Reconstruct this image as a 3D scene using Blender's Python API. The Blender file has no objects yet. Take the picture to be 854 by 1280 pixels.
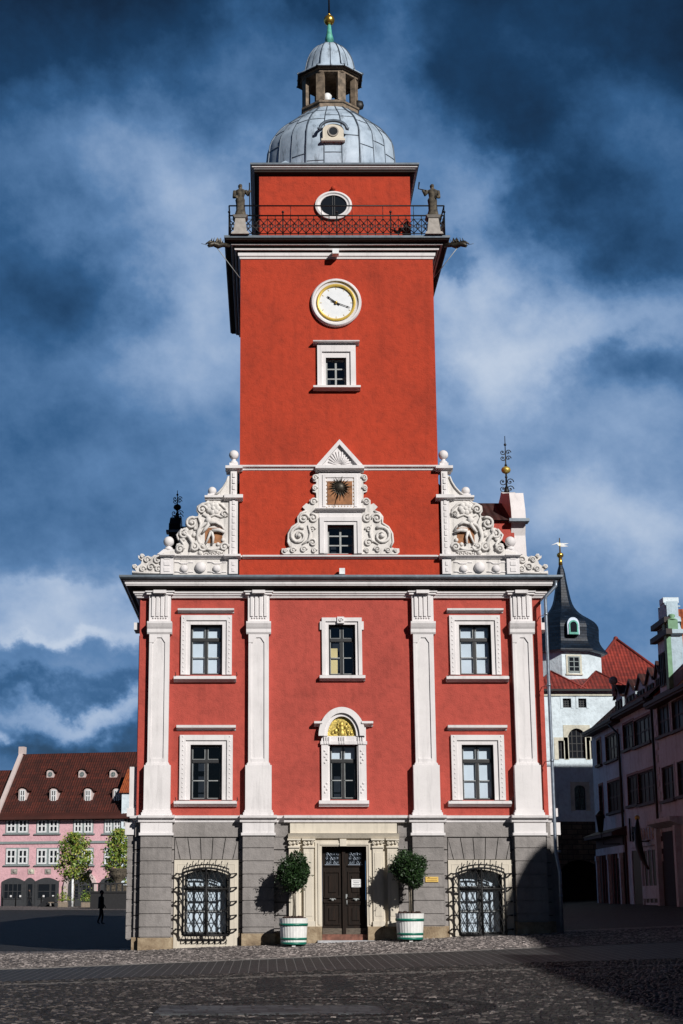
import bpy, math, random
from mathutils import Vector, Matrix
random.seed(7)
R = math.radians
sc = bpy.context.scene
COL = sc.collection
TH = math.atan(490/2024.0); FPX = 2024.0; PPX = 335.0; EYE = 1.7; DC = 50.0

# ------------------------------------------------------------ measuring
def ray(px, py):
    u = (px-PPX)/FPX; v = (640-py)/FPX
    return Vector((u, math.cos(TH)-v*math.sin(TH), math.sin(TH)+v*math.cos(TH)))
CAM = Vector((0, -DC, EYE))
def hit(px, py, P0, n):
    d = ray(px, py); t = (Vector(P0)-CAM).dot(n)/d.dot(n)
    return CAM+d*t
def F(px, py, Y=0.0):
    p = hit(px, py, (0, Y, 0), Vector((0, 1, 0)))
    return p.x, p.z
def FZ(py, Y=0.0): return F(0, py, Y)[1]
XC = 2.27; BXL=XC-6.27; BXR=XC+6.27

# ------------------------------------------------------------ mesh builder
class MB:
    def __init__(s, xf=None): s.v=[]; s.f=[]; s.uv=[]; s.sm=[]; s.xf=xf
    def _f(s, idx, uv=None, sm=False): s.f.append(tuple(idx)); s.uv.append(uv); s.sm.append(sm)
    def face(s, pts, uv=None, sm=False):
        b=len(s.v); s.v += [Vector(p) for p in pts]; s._f(range(b, b+len(pts)), uv, sm)
    def box(s, x0, x1, y0, y1, z0, z1):
        if x0>x1: x0,x1=x1,x0
        if y0>y1: y0,y1=y1,y0
        if z0>z1: z0,z1=z1,z0
        b=len(s.v)
        for z in (z0,z1):
            for (x,y) in ((x0,y0),(x1,y0),(x1,y1),(x0,y1)): s.v.append(Vector((x,y,z)))
        for q in ((0,3,2,1),(4,5,6,7),(0,1,5,4),(1,2,6,5),(2,3,7,6),(3,0,4,7)): s._f([b+i for i in q])
        return s
    def frustum(s, cx, cy, z0, z1, a0, b0, a1, b1):
        b=len(s.v)
        for z,a,c in ((z0,a0,b0),(z1,a1,b1)):
            for (x,y) in ((-a,-c),(a,-c),(a,c),(-a,c)): s.v.append(Vector((cx+x,cy+y,z)))
        for q in ((0,3,2,1),(4,5,6,7),(0,1,5,4),(1,2,6,5),(2,3,7,6),(3,0,4,7)): s._f([b+i for i in q])
    def prism(s, poly, y0, y1):           # poly in (x,z), extruded along y
        a=sum(poly[i][0]*poly[(i+1)%len(poly)][1]-poly[(i+1)%len(poly)][0]*poly[i][1] for i in range(len(poly)))
        if a<0: poly=poly[::-1]
        n=len(poly); b=len(s.v)
        for y in (y0,y1):
            for (x,z) in poly: s.v.append(Vector((x,y,z)))
        s._f([b+i for i in range(n)]); s._f([b+n+i for i in reversed(range(n))])
        for i in range(n):
            j=(i+1)%n; s._f([b+j,b+i,b+n+i,b+n+j])
    def prism_yz(s, poly, x0, x1):
        n=len(poly); b=len(s.v)
        a=sum(poly[i][0]*poly[(i+1)%n][1]-poly[(i+1)%n][0]*poly[i][1] for i in range(n))
        if a<0: poly=poly[::-1]
        if x0>x1: x0,x1=x1,x0
        for x in (x0,x1):
            for (y,z) in poly: s.v.append(Vector((x,y,z)))
        s._f([b+i for i in reversed(range(n))]); s._f([b+n+i for i in range(n)])
        for i in range(n):
            j=(i+1)%n; s._f([b+i,b+j,b+n+j,b+n+i])
    def sweep_rect(s, prof, x0, x1, y0, y1, cap=True):   # prof: (out, z) from bottom to top, mitred round a rectangle
        b=len(s.v)
        for (o,z) in prof:
            for (x,y) in ((x0-o,y0-o),(x1+o,y0-o),(x1+o,y1+o),(x0-o,y1+o)): s.v.append(Vector((x,y,z)))
        for k in range(len(prof)-1):
            for i in range(4):
                j=(i+1)%4; s._f([b+4*k+i,b+4*k+j,b+4*k+4+j,b+4*k+4+i])
        if cap:
            k=4*(len(prof)-1); s._f([b+k,b+k+1,b+k+2,b+k+3])
    def prof_x(s, prof, x0, x1, y0):      # prof (out,z) extruded along x, in front of y0
        poly=[(y0-o,z) for (o,z) in prof]+[(y0,prof[-1][1]),(y0,prof[0][1])]
        s.prism_yz(poly, x0, x1)
    def tube(s, pts, r, n=6, flat=None, cap=True, sm=True):
        pts=[Vector(p) for p in pts]; m=len(pts)
        rr=r if isinstance(r,(list,tuple)) else [r]*m
        b=len(s.v); prev=None
        for i,p in enumerate(pts):
            t=(pts[min(i+1,m-1)]-pts[max(i-1,0)])
            if t.length<1e-9: t=Vector((0,0,1))
            t.normalize()
            if prev is None:
                a=Vector((0,1,0)) if abs(t.y)<.9 else Vector((1,0,0))
                e1=(a-t*a.dot(t)).normalized()
            else:
                e1=(prev-t*prev.dot(t))
                if e1.length<1e-6: e1=Vector((1,0,0))
                e1.normalize()
            prev=e1; e2=t.cross(e1)
            for k in range(n):
                an=2*math.pi*k/n+math.pi/n; o=(e1*math.cos(an)+e2*math.sin(an))*rr[i]
                if flat: o.y*=flat
                s.v.append(p+o)
        for i in range(m-1):
            for k in range(n):
                j=(k+1)%n; s._f([b+i*n+k,b+i*n+j,b+(i+1)*n+j,b+(i+1)*n+k],None,sm)
        if cap:
            s._f([b+k for k in reversed(range(n))]); s._f([b+(m-1)*n+k for k in range(n)])
    def lathe(s, prof, cx, cy, n=24, ph=0.0, sx=1, sy=1, sm=True, cap=True):
        b=len(s.v)
        for (r,z) in prof:
            for k in range(n):
                a=2*math.pi*k/n+ph; s.v.append(Vector((cx+sx*r*math.cos(a), cy+sy*r*math.sin(a), z)))
        for i in range(len(prof)-1):
            for k in range(n):
                j=(k+1)%n; s._f([b+i*n+k,b+i*n+j,b+(i+1)*n+j,b+(i+1)*n+k],None,sm)
        if cap:
            s._f([b+k for k in reversed(range(n))]); s._f([b+(len(prof)-1)*n+k for k in range(n)])
    def sphere(s, c, r, n=14, sy=1, sz=1, sx=1):
        m=max(6,n//2+1)
        b=len(s.v)
        for i in range(m+1):
            a=math.pi*i/m
            for k in range(n):
                t=2*math.pi*k/n
                s.v.append(Vector((c[0]+sx*r*math.sin(a)*math.cos(t), c[1]+sy*r*math.sin(a)*math.sin(t), c[2]-sz*r*math.cos(a))))
        for i in range(m):
            for k in range(n):
                j=(k+1)%n; s._f([b+i*n+k,b+i*n+j,b+(i+1)*n+j,b+(i+1)*n+k],None,True)
    def volute(s, cx, cz, r, y, t=.05, turns=1.6, a0=0.0, d=1, flat=1.0):
        pts=[];rr=[];n=int(14*turns)
        for i in range(n+1):
            q=i/n; a=a0+d*2*math.pi*turns*q; rad=r*(1-.88*q)
            pts.append((cx+rad*math.cos(a), y-.02*q, cz+rad*math.sin(a))); rr.append(t*(1-.5*q))
        s.tube(pts, rr, 6, flat)
        s.sphere((cx,y-.02,cz), r*.2+t*.3, 8)
    def disc_xz(s, cx, cz, rx, rz, y0, y1, n=40):
        s.prism([(cx+rx*math.cos(2*math.pi*i/n), cz+rz*math.sin(2*math.pi*i/n)) for i in range(n)], y0, y1)
    def ring_xz(s, cx, cz, prof, n=48, sx=1, sz=1):     # prof: (radius, y)
        b=len(s.v)
        for (r,y) in prof:
            for k in range(n):
                a=2*math.pi*k/n; s.v.append(Vector((cx+sx*r*math.cos(a), y, cz+sz*r*math.sin(a))))
        for i in range(len(prof)-1):
            for k in range(n):
                j=(k+1)%n; s._f([b+i*n+k,b+(i+1)*n+k,b+(i+1)*n+j,b+i*n+j],None,False)
    def build(s, name, mat, parent=None, origin=None, **tags):
        if parent is not None:
            r=parent
            while r.parent: r=r.parent
            o0=Vector(r.location)
        else: o0=Vector(origin) if origin else Vector((0,0,0))
        vs=s.v if s.xf is None else [s.xf(v) for v in s.v]
        me=bpy.data.meshes.new(name); me.from_pydata([tuple(v-o0) for v in vs],[],s.f)
        if any(u is not None for u in s.uv):
            uvl=me.uv_layers.new(name='UVMap'); li=0; flat=[]
            for f,u in zip(s.f,s.uv):
                for k in range(len(f)): flat += list(u[k]) if u is not None else [0.0,0.0]
            uvl.data.foreach_set('uv', flat)
        me.polygons.foreach_set('use_smooth', s.sm)
        me.materials.append(mat); me.validate(); me.update()
        ob=bpy.data.objects.new(name, me); COL.objects.link(ob)
        if parent is not None: ob.parent=parent
        else: ob.location=o0
        tag(ob, **tags)
        return ob
def split_build(m, name, mat, parent, key):
    """ one object per key(centre of each face's loose piece) """
    par=list(range(len(m.v)))
    def fd(i):
        while par[i]!=i: par[i]=par[par[i]]; i=par[i]
        return i
    for f in m.f:
        r=fd(f[0])
        for k in f[1:]: par[fd(k)]=r
    cen={}
    for i,v in enumerate(m.v): c=cen.setdefault(fd(i),[Vector((0,0,0)),0]); c[0]+=v; c[1]+=1
    ky={r:key(c[0]/c[1]) for r,c in cen.items()}
    out=[]
    for kk in sorted(set(ky.values())):
        q=MB(m.xf); mp={}
        for f,u,sm in zip(m.f,m.uv,m.sm):
            if ky[fd(f[0])]!=kk: continue
            idx=[]
            for i in f:
                if i not in mp: mp[i]=len(q.v); q.v.append(m.v[i])
                idx.append(mp[i])
            q._f(idx,u,sm)
        out.append(q.build(name,mat,parent))
    return out
def tag(o, label=None, cat=None, group=None, kind=None):
    if label: o['label']=label
    if cat: o['category']=cat
    if group: o['group']=group
    if kind: o['kind']=kind
    return o
def empty(name, loc, label, cat, group=None):
    o=bpy.data.objects.new(name,None); COL.objects.link(o); o.location=loc; o.empty_display_size=.3
    return tag(o,label,cat,group)
def copy_tree(o, parent=None):
    c=o.copy(); COL.objects.link(c)
    if parent is not None: c.parent=parent
    for ch in list(o.children): copy_tree(ch,c)
    return c

# ------------------------------------------------------------ materials
class NT:
    def __init__(s, name):
        s.m=bpy.data.materials.new(name); s.m.use_nodes=True; s.t=s.m.node_tree; s.n=s.t.nodes; s.l=s.t.links
        s.p=s.n['Principled BSDF']; s._tc=None
    def tc(s, w='Object'):
        if s._tc is None: s._tc=s.n.new('ShaderNodeTexCoord')
        return s._tc.outputs[w]
    def math(s, op, a, b=None, c=None, clamp=False):
        n=s.n.new('ShaderNodeMath'); n.operation=op; n.use_clamp=clamp
        for i,x in enumerate((a,b,c)):
            if x is None: continue
            if isinstance(x,(int,float)): n.inputs[i].default_value=x
            else: s.l.new(x,n.inputs[i])
        return n.outputs[0]
    def noise(s, scale, detail=4, rough=.55, vec=None, dist=0):
        n=s.n.new('ShaderNodeTexNoise'); n.inputs['Scale'].default_value=scale; n.inputs['Detail'].default_value=detail
        n.inputs['Roughness'].default_value=rough; n.inputs['Distortion'].default_value=dist
        s.l.new(vec if vec is not None else s.tc(), n.inputs['Vector']); return n.outputs['Fac']
    def mapping(s, sc_=(1,1,1), loc=(0,0,0), rot=(0,0,0), vec=None):
        n=s.n.new('ShaderNodeMapping'); n.inputs['Scale'].default_value=sc_; n.inputs['Location'].default_value=loc; n.inputs['Rotation'].default_value=rot
        s.l.new(vec if vec is not None else s.tc(), n.inputs['Vector']); return n.outputs[0]
    def ramp(s, fac, stops, interp='LINEAR'):
        n=s.n.new('ShaderNodeValToRGB'); r=n.color_ramp; r.interpolation=interp
        while len(r.elements)<len(stops): r.elements.new(.5)
        for e,(p,c) in zip(r.elements,stops):
            e.position=p; e.color=(c,c,c,1) if isinstance(c,(int,float)) else (*c,1)
        s.l.new(fac,n.inputs[0]); return n.outputs[0]
    def mix(s, fac, a, b, mode='MIX'):
        n=s.n.new('ShaderNodeMix'); n.data_type='RGBA'; n.blend_type=mode
        for k,x in ((0,fac),(6,a),(7,b)):
            if isinstance(x,(int,float)): n.inputs[k].default_value=x
            elif isinstance(x,(tuple,list)): n.inputs[k].default_value=(*x[:3],1)
            else: s.l.new(x,n.inputs[k])
        return n.outputs[2]
    def col(s,c):
        if isinstance(c,(tuple,list)): s.p.inputs['Base Color'].default_value=(*c[:3],1)
        else: s.l.new(c,s.p.inputs['Base Color'])
    def bump(s,h,strength=.3,dist=.02,prev=None):
        n=s.n.new('ShaderNodeBump'); n.inputs['Strength'].default_value=strength; n.inputs['Distance'].default_value=dist
        s.l.new(h,n.inputs['Height']); s.l.new(n.outputs[0],s.p.inputs['Normal']); return n
    def set(s,**k):
        for a,b in k.items():
            i=s.p.inputs[a.replace('_',' ')]
            if hasattr(b,'links'): s.l.new(b,i)
            else: i.default_value=b
        return s
def plain(name, c, rough=.6, metal=0.0, var=.12, scale=6, bump=.15, bscale=30, bdist=.01, coat=0):
    N=NT(name); n1=N.noise(scale,5)
    d=tuple(x*(1-var*2) for x in c); u=tuple(min(1,x*(1+var)) for x in c)
    N.col(N.ramp(n1,[(.3,d),(.7,u)])); N.set(Roughness=rough,Metallic=metal)
    if coat: N.set(**{'Coat_Weight':coat})
    if bump: N.bump(N.noise(bscale,4),bump,bdist)
    return N.m
def stucco(name, c, stain=.5, streak=True):
    N=NT(name)
    big=N.noise(.55,6,.6); mid=N.noise(4,5,.6); fine=N.noise(28,4,.6)
    d=tuple(x*.80 for x in c); u=tuple(min(1,x*1.10) for x in c)
    a=N.ramp(big,[(.3,d),(.5,c),(.72,u)])
    m=N.ramp(mid,[(.25,.78),(.5,1.0),(.8,1.10)])
    a=N.mix(1.0,a,m,'MULTIPLY')
    if streak:
        st=N.noise(1.0,6,.65,N.mapping((2.6,2.6,.22)))
        a=N.mix(1.0,a,N.ramp(st,[(.36,1-.35*stain),(.5,1.0)]),'MULTIPLY')
        sp=N.noise(2.2,8,.75,N.mapping((1,1,1),(5,3,9)))
        a=N.mix(1.0,a,N.ramp(sp,[(.30,1-.5*stain),(.36,1.0)]),'MULTIPLY')
    N.col(a); N.set(Roughness=.88)
    h=N.math('ADD',N.math('MULTIPLY',mid,1.2),N.math('MULTIPLY',fine,.5))
    N.bump(h,.8,.035)
    return N.m
def painted_stone(name,c,dirt=.35):
    N=NT(name)
    a=N.ramp(N.noise(1.3,6,.62),[(.3,tuple(x*.88 for x in c)),(.6,c)])
    g=N.noise(9,6,.7)
    a=N.mix(1.0,a,N.ramp(g,[(.24,1-dirt),(.36,1.0)]),'MULTIPLY')
    st=N.noise(1.4,6,.7,N.mapping((4,4,.35)))
    a=N.mix(1.0,a,N.ramp(st,[(.36,1-dirt*.6),(.48,1.0)]),'MULTIPLY')
    N.col(a); N.set(Roughness=.75); N.bump(N.noise(22,5,.6),.3,.012); return N.m
def tiles(name, c1, c2, tu=.24, tv=.34, mort=.35):
    N=NT(name); uv=N.tc('UV')
    sep=N.n.new('ShaderNodeSeparateXYZ'); N.l.new(uv,sep.inputs[0])
    u=N.math('DIVIDE',sep.outputs[0],tu); v=N.math('DIVIDE',sep.outputs[1],tv)
    fu=N.math('FRACT',u); fv=N.math('FRACT',v)
    su=N.math('MULTIPLY_ADD',N.math('COSINE',N.math('MULTIPLY',fu,6.283)),.5,.5)
    h=N.math('ADD',N.math('MULTIPLY',su,.55),N.math('SUBTRACT',1.0,fv))
    cb=N.n.new('ShaderNodeCombineXYZ'); N.l.new(N.math('FLOOR',u),cb.inputs[0]); N.l.new(N.math('FLOOR',v),cb.inputs[1])
    wn=N.n.new('ShaderNodeTexWhiteNoise'); wn.noise_dimensions='2D'; N.l.new(cb.outputs[0],wn.inputs['Vector'])
    a=N.mix(wn.outputs['Value'],c1,c2)
    a=N.mix(1.0,a,N.ramp(N.noise(.6,5),[(.3,.65),(.65,1.1)]),'MULTIPLY')
    joint=N.math('GREATER_THAN',fv,.93); jj=N.math('LESS_THAN',su,.05)
    a=N.mix(N.math('MULTIPLY',N.math('MAXIMUM',joint,jj),mort+.25),a,(.02,.008,.006))
    N.col(a); N.set(Roughness=.72); N.bump(h,1.0,.07); return N.m

M={}
M['red_tower']=stucco('red tower render',(.43,.040,.012),.35)
M['red_body']=stucco('red body render',(.43,.068,.048),.3)
M['white']=painted_stone('white painted stone',(.76,.73,.73),.22)
M['white_relief']=painted_stone('weathered white relief',(.72,.69,.66),.5)
M['grey']=stucco('grey ashlar render',(.27,.25,.24),.5)
M['grey_back']=plain('joint shadow render',(.10,.092,.088),.9)
M['cream']=painted_stone('cream sandstone frame',(.66,.60,.50),.25)
N=NT('ochre sandstone plinth'); N.col(N.ramp(N.noise(2.3,8,.7),[(.25,(.07,.05,.035)),(.45,(.26,.19,.12)),(.7,(.46,.37,.25))])); N.set(Roughness=.9); N.bump(N.noise(9,6,.7),.8,.04); M['sand']=N.m
M['iron']=plain('black wrought iron',(.012,.012,.013),.5,.4,.1)
M['darkwood']=plain('dark window timber',(.022,.023,.025),.45,0,.1)
M['palebar']=plain('pale grey glazing bar',(.34,.36,.36),.5)
M['white_bar']=plain('white window timber',(.82,.84,.85),.5)
M['gold']=plain('gilded metal',(.75,.48,.10),.28,.9,.08)
M['goldrelief']=plain('gilded relief',(.62,.47,.12),.4,.55,.25,12,.5,40,.02)
M['giltpaint']=plain('gilt paint',(.72,.50,.10),.4,.25,.08)
M['patina']=plain('green copper patina',(.10,.42,.33),.6,0,.2)
M['soffit']=plain('dark timber soffit',(.022,.014,.011),.9)  # cornice underside shade put into the colour, also between the bands
M['zincedge']=plain('zinc gutter',(.20,.24,.28),.4,.5)
M['pipe']=plain('zinc downpipe',(.30,.35,.42),.38,.6,.15)
M['lantern']=plain('weathered oak',(.23,.175,.125),.75,0,.35,5,.5,20)
M['terracotta']=plain('ochre panel',(.34,.15,.065),.8,0,.25)
M['dial']=plain('white enamel dial',(.80,.82,.84),.35,0,.03)
M['bronze']=plain('dark weathered bronze',(.07,.06,.045),.45,.5,.4,12,.4,30)
M['statue_stone']=plain('weathered statue stone',(.085,.07,.05),.85,0,.7,7,.6,25)
M['greenband']=plain('green painted hoop',(.01,.16,.11),.4)
M['tub']=plain('white painted staves',(.78,.78,.76),.5,0,.06,8,.2,15)
M['soil']=plain('dark potting soil',(.05,.025,.02),.95,0,.5,20,.8,30,.03)
M['trunk']=plain('grey bark',(.20,.17,.13),.9,0,.3,10,.6,30)
M['paper']=plain('white paper',(.8,.8,.8),.6,0,.02,bump=0)
M['ink']=plain('grey ink',(.12,.13,.14),.6,bump=0)
M['yellow']=plain('yellow enamel plate',(.75,.50,.12),.5,0,.05)
M['lettering']=plain('brown lettering',(.30,.16,.03),.5,bump=0)
M['slate']=None
M['redstep']=plain('reddish stone step',(.20,.085,.06),.85,0,.3)
M['palestep']=plain('pale stone threshold',(.45,.45,.47),.8)
M['blind']=plain('pale blind behind glass',(.80,.87,.92),.8,0,.05,2,.0)
M['curtain_warm']=plain('warm cream curtain',(.85,.68,.32),.8,0,.1,2,.0)  # warm patches painted as the reflection of a sunlit building
M['dark_room']=plain('dark room behind glass',(.012,.017,.026),.9,0,.2)  # bluish tint paints in the sky reflection, dark tone the unlit room
N=NT('carved dark oak'); g=N.noise(3,6,.6,N.mapping((9,9,.8))); N.col(N.ramp(g,[(.3,(.004,.003,.002)),(.7,(.020,.010,.006))])); N.set(Roughness=.6); N.p.inputs['Specular IOR Level'].default_value=.2; N.bump(g,.4,.01); M['oak']=N.m
N=NT('worn oak kickboard'); g=N.noise(4,6,.7,N.mapping((2,9,9))); N.col(N.ramp(g,[(.3,(.05,.04,.03)),(.7,(.17,.14,.11))])); N.set(Roughness=.8); M['kick']=N.m
def glassm(name, tint=(.92,.96,1.0), refl=.12):
    N=NT(name); n=N.n; l=N.l
    tr=n.new('ShaderNodeBsdfTransparent'); tr.inputs[0].default_value=(*tint,1)
    gl=n.new('ShaderNodeBsdfGlossy'); gl.inputs['Roughness'].default_value=.03
    fr=n.new('ShaderNodeLayerWeight'); fr.inputs[0].default_value=.5
    ad=N.math('MULTIPLY_ADD',N.math('POWER',fr.outputs['Facing'],4.0),.8,refl,clamp=True)
    bp=n.new('ShaderNodeBump'); bp.inputs['Strength'].default_value=.12; bp.inputs['Distance'].default_value=.02
    l.new(N.noise(1.6,2),bp.inputs['Height']); l.new(bp.outputs[0],gl.inputs['Normal'])
    mx=n.new('ShaderNodeMixShader'); l.new(ad,mx.inputs[0]); l.new(tr.outputs[0],mx.inputs[1]); l.new(gl.outputs[0],mx.inputs[2])
    l.new(mx.outputs[0],n['Material Output'].inputs[0]); return N.m
M['glass']=glassm('window glass')
N=NT('dull window glass'); N.col((.012,.015,.02)); N.set(Roughness=.08); N.p.inputs['Specular IOR Level'].default_value=.6; M['farglass']=N.m
N=NT('shaded old window glass'); N.col((.006,.007,.009)); N.set(Roughness=.4); N.p.inputs['Specular IOR Level'].default_value=.04; M['shadeglass']=N.m  # darker, duller copy of the glass with the street shade put in
# zinc sheet of the domes
N=NT('seamed zinc sheet'); a=N.ramp(N.noise(1.1,6,.62),[(.3,(.24,.31,.39)),(.5,(.39,.48,.58)),(.75,(.55,.65,.76))])
st=N.noise(2.0,6,.7,N.mapping((2.5,2.5,.5),(3,1,0))); a=N.mix(1.0,a,N.ramp(st,[(.33,.45),(.47,1.0)]),'MULTIPLY')
N.col(a); N.set(Roughness=.62,Metallic=.0); N.bump(N.noise(3,3),.25,.04); M['zinc']=N.m
M['seam']=plain('standing seam',(.10,.13,.17),.45,.3)
# slate
N=NT('dark slate'); uv=N.tc('UV'); b=N.n.new('ShaderNodeTexBrick'); N.l.new(uv,b.inputs[0]); b.inputs['Scale'].default_value=1; b.inputs['Brick Width'].default_value=.32; b.inputs['Row Height'].default_value=.2; b.inputs['Mortar Size'].default_value=.012
b.inputs['Color1'].default_value=(.003,.009,.020,1); b.inputs['Color2'].default_value=(.008,.018,.036,1); b.inputs['Mortar'].default_value=(.004,.005,.008,1)
N.col(N.mix(1.0,b.outputs['Color'],N.ramp(N.noise(1.2,5),[(.3,.6),(.7,1.4)]),'MULTIPLY')); N.set(Roughness=.5); N.p.inputs['Specular IOR Level'].default_value=.25; N.bump(b.outputs['Fac'],.5,-.02); M['slate']=N.m
M['tile_red']=tiles('bright red pantiles',(.34,.045,.03),(.20,.028,.022),.26,.36)
M['tile_brown']=tiles('brown red plain tiles',(.105,.019,.010),(.05,.011,.007),.30,.52,.75)
M['tile_orange']=tiles('orange red pantiles',(.42,.10,.025),(.27,.055,.018),.24,.34)
M['tile_dark']=tiles('dark glazed pantiles',(.07,.018,.015),(.035,.012,.011),.24,.34)
M['pink']=stucco('pink render',(.74,.44,.48),.2,False)
M['pinkwhite']=painted_stone('pale pink coping',(.62,.52,.50),.2)
M['greyband']=plain('grey green band',(.26,.31,.31),.8)
M['shopgrey']=plain('dark grey shopfront paint',(.05,.053,.058),.6)
M['terrace']=plain('dark weathered terrace stone',(.02,.02,.022),.9)  # shade over the terrace put into the colour
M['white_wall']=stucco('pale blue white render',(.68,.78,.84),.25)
M['ochretrim']=stucco('faded ochre quoins',(.62,.60,.50),.5)
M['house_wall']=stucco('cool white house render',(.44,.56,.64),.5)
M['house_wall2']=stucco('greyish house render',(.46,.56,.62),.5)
M['house_trim']=plain('dark stained trim',(.03,.022,.022),.7)
M['redframe']=plain('dull red window frame',(.16,.055,.045),.7)
M['greentrim']=plain('mint green pilaster paint',(.17,.33,.20),.7)
M['canopy']=plain('dark brown shop canopy',(.04,.02,.018),.7)
N=NT('rough stone blocks'); b=N.n.new('ShaderNodeTexBrick'); N.l.new(N.mapping((1,1,1),rot=(R(90),0,0)),b.inputs[0]); b.inputs['Scale'].default_value=1; b.inputs['Brick Width'].default_value=.7; b.inputs['Row Height'].default_value=.33; b.inputs['Mortar Size'].default_value=.03
b.inputs['Color1'].default_value=(.16,.12,.08,1); b.inputs['Color2'].default_value=(.08,.06,.045,1); b.inputs['Mortar'].default_value=(.03,.025,.02,1)
N.col(N.mix(1.0,b.outputs['Color'],N.ramp(N.noise(3,6),[(.3,.5),(.7,1.3)]),'MULTIPLY')); N.set(Roughness=.9); N.bump(N.noise(4,6,.7),.8,.08); M['rubble']=N.m
def leafm(name,c1,c2,c3):
    N=NT(name); g=N.n.new('ShaderNodeNewGeometry')
    N.col(N.ramp(g.outputs['Random Per Island'],[(0,c1),(.5,c2),(1,c3)])); N.set(Roughness=.5); return N.m
M['laurel']=leafm('glossy laurel leaves',(.006,.020,.005),(.014,.042,.009),(.035,.08,.02))
M['maple']=leafm('young maple leaves',(.08,.16,.025),(.18,.28,.045),(.42,.38,.08))
M['coat']=plain('dark coat cloth',(.012,.013,.016),.9)
M['skin']=plain('skin',(.35,.2,.15),.6,bump=0)
M['jeans']=plain('dark trousers',(.015,.018,.026),.9)
M['concrete']=plain('pale stone',(.36,.33,.30),.85)
M['woodpale']=plain('weathered bench wood',(.25,.20,.15),.8)

# cobbles
def cobble(name, scale, c_lo, c_hi, joint, kind='vor', extra=None, bw=.2, rh=.12, rot=0, jm=.02):
    N=NT(name)
    wv=N.noise(.5,3); 
    sep=N.n.new('ShaderNodeSeparateXYZ'); N.l.new(N.tc(),sep.inputs[0])
    wig=N.math('MULTIPLY',N.math('SUBTRACT',wv,.5),.9)
    cb=N.n.new('ShaderNodeCombineXYZ'); N.l.new(N.math('ADD',sep.outputs[0],wig),cb.inputs[0]); N.l.new(N.math('ADD',sep.outputs[1],wig),cb.inputs[1])
    vec=cb.outputs[0]
    if kind=='vor':
        v=N.n.new('ShaderNodeTexVoronoi'); v.feature='F1'; v.inputs['Scale'].default_value=scale; v.inputs['Randomness'].default_value=.75; N.l.new(vec,v.inputs['Vector'])
        e=N.n.new('ShaderNodeTexVoronoi'); e.feature='DISTANCE_TO_EDGE'; e.inputs['Scale'].default_value=scale; e.inputs['Randomness'].default_value=.75; N.l.new(vec,e.inputs['Vector'])
        rnd=N.n.new('ShaderNodeSeparateColor'); N.l.new(v.outputs['Color'],rnd.inputs[0]); rv=rnd.outputs[0]
        jf=N.ramp(e.outputs['Distance'],[(.03,1.0),(.11,0.0)]); hh=N.ramp(e.outputs['Distance'],[(0,0.0),(.12,.7),(.3,1.0)])
        base=N.mix(rv,c_lo,c_hi)
    else:
        b=N.n.new('ShaderNodeTexBrick'); N.l.new(N.mapping((1,1,1),rot=(0,0,rot),vec=vec if kind!='brick_straight' else N.tc()),b.inputs[0]); b.inputs['Scale'].default_value=1
        b.inputs['Brick Width'].default_value=bw; b.inputs['Row Height'].default_value=rh; b.inputs['Mortar Size'].default_value=jm; b.offset=.5 if kind=='brick' else 0.0
        b.inputs['Color1'].default_value=(*c_lo,1); b.inputs['Color2'].default_value=(*c_hi,1); b.inputs['Mortar'].default_value=(*joint,1); b.inputs['Bias'].default_value=0
        base=b.outputs['Color']; jf=b.outputs['Fac']; hh=N.math('SUBTRACT',1.0,jf)
    base=N.mix(1.0,base,N.ramp(N.noise(.35,5,.6),[(.3,.6),(.7,1.25)]),'MULTIPLY')
    base=N.mix(1.0,base,N.ramp(N.noise(14,4,.7),[(.3,.7),(.7,1.3)]),'MULTIPLY')
    if extra: base=extra(N,base,sep)
    base=N.mix(jf,base,joint)
    N.col(base); N.set(Roughness=.7)
    N.bump(N.math('ADD',hh,N.math('MULTIPLY',N.noise(25,3),.35)),1.0,.035)
    return N.m
RINGX, RINGY = .86, -23.6
def stonemat(name,stops,extra=None,rough=.62):
    N=NT(name); g=N.n.new('ShaderNodeNewGeometry'); base=N.ramp(g.outputs['Random Per Island'],stops)
    base=N.mix(1.0,base,N.ramp(N.noise(.4,5,.6),[(.3,.65),(.7,1.25)]),'MULTIPLY')
    base=N.mix(1.0,base,N.ramp(N.noise(30,4,.7),[(.3,.7),(.7,1.3)]),'MULTIPLY')
    if extra:
        sep=N.n.new('ShaderNodeSeparateXYZ'); N.l.new(N.tc(),sep.inputs[0]); base=extra(N,base,sep)
    N.col(base); N.set(Roughness=rough); N.bump(N.noise(40,4,.7),.6,.01); return N.m
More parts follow.
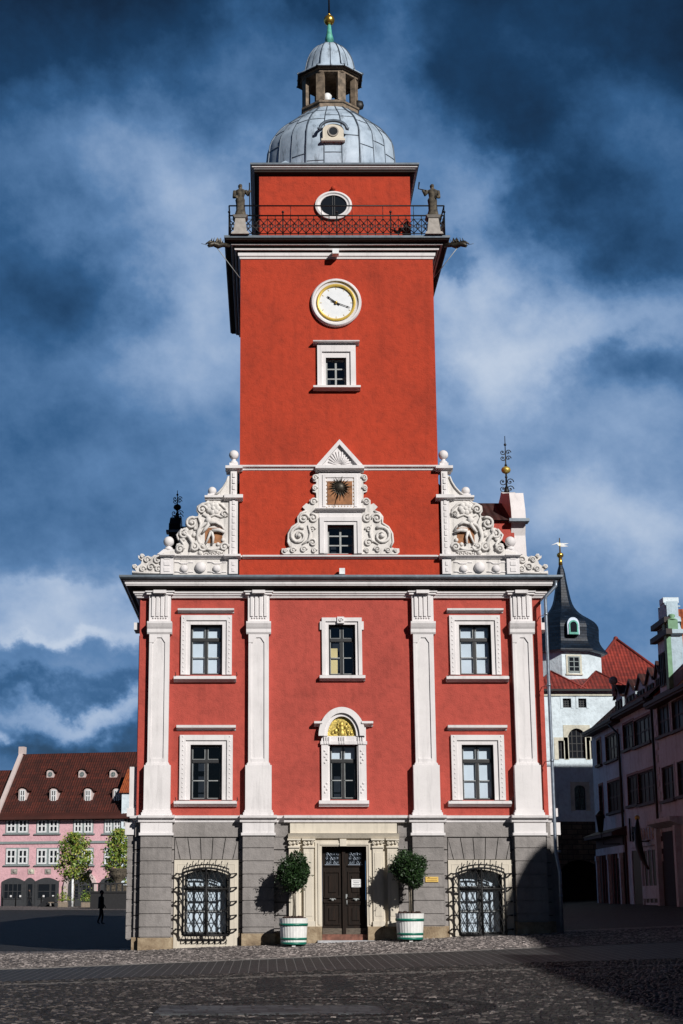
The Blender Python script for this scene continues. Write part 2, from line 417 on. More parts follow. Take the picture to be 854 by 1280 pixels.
def rings(N, base, sep):
    x=N.math('SUBTRACT',sep.outputs[0],RINGX); y=N.math('SUBTRACT',sep.outputs[1],RINGY)
    d=N.math('SQRT',N.math('ADD',N.math('MULTIPLY',x,x),N.math('MULTIPLY',y,y)))
    d=N.math('ADD',d,N.math('MULTIPLY',N.math('SUBTRACT',N.noise(5,2),.5),.15))
    t=N.math('DIVIDE',d,6.0)
    m=N.ramp(t,[(0,.9),(.27,.9),(.275,.10),(.33,.10),(.335,2.2),(.365,1.4),(.39,.10),(.445,.10),(.45,2.4),(.475,1.0),(.705,.35),(.735,.35),(.74,1.0)],'CONSTANT')
    base=N.mix(1.0,base,m,'MULTIPLY')
    # two darker inlaid strips running from the square to the pavement
    ys=N.math('MULTIPLY',N.math('GREATER_THAN',sep.outputs[1],-19.0),N.math('LESS_THAN',sep.outputs[1],-14.3))
    s1=N.math('LESS_THAN',N.math('ABSOLUTE',N.math('SUBTRACT',sep.outputs[0],.05)),.28)
    s2=N.math('LESS_THAN',N.math('ABSOLUTE',N.math('SUBTRACT',sep.outputs[0],1.35)),.28)
    k=N.math('MULTIPLY',ys,N.math('MAXIMUM',s1,s2))
    base=N.mix(N.math('MULTIPLY',k,.9),base,(.006,.006,.007))
    band=N.math('LESS_THAN',N.math('ABSOLUTE',N.math('ADD',sep.outputs[1],N.math('MULTIPLY_ADD',sep.outputs[0],.05,13.4))),.22)
    return N.mix(N.math('MULTIPLY',band,.6),base,(.14,.13,.12))
M['cobbles']=cobble('square cobbles',7.0,(.005,.005,.005),(.026,.023,.022),(.002,.002,.002),extra=rings)
M['stone_dark']=stonemat('worn square setts',[(0,(.006,.006,.006)),(.5,(.013,.012,.012)),(.8,(.034,.029,.027)),(1,(.13,.112,.104))],rings)
M['stone_pale']=stonemat('worn pavement setts',[(0,(.03,.026,.026)),(.4,(.09,.078,.075)),(.75,(.19,.165,.155)),(1,(.40,.35,.33))])
M['pavement']=cobble('pavement cobbles',8.5,(.07,.06,.058),(.36,.31,.30),(.02,.018,.017))
M['setts']=cobble('dark setts',1,(.006,.006,.007),(.018,.0175,.019),(.15,.15,.145),'brick_straight',bw=.225,rh=.24,jm=.009)
M['kerb']=plain('pale kerb stone',(.20,.185,.175),.8,0,.3,5)
M['slab']=cobble('worn granite slabs',1,(.022,.024,.028),(.085,.092,.10),(.01,.01,.01),'brick',bw=.42,rh=.26,jm=.02)

# ------------------------------------------------------------ ground
def interp(x, t):
    if x<=t[0][0]: return t[0][1]
    for (a,b),(c,d) in zip(t,t[1:]):
        if x<=c: return b+(d-b)*(x-a)/(c-a)
    return t[-1][1]
def gz(X,Y):
    base=interp(Y,[(-80,-.15),(-50,0),(-27,.10),(-13,.22),(-5,.36),(0,.60),(30,.88),(130,1.80),(400,2.0)])
    w=interp(Y,[(-27,.12),(-13,.8),(-5,1.0),(160,1.0),(400,.2)])
    return base+.04*max(-9,min(20,X-2.3))*w
XS=sorted(set([-700,-400,-250,-160,-100,-70,-50,-40,-30,-24]+list(range(-20,25))+[12.5,26,30,36,45,60,90,160,300,700]))
YS=sorted(set([-300,-150,-80,-60,-50,-40,-34]+[-30+i for i in range(0,31)]+[-5.2,-11.5,-11.0,-5.0,2,5,10,15,20,25,30,40,50,60,80,100,130,145,160,200,400,900]))
def sheet(name, mat, x0,x1,y0,y1,dz,label=None):
    m=MB(); xs=[x for x in XS if x0<=x<=x1]; ys=[y for y in YS if y0<=y<=y1]
    for j in range(len(ys)):
        for i in range(len(xs)): m.v.append(Vector((xs[i],ys[j],gz(xs[i],ys[j])+dz)))
    n=len(xs)
    for j in range(len(ys)-1):
        for i in range(n-1):
            a=j*n+i; m._f((a,a+1,a+n+1)); m._f((a,a+n+1,a+n))
    return m.build(name,mat,kind='structure')
sheet('ground',M['cobbles'],-700,700,-300,900,0)
sheet('road',M['setts'],-40,45,-11.5,-5.2,.005)
sheet('pavement',M['pavement'],-16,13,-5.0,2,.012)
sheet('square_paving',M['pavement'],-100,-8,100,160,.010)
m=MB()
for i in range(len(XS)-1):
    if -16<=XS[i]<13:
        a,b=XS[i],XS[i+1]; n=max(1,int(round(b-a)))
        za,zb=gz(a,-5.2),gz(b,-5.2)
        v=[(a+.008,-5.2,za-.1),(b-.008,-5.2,zb-.1),(b-.008,-5.0,zb-.1),(a+.008,-5.0,za-.1),(a+.008,-5.2,za+.02),(b-.008,-5.2,zb+.02),(b-.008,-5.0,zb+.02),(a+.008,-5.0,za+.02)]
        bb=len(m.v); m.v+= [Vector(p) for p in v]
        for q in ((0,3,2,1),(4,5,6,7),(0,1,5,4),(1,2,6,5),(2,3,7,6),(3,0,4,7)): m._f([bb+k for k in q])
m.build('kerb',M['kerb'],kind='structure')
def stones(name, mat, y0, y1, xl, xr, sx, sy, lift, seed, skip=None):
    rn=random.Random(seed); V=[]; Fc=[]; y=y0; row=0
    while y<y1:
        h=sy*rn.uniform(.88,1.12); x=xl(y)+rn.uniform(0,sx)
        while x<xr(y):
            w=sx*rn.uniform(.75,1.3); yc=y+.10*math.sin(x*.9+row*.05)+.05*math.sin(x*2.3)
            if not (skip and skip(x,yc)):
                g=sx*.07; b=len(V); zt=lift+rn.uniform(-.006,.008); i=min(w,h)*.17; ta,tb=rn.uniform(-.05,.05),rn.uniform(-.05,.05)
                z0=gz(x+w/2,yc+h/2)
                xs_=(x+g,x+w-g,x+w-g,x+g); ys_=(yc+g,yc+g,yc+h-g,yc+h-g)
                jx=[rn.uniform(-g,g)*.6 for _ in range(4)]
                for k in range(4): V.append((xs_[k]+jx[k],ys_[k]+jx[3-k],z0-.03))
                for k in range(4): V.append((xs_[k]+jx[k],ys_[k]+jx[3-k],z0+zt-.014))
                for k in range(4):
                    sxk=1 if k in (0,3) else -1; syk=1 if k<2 else -1
                    V.append((xs_[k]+jx[k]+i*sxk,ys_[k]+jx[3-k]+i*syk,z0+zt+ta*w*sxk*.5+tb*h*syk*.5))
                for k in range(4):
                    j=(k+1)%4; Fc.append((b+k,b+j,b+4+j,b+4+k)); Fc.append((b+4+k,b+4+j,b+8+j,b+8+k))
                Fc.append((b+8,b+9,b+10,b+11))
            x+=w
        y+=h; row+=1
    me=bpy.data.meshes.new(name); me.from_pydata(V,[],Fc); me.materials.append(mat); me.update()
    o=bpy.data.objects.new(name,me); COL.objects.link(o); o['kind']='structure'; return o
stones('cobblestones',M['stone_dark'],-30,-11.6,lambda y:-(y+50)*.175-2,lambda y:(y+50)*.27+2,.115,.105,.020,11,skip=lambda x,y:-1.75<x<1.8 and -25.1<y<-22.95)
stones('pavement_stones',M['stone_pale'],-4.98,-.02,lambda y:-9.5,lambda y:13,.088,.085,.028,12,skip=lambda x,y:(BXL<x<BXR and y>-.12))
m=MB(); b=F(310,1268,-23.6)
zs=gz(0,-24)+.02
m.box(-1.7,1.75,-25.0,-23.0,zs-.03,zs+.004)
m.build('inlaid_slab',M['slab'],kind='structure')

# ================================================================ TOWN HALL
HW=6.27; BX0,BX1=XC-HW,XC+HW; BD=44.0
th=empty('town_hall',(XC,0,.6),'red baroque town hall with tall domed clock tower and white pilasters on the square','building')
def dx(px,py,Y=0.0): return XC-F(px,py,Y)[0]
def fa(m, x0,x1,z0,z1,y0,y1,holes):      # wall front with holes and reveals
    xs=sorted(set([x0,x1]+[h for q in holes for h in q[:2]])); zs=sorted(set([z0,z1]+[h for q in holes for h in q[2:4]]))
    for i in range(len(xs)-1):
        for j in range(len(zs)-1):
            cx=(xs[i]+xs[i+1])/2; cz=(zs[j]+zs[j+1])/2
            if any(q[0]<cx<q[1] and q[2]<cz<q[3] for q in holes): continue
            m.face([(xs[i],y0,zs[j]),(xs[i+1],y0,zs[j]),(xs[i+1],y0,zs[j+1]),(xs[i],y0,zs[j+1])])
    for (a,b,c,d) in holes:
        m.face([(a,y0,c),(a,y1,c),(a,y1,d),(a,y0,d)][::-1]); m.face([(b,y0,c),(b,y1,c),(b,y1,d),(b,y0,d)])
        m.face([(a,y0,d),(a,y1,d),(b,y1,d),(b,y0,d)][::-1]); m.face([(a,y0,c),(a,y1,c),(b,y1,c),(b,y0,c)])
def rect(x0,x1,y0,y1,Y=0.0):
    ym=(y0+y1)/2; a,_=F(x0,ym,Y); b,_=F(x1,ym,Y); return [a,b,FZ(y1,Y),FZ(y0,Y)]
def sym(q, s):
    return q if s<0 else [2*XC-q[1],2*XC-q[0],q[2],q[3]]
def sash(parent, q, yw, blind, pale=False, rows=None):
    """ timber window in opening q set back behind plane yw """
    a,b,c,d=q; y=yw+.16
    fr=MB(); t=.055
    fr.box(a,a+t,y,y+.08,c,d); fr.box(b-t,b,y,y+.08,c,d); fr.box(a+t,b-t,y,y+.08,c,c+t); fr.box(a+t,b-t,y,y+.08,d-t,d)
    mat=M['palebar'] if pale else M['darkwood']
    bars=MB(); mx=(a+b)/2
    if pale:
        fr.box(mx-.03,mx+.03,y+.005,y+.07,c+t,d-t)
        for k in (1,2): zz=c+(d-c)*k/3; fr.box(a+t,mx-.03,y+.01,y+.06,zz-.02,zz+.02); fr.box(mx+.03,b-t,y+.01,y+.06,zz-.02,zz+.02)
    else:
        tz=c+(d-c)*.71; fr.box(a+t,b-t,y-.02,y+.09,tz-.05,tz+.05)
        fr.box(mx-.04,mx+.04,y-.01,y+.085,c+t,tz-.05); fr.box(mx-.018,mx+.018,y+.01,y+.06,tz+.05,d-t)
    w=fr.build('window',mat,parent)
    if not pale:
        zz=(c+tz)/2
        for (u0,u1) in ((a+t,mx-.04),(mx+.04,b-t)):
            bars.box(u0,u1,y+.012,y+.05,zz-.014,zz+.014)
            for (z0_,z1_) in ((c+t,tz-.05),(tz+.05,d-t)):
                bars.box(u0,u0+.018,y+.012,y+.05,z0_,z1_); bars.box(u1-.018,u1,y+.012,y+.05,z0_,z1_)
                bars.box(u0+.018,u1-.018,y+.012,y+.05,z1_-.016,z1_); bars.box(u0+.018,u1-.018,y+.012,y+.05,z0_,z0_+.016)
        bars.build('glazing_bar',M['palebar'],w)
    g=MB(); g.face([(a+.02,y+.04,c+.02),(b-.02,y+.04,c+.02),(b-.02,y+.04,d-.02),(a+.02,y+.04,d-.02)]); g.build('pane',M['glass'],w)
    bk=MB()
    if blind=='full': bk.box(a,b,y+.09,y+.10,c,d); bk.build('blind',M['blind'],w)
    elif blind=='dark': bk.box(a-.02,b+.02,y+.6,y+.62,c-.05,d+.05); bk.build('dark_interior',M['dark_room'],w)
    elif blind=='top':
        bk.box(a,b,y+.09,y+.10,c+(d-c)*.73,d); bk.build('blind',M['blind'],w)
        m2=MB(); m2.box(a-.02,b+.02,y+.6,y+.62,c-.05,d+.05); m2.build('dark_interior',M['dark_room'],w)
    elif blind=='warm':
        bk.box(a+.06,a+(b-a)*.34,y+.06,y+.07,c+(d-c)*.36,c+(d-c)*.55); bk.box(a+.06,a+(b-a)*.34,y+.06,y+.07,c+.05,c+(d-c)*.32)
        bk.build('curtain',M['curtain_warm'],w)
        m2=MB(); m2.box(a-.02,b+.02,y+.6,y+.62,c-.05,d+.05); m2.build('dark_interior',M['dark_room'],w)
    return w
def frame_mb(m, o, q, y0, y1, step=.05):       # architrave: outer o, inner q, with one stepped moulding
    for (A,B,yy) in ((o,[(o[i]*.45+q[i]*.55) for i in range(4)],y0),([(o[i]*.45+q[i]*.55) for i in range(4)],q,y0+step)):
        a,b,c,d=A; e,f,g,h=B
        m.box(a,e,yy,y1,c,d); m.box(f,b,yy,y1,c,d); m.box(e,f,yy,y1,h,d)
        if g>c+.001: m.box(e,f,yy,y1,c,g)

zC1=FZ(748); zWT=FZ(726); zB=FZ(1021)           # wall top (below cornice), top of belt course
zBelt0=FZ(1028)
windows=[]
for s in (-1,1):
    for (op,fr,si,li,bl) in (((238,278,781,843.5),(226.5,290,769.5,845),(217.7,295.5,846,853),(222.6,292.8,761.5,766.5),'full'),
                          ((238,277.7,931,1000),(224.6,291,919,1001),(217.7,296.3,1001.5,1008.5),(221,295,907,913),'dark' if s<0 else 'full')):
        windows.append((sym(rect(*op),s),sym(rect(*fr),s),sym(rect(*si),s),sym(rect(*li),s),bl,s))
cu=rect(411,444.4,781,844); cl=rect(412.3,446.7,931,999.5)
holes=[w[0] for w in windows]+[cu,cl]
def sh(q,d=0): return [q[0],q[1],q[2],q[3]]
m=MB(); fa(m,BX0,BX1,zBelt0,zWT,0,.3,holes)
m.face([(BX0,0,zBelt0),(BX0,BD,zBelt0),(BX0,BD,zWT),(BX0,0,zWT)][::-1]); m.face([(BX1,0,zBelt0),(BX1,BD,zBelt0),(BX1,BD,zWT),(BX1,0,zWT)])
m.face([(BX0,BD,zBelt0),(BX1,BD,zBelt0),(BX1,BD,zWT),(BX0,BD,zWT)][::-1])
m.build('upper_storey_wall',M['red_body'],th)
for (q,o,si,li,bl,s) in windows:
    w=sash(th,q,0,bl)
    o2=[o[0],o[1],q[2],o[3]]
    m=MB(); frame_mb(m,o2,q,-.09,.14)
    # bead ornament along the moulding
    n=int((o2[3]-o2[2])/.14)
    for i in range(n):
        z=o2[2]+.1+i*.14
        for xx in ((o2[0]+q[0])/2-.07,(o2[1]+q[1])/2+.07): m.sphere((xx,-.085,z),.028,6)
    m.build('architrave',M['white'],w)
    m=MB(); m.prof_x([(.10,si[2]),(.20,si[2]+.07),(.24,si[2]+.08),(.24,si[3])],si[0],si[1],.02)
    m.build('sill',M['white'],w)
    m=MB(); m.prof_x([(.04,li[2]),(.06,li[2]+.04),(.17,li[2]+.07),(.18,li[3])],li[0],li[1],.0)
    m.build('lintel_cornice',M['white'],w)
    m=MB()
    for xx in (si[0]+.02,si[1]-.02): m.tube([(xx,-.05,si[3]),(xx+(.05 if xx>XC-20 else 0),-.27,si[3]+.02),(xx+.03,-.3,si[3]+.1)],.012,5)
    split_build(m,'shutter_hook',M['iron'],w,lambda c:c.x>(si[0]+si[1])/2)
# centre windows
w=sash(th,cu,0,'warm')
o=rect(402.5,452.5,772.5,845)
m=MB(); frame_mb(m,[o[0],o[1],cu[2],o[3]],cu,-.09,.14)
m.box(o[0]-.06,o[0]+.02,-.08,.1,o[3]-.38,o[3]-.12); m.box(o[1]-.02,o[1]+.06,-.08,.1,o[3]-.38,o[3]-.12)
m.box(XC-.11,XC+.11,-.14,0,cu[3]+.03,o[3]+.02); m.volute(XC,(cu[3]+o[3])/2+.02,.07,-.15,.022,1.3)
m.build('architrave',M['white'],w)
si=rect(399.5,456.5,845,851.5); m=MB(); m.prof_x([(.10,si[2]),(.16,si[2]+.05),(.22,si[2]+.07),(.22,si[3])],si[0],si[1],.02); m.build('sill',M['white'],w)
w=sash(th,cl,0,'top')
o=rect(402,458,930,1001); a,b=o[0],o[1]
m=MB(); zt=FZ(931); ze=FZ(920.5); zarch=FZ(906.5)
m.box(a,cl[0]-.04,-.10,.14,o[2],zt); m.box(cl[1]+.04,b,-.10,.14,o[2],zt); m.box(cl[0]-.04,cl[0],-.05,.14,o[2],zt); m.box(cl[1],cl[1]+.04,-.05,.14,o[2],zt)
m.box(a-.03,b+.03,-.13,.0,zt,zt+.10); m.box(a,b,-.10,0,zt+.10,ze); 
for xx in (a+.17,XC,b-.17):
    for k in (-1,0,1): m.box(xx+k*.07-.02,xx+k*.07+.02,-.15,-.10,zt+.02,ze-.02)
for xx in (a+.13,b-.13):
    for (zc,n) in ((zt-.45,5),(o[2]+.35,4)):
        for k in range(n): m.sphere((xx+(.03 if k%2 else -.03),-.10,zc+k*.09-.1),.035,6)
m.build('pilaster_surround',M['white'],w)
ar=.86*(b-a)/2*.70; ar=(cl[1]-cl[0])/2+.02; zb0=ze
m=MB()
m.box(a,XC-ar,-.08,.0,ze,zarch+.02); m.box(XC+ar,b,-.08,0,ze,zarch+.02)
N_=24; hz=FZ(896)-ze; R2=ar+.22
for i in range(N_):
    t0=math.pi*i/N_; t1=math.pi*(i+1)/N_
    sx0,sx1=math.cos(t0),math.cos(t1); s0,s1=math.sin(t0),math.sin(t1)
    def P(rad,rz,c,s_,y): return (XC+rad*c,y,ze+rz*s_)
    for (ra,rb,ya,yb) in ((ar,R2,-.14,0),(ar+.10,R2+.06,-.22,-.14)):
        za=ra*hz/ar; zbb=rb*hz/ar if rb<ar+.01 else hz+(rb-ar)
        za=hz+(ra-ar)
        b0=len(m.v)
        m.v+=[Vector(p) for p in (P(ra,za,sx0,s0,ya),P(rb,zbb,sx0,s0,ya),P(rb,zbb,sx1,s1,ya),P(ra,za,sx1,s1,ya),P(ra,za,sx0,s0,yb),P(rb,zbb,sx0,s0,yb),P(rb,zbb,sx1,s1,yb),P(ra,za,sx1,s1,yb))]
        for q in ((0,1,2,3),(1,5,6,2),(4,0,3,7)): m._f([b0+k for k in q])
zc0=FZ(908.5); zc1=FZ(902.5)
for (xa,xb) in ((a-.22,XC-R2+.06),(XC+R2-.06,b+.22)): m.prof_x([(.08,zc0),(.12,zc0+.05),(.26,zc0+.08),(.26,zc1)],xa,xb,0)
m.build('arched_hood',M['white'],w)
m=MB(); pts=[(XC+(ar-.002)*math.cos(math.pi*i/24),ze+hz*math.sin(math.pi*i/24)) for i in range(25)]
m.prism(pts,-.03,.0)
for (x_,z_,r_) in ((0,.36,.07),(0,.22,.09),(-.18,.16,.06),(.18,.16,.06),(-.12,.3,.05),(.13,.28,.05),(-.28,.1,.05),(.3,.1,.05),(0,.08,.11),(-.08,.1,.05),(.22,.3,.03)): m.sphere((XC+x_,-.04,ze+z_),r_,8,.7,1.4)
m.tube([(XC-.05,-.06,ze+.05),(XC-.12,-.07,ze+.4)],.015,5); m.tube([(XC+.2,-.06,ze+.02),(XC+.17,-.07,ze+.42)],.015,5)
m.build('gilded_lunette',M['goldrelief'],w)
si=rect(398.7,461,1001,1008.5); m=MB(); m.prof_x([(.12,si[2]),(.18,si[2]+.06),(.24,si[2]+.08),(.24,si[3])],si[0],si[1],.02); m.build('sill',M['white'],w)

# -- main cornice
zt1=FZ(719,-.62)
CZ=[FZ(748),FZ(741,-.1),FZ(737,-.45),FZ(734.5,-.48),FZ(725,-.52),FZ(722.5,-.6),FZ(718.5,-.62)]
f1,f2,f3,f4=FZ(747.5,-.12),FZ(744,-.16),FZ(742.5,-.17),FZ(739.5,-.2)
m=MB(); m.sweep_rect([(0,f1),(.10,f1+.01),(.12,f2-.01),(.155,f2),(.165,f3),(.20,f3+.02),(.21,f4),(0,f4)],BX0,BX1,0,BD,False); m.build('frieze_moulding',M['white'],th)
e1,e2,e3,e4=FZ(732.0,-.42),FZ(730.5,-.43),FZ(726.0,-.48),FZ(724.2,-.54)
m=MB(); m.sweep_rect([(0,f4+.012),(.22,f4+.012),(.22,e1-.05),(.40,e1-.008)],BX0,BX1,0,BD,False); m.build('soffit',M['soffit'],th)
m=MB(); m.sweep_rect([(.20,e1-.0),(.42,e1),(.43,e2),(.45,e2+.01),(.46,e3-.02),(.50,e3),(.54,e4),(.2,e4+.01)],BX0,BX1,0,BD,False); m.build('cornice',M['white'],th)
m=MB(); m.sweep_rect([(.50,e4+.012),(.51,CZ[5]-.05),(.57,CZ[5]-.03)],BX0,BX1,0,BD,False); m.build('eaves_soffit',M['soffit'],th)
m=MB(); m.sweep_rect([(.55,CZ[5]-.03),(.62,CZ[5]+.02),(.63,CZ[5]+.04),(.63,CZ[6]),(-.3,CZ[6]+.05)],BX0,BX1,0,BD,True); m.build('gutter',M['zincedge'],th)
# -- belt
m=MB(); BB=[FZ(1028),FZ(1024,-.1),FZ(1020,-.18)]
prof=[(0,BB[0]-.02),(.06,BB[0]),(.08,BB[1]),(.18,BB[1]+.03),(.19,BB[2]),(0,BB[2]+.03)]
m.sweep_rect(prof,BX0,BX1,0,BD,False)
PIL=[(dx(200,800),.31),(dx(323.5,800),.32)]
def pil_xs():
    for (d,h) in PIL:
        for s in (-1,1): yield XC+s*d,h,s
for (px_,h,s) in pil_xs(): m.prof_x([(o_+.26,z_) for o_,z_ in prof],px_-h-.24,px_+h+.24,0)
m.prof_x([(o_+.16,z_) for o_,z_ in prof],F(355,1022)[0],F(508,1022)[0],0)
m.build('belt_course',M['white'],th)

# -- pilasters
zS1=FZ(792,-.2); zS0=FZ(953,-.25); zP0=BB[2]+.0; gzb=lambda x: gz(x,0)
zWB0=FZ(1043,-.28)
for (x,h,s) in pil_xs():
    h=.315
    m=MB(); bw_=.09
    m.box(x-h,x+h,-.17,0,zS0,zS1)
    m.box(x-h,x-h+bw_,-.195,-.17,zS0,zS1-.28); m.box(x+h-bw_-.05,x+h,-.21,-.17,zS0,zS1-.28)
    m.box(x-h+bw_,x+h-bw_-.05,-.205,-.17,zS0,zS0+.12)
    zt=zS1-.12
    m.prism([(x-h+bw_,zt-.16),(x-h+bw_+.05,zt-.16),(x-.10,zt-.05),(x-.07,zt),(x+.07,zt),(x+.10,zt-.05),(x+h-bw_-.05,zt-.16),(x+h-bw_,zt-.16),(x+h,zt-.16),(x+h,zS1),(x-h,zS1),(x-h,zt-.16)],-.208,-.17)
    p=m.build('pilaster',M['white'],th)
    m=MB(); zc=[FZ(792,-.25),FZ(786,-.25),FZ(777,-.25),FZ(774,-.25),FZ(743,-.25),FZ(738,-.25)]
    m.prof_x([(.22,zc[0]),(.25,zc[0]+.05),(.25,zc[1]),(.29,zc[1]+.06),(.34,zc[2]-.06),(.34,zc[2])],x-h-.07,x+h+.07,0)
    m.box(x-h-.02,x+h+.02,-.20,0,zc[2],zc[4])
    for k in range(4): xx=x-.21+.14*k; m.box(xx-.045,xx+.045,-.245,-.20,zc[3]+.10,zc[4]-.03)
    for k in range(6): xx=x-.2+.08*k; m.sphere((xx,-.22,zc[3]+.05),.028,6)
    m.box(x-h-.10,x+h+.10,-.27,0,zc[4],zc[4]+.07); m.box(x-h-.14,x+h+.14,-.31,0,zc[4]+.07,zc[5]-.02)
    m.box(x-.20,x+.20,-.40,-.31,zc[4]+.02,zc[5]-.01)
    m.build('capital',M['white'],p)
    m=MB(); hp=h+.085
    m.box(x-hp,x+hp,-.28,0,zP0,zS0-.08); m.box(x-h-.04,x+h+.04,-.26,0,zS0-.08,zS0-.03); m.box(x-h-.02,x+h+.02,-.23,0,zS0-.03,zS0)
    m.box(x-hp-.03,x+hp+.03,-.31,0,zP0+.10,zP0+.17); m.box(x-hp-.06,x+hp+.06,-.34,0,zP0,zP0+.10)
    m.build('pedestal',M['white'],p)
    m=MB(); m.box(x-.48,x+.48,-.30,0,zWB0+.05,BB[0]-.03); m.box(x-.52,x+.52,-.34,0,zWB0-.03,zWB0+.05); m.build('base_block',M['white'],p)
    m=MB(); zz=zWB0-.03; zlo=gzb(x)+.35
    step=.385
    while zz>zlo+.05:
        z2=max(zz-step,zlo); m.box(x-.47,x+.47,-.28,-.02,z2+.03,zz); m.box(x-.44,x+.44,-.25,-.02,z2,z2+.03); zz=z2
    m.build('rusticated_base',M['grey'],p)
    m=MB(); m.box(x-.50,x+.50,-.32,-.02,gzb(x)-.3,zlo); m.build('plinth_stone',M['sand'],p)
# side wall pilasters round the corner
for s in (-1,1):
    X0=BX0 if s<0 else BX1
    for yy in (.55,5.2,10,15,20,25,30,35,40):
        def bx(m,o0,a,b_,z0,z1): m.box(X0,X0+s*o0,yy-a,yy+a+.0,z0,z1)
        m=MB(); bx(m,.035,.32,0,zS0,zS1); p=m.build('side_pilaster',M['white'],th)
        m=MB(); bx(m,.20,.38,0,FZ(786),FZ(777)); bx(m,.05,.34,0,FZ(777),CZ[1]); bx(m,.24,.38,0,zP0+.25,zS0-.1); bx(m,.30,.42,0,zP0,zP0+.25); split_build(m,'pedestal',M['white'],p,lambda c:c.z>zS1-1)
        m=MB(); bx(m,.34,.52,0,zWB0,BB[0]); m.build('base_block',M['white'],p)
        m=MB(); zz=zWB0
        while zz>1.0: bx(m,.26,.47,0,zz-.385+.03,zz); bx(m,.23,.45,0,zz-.385,zz-.355); zz-=.385
        m.build('rusticated_base',M['grey'],p)

# -- ground floor
gw=sym(rect(231,285,1087,1168),-1)
gws=[sym(gw,-1),sym(gw,1)]
gfr=[rect(217.6,298,1075,1181)]; gfr.append(sym(gfr[0],1))
door=rect(402.5,458.5,1058,1173); dfr=rect(362,498,1049,1173)
door[2]=gz(XC,0)+.02; dfr[2]=gz(XC,0)-.2
m=MB(); zg0=gz(BX0,0)+.02
fa(m,BX0,BX1,gz(BX0,0)-.5,zBelt0+.001,0,.35,[[g[0],g[1],g[2],g[3]] for g in gws]+[[door[0],door[1],gz(XC,0)-.4,door[3]]])
m.face([(BX0,0,-.5),(BX0,BD,-.5),(BX0,BD,zBelt0),(BX0,0,zBelt0)][::-1]); m.face([(BX1,0,-.5),(BX1,BD,-.5),(BX1,BD,zBelt0),(BX1,0,zBelt0)])
m.build('ground_floor_wall',M['grey_back'],th)
m=MB(); top=FZ(1028.5); c1=FZ(1046.5)
lines=[FZ(1046.7)]
z=lines[0]
while z>.75: z-=.385; lines.append(z)
blk=[[f[0],f[1]] for f in gfr]; dr=[dfr[0],dfr[1]]
def row(z0,z1,full=False,vous=False):
    spans=[[BX0-.03,BX1+.03]]
    cuts=[dr]+([] if full else ([[b_[0]-.06*0,b_[1]] for b_ in blk] if not vous else [[b_[0]-.0,b_[1]+.0] for b_ in blk]))
    for c in cuts:
        ns=[]
        for a_,b_ in spans:
            if c[1]<=a_ or c[0]>=b_: ns.append([a_,b_]); continue
            if c[0]>a_: ns.append([a_,c[0]])
            if c[1]<b_: ns.append([c[1],b_])
        spans=ns
    for a_,b_ in spans: m.box(a_+.012,b_-.012,-.055,-.0,z0,z1)
row(lines[0]+.015,top,True)
ztopf=gfr[0][3]
for k in range(len(lines)-1):
    z1=lines[k]-.0; z0=lines[k+1]+.032
    glow=gz(BX0,0)
    if z1<.55: break
    row(z0,z1)
split_build(m,'rusticated_courses',M['grey'],th,lambda c:c.x>XC)
m=MB()
for g in gfr:
    a_,b_=g[0]+.012,g[1]-.012; z0,z1=g[3]+.02,lines[0]-.02; n=5
    w0=(b_-a_)
    for k in range(n):
        f0,f1=k/n,(k+1)/n
        sp=.16
        bl=a_+sp+(w0-2*sp)*f0+.012; br=a_+sp+(w0-2*sp)*f1-.012
        tl=a_+.0+(w0)*f0+.012; tr=a_+w0*f1-.012
        m.prism([(bl,z0),(br,z0),(tr,z1),(tl,z1)],-.06,0)
    m.prism([(a_,z0),(a_+sp-.012,z0),(a_,z1)],-.06,0); m.prism([(b_,z0),(b_-sp+.012,z0),(b_,z1)],-.06,0)
split_build(m,'voussoirs',M['grey'],th,lambda c:c.x>XC)
# sandstone plinth, stepping with the slope
m=MB(); cuts=[gfr[0],dfr,gfr[1]]; xs=[BX0-.08]; 
for c in cuts: xs+=[c[0]-.01,c[1]+.01]
xs.append(BX1+.08)
for i in range(0,len(xs),2):
    a_,b_=xs[i],xs[i+1]; n=max(1,int((b_-a_)/.9))
    for k in range(n):
        u0=a_+(b_-a_)*k/n; u1=a_+(b_-a_)*(k+1)/n
        m.box(u0+.006,u1-.006,-.10-.02*random.random(),0,gz(u0,0)-.5,gz((u0+u1)/2,0)+.36+.02*random.random())
split_build(m,'plinth_run',M['sand'],th,lambda c:sum(c.x>k_ for k_ in (gfr[0][0],dfr[0],gfr[1][0])))
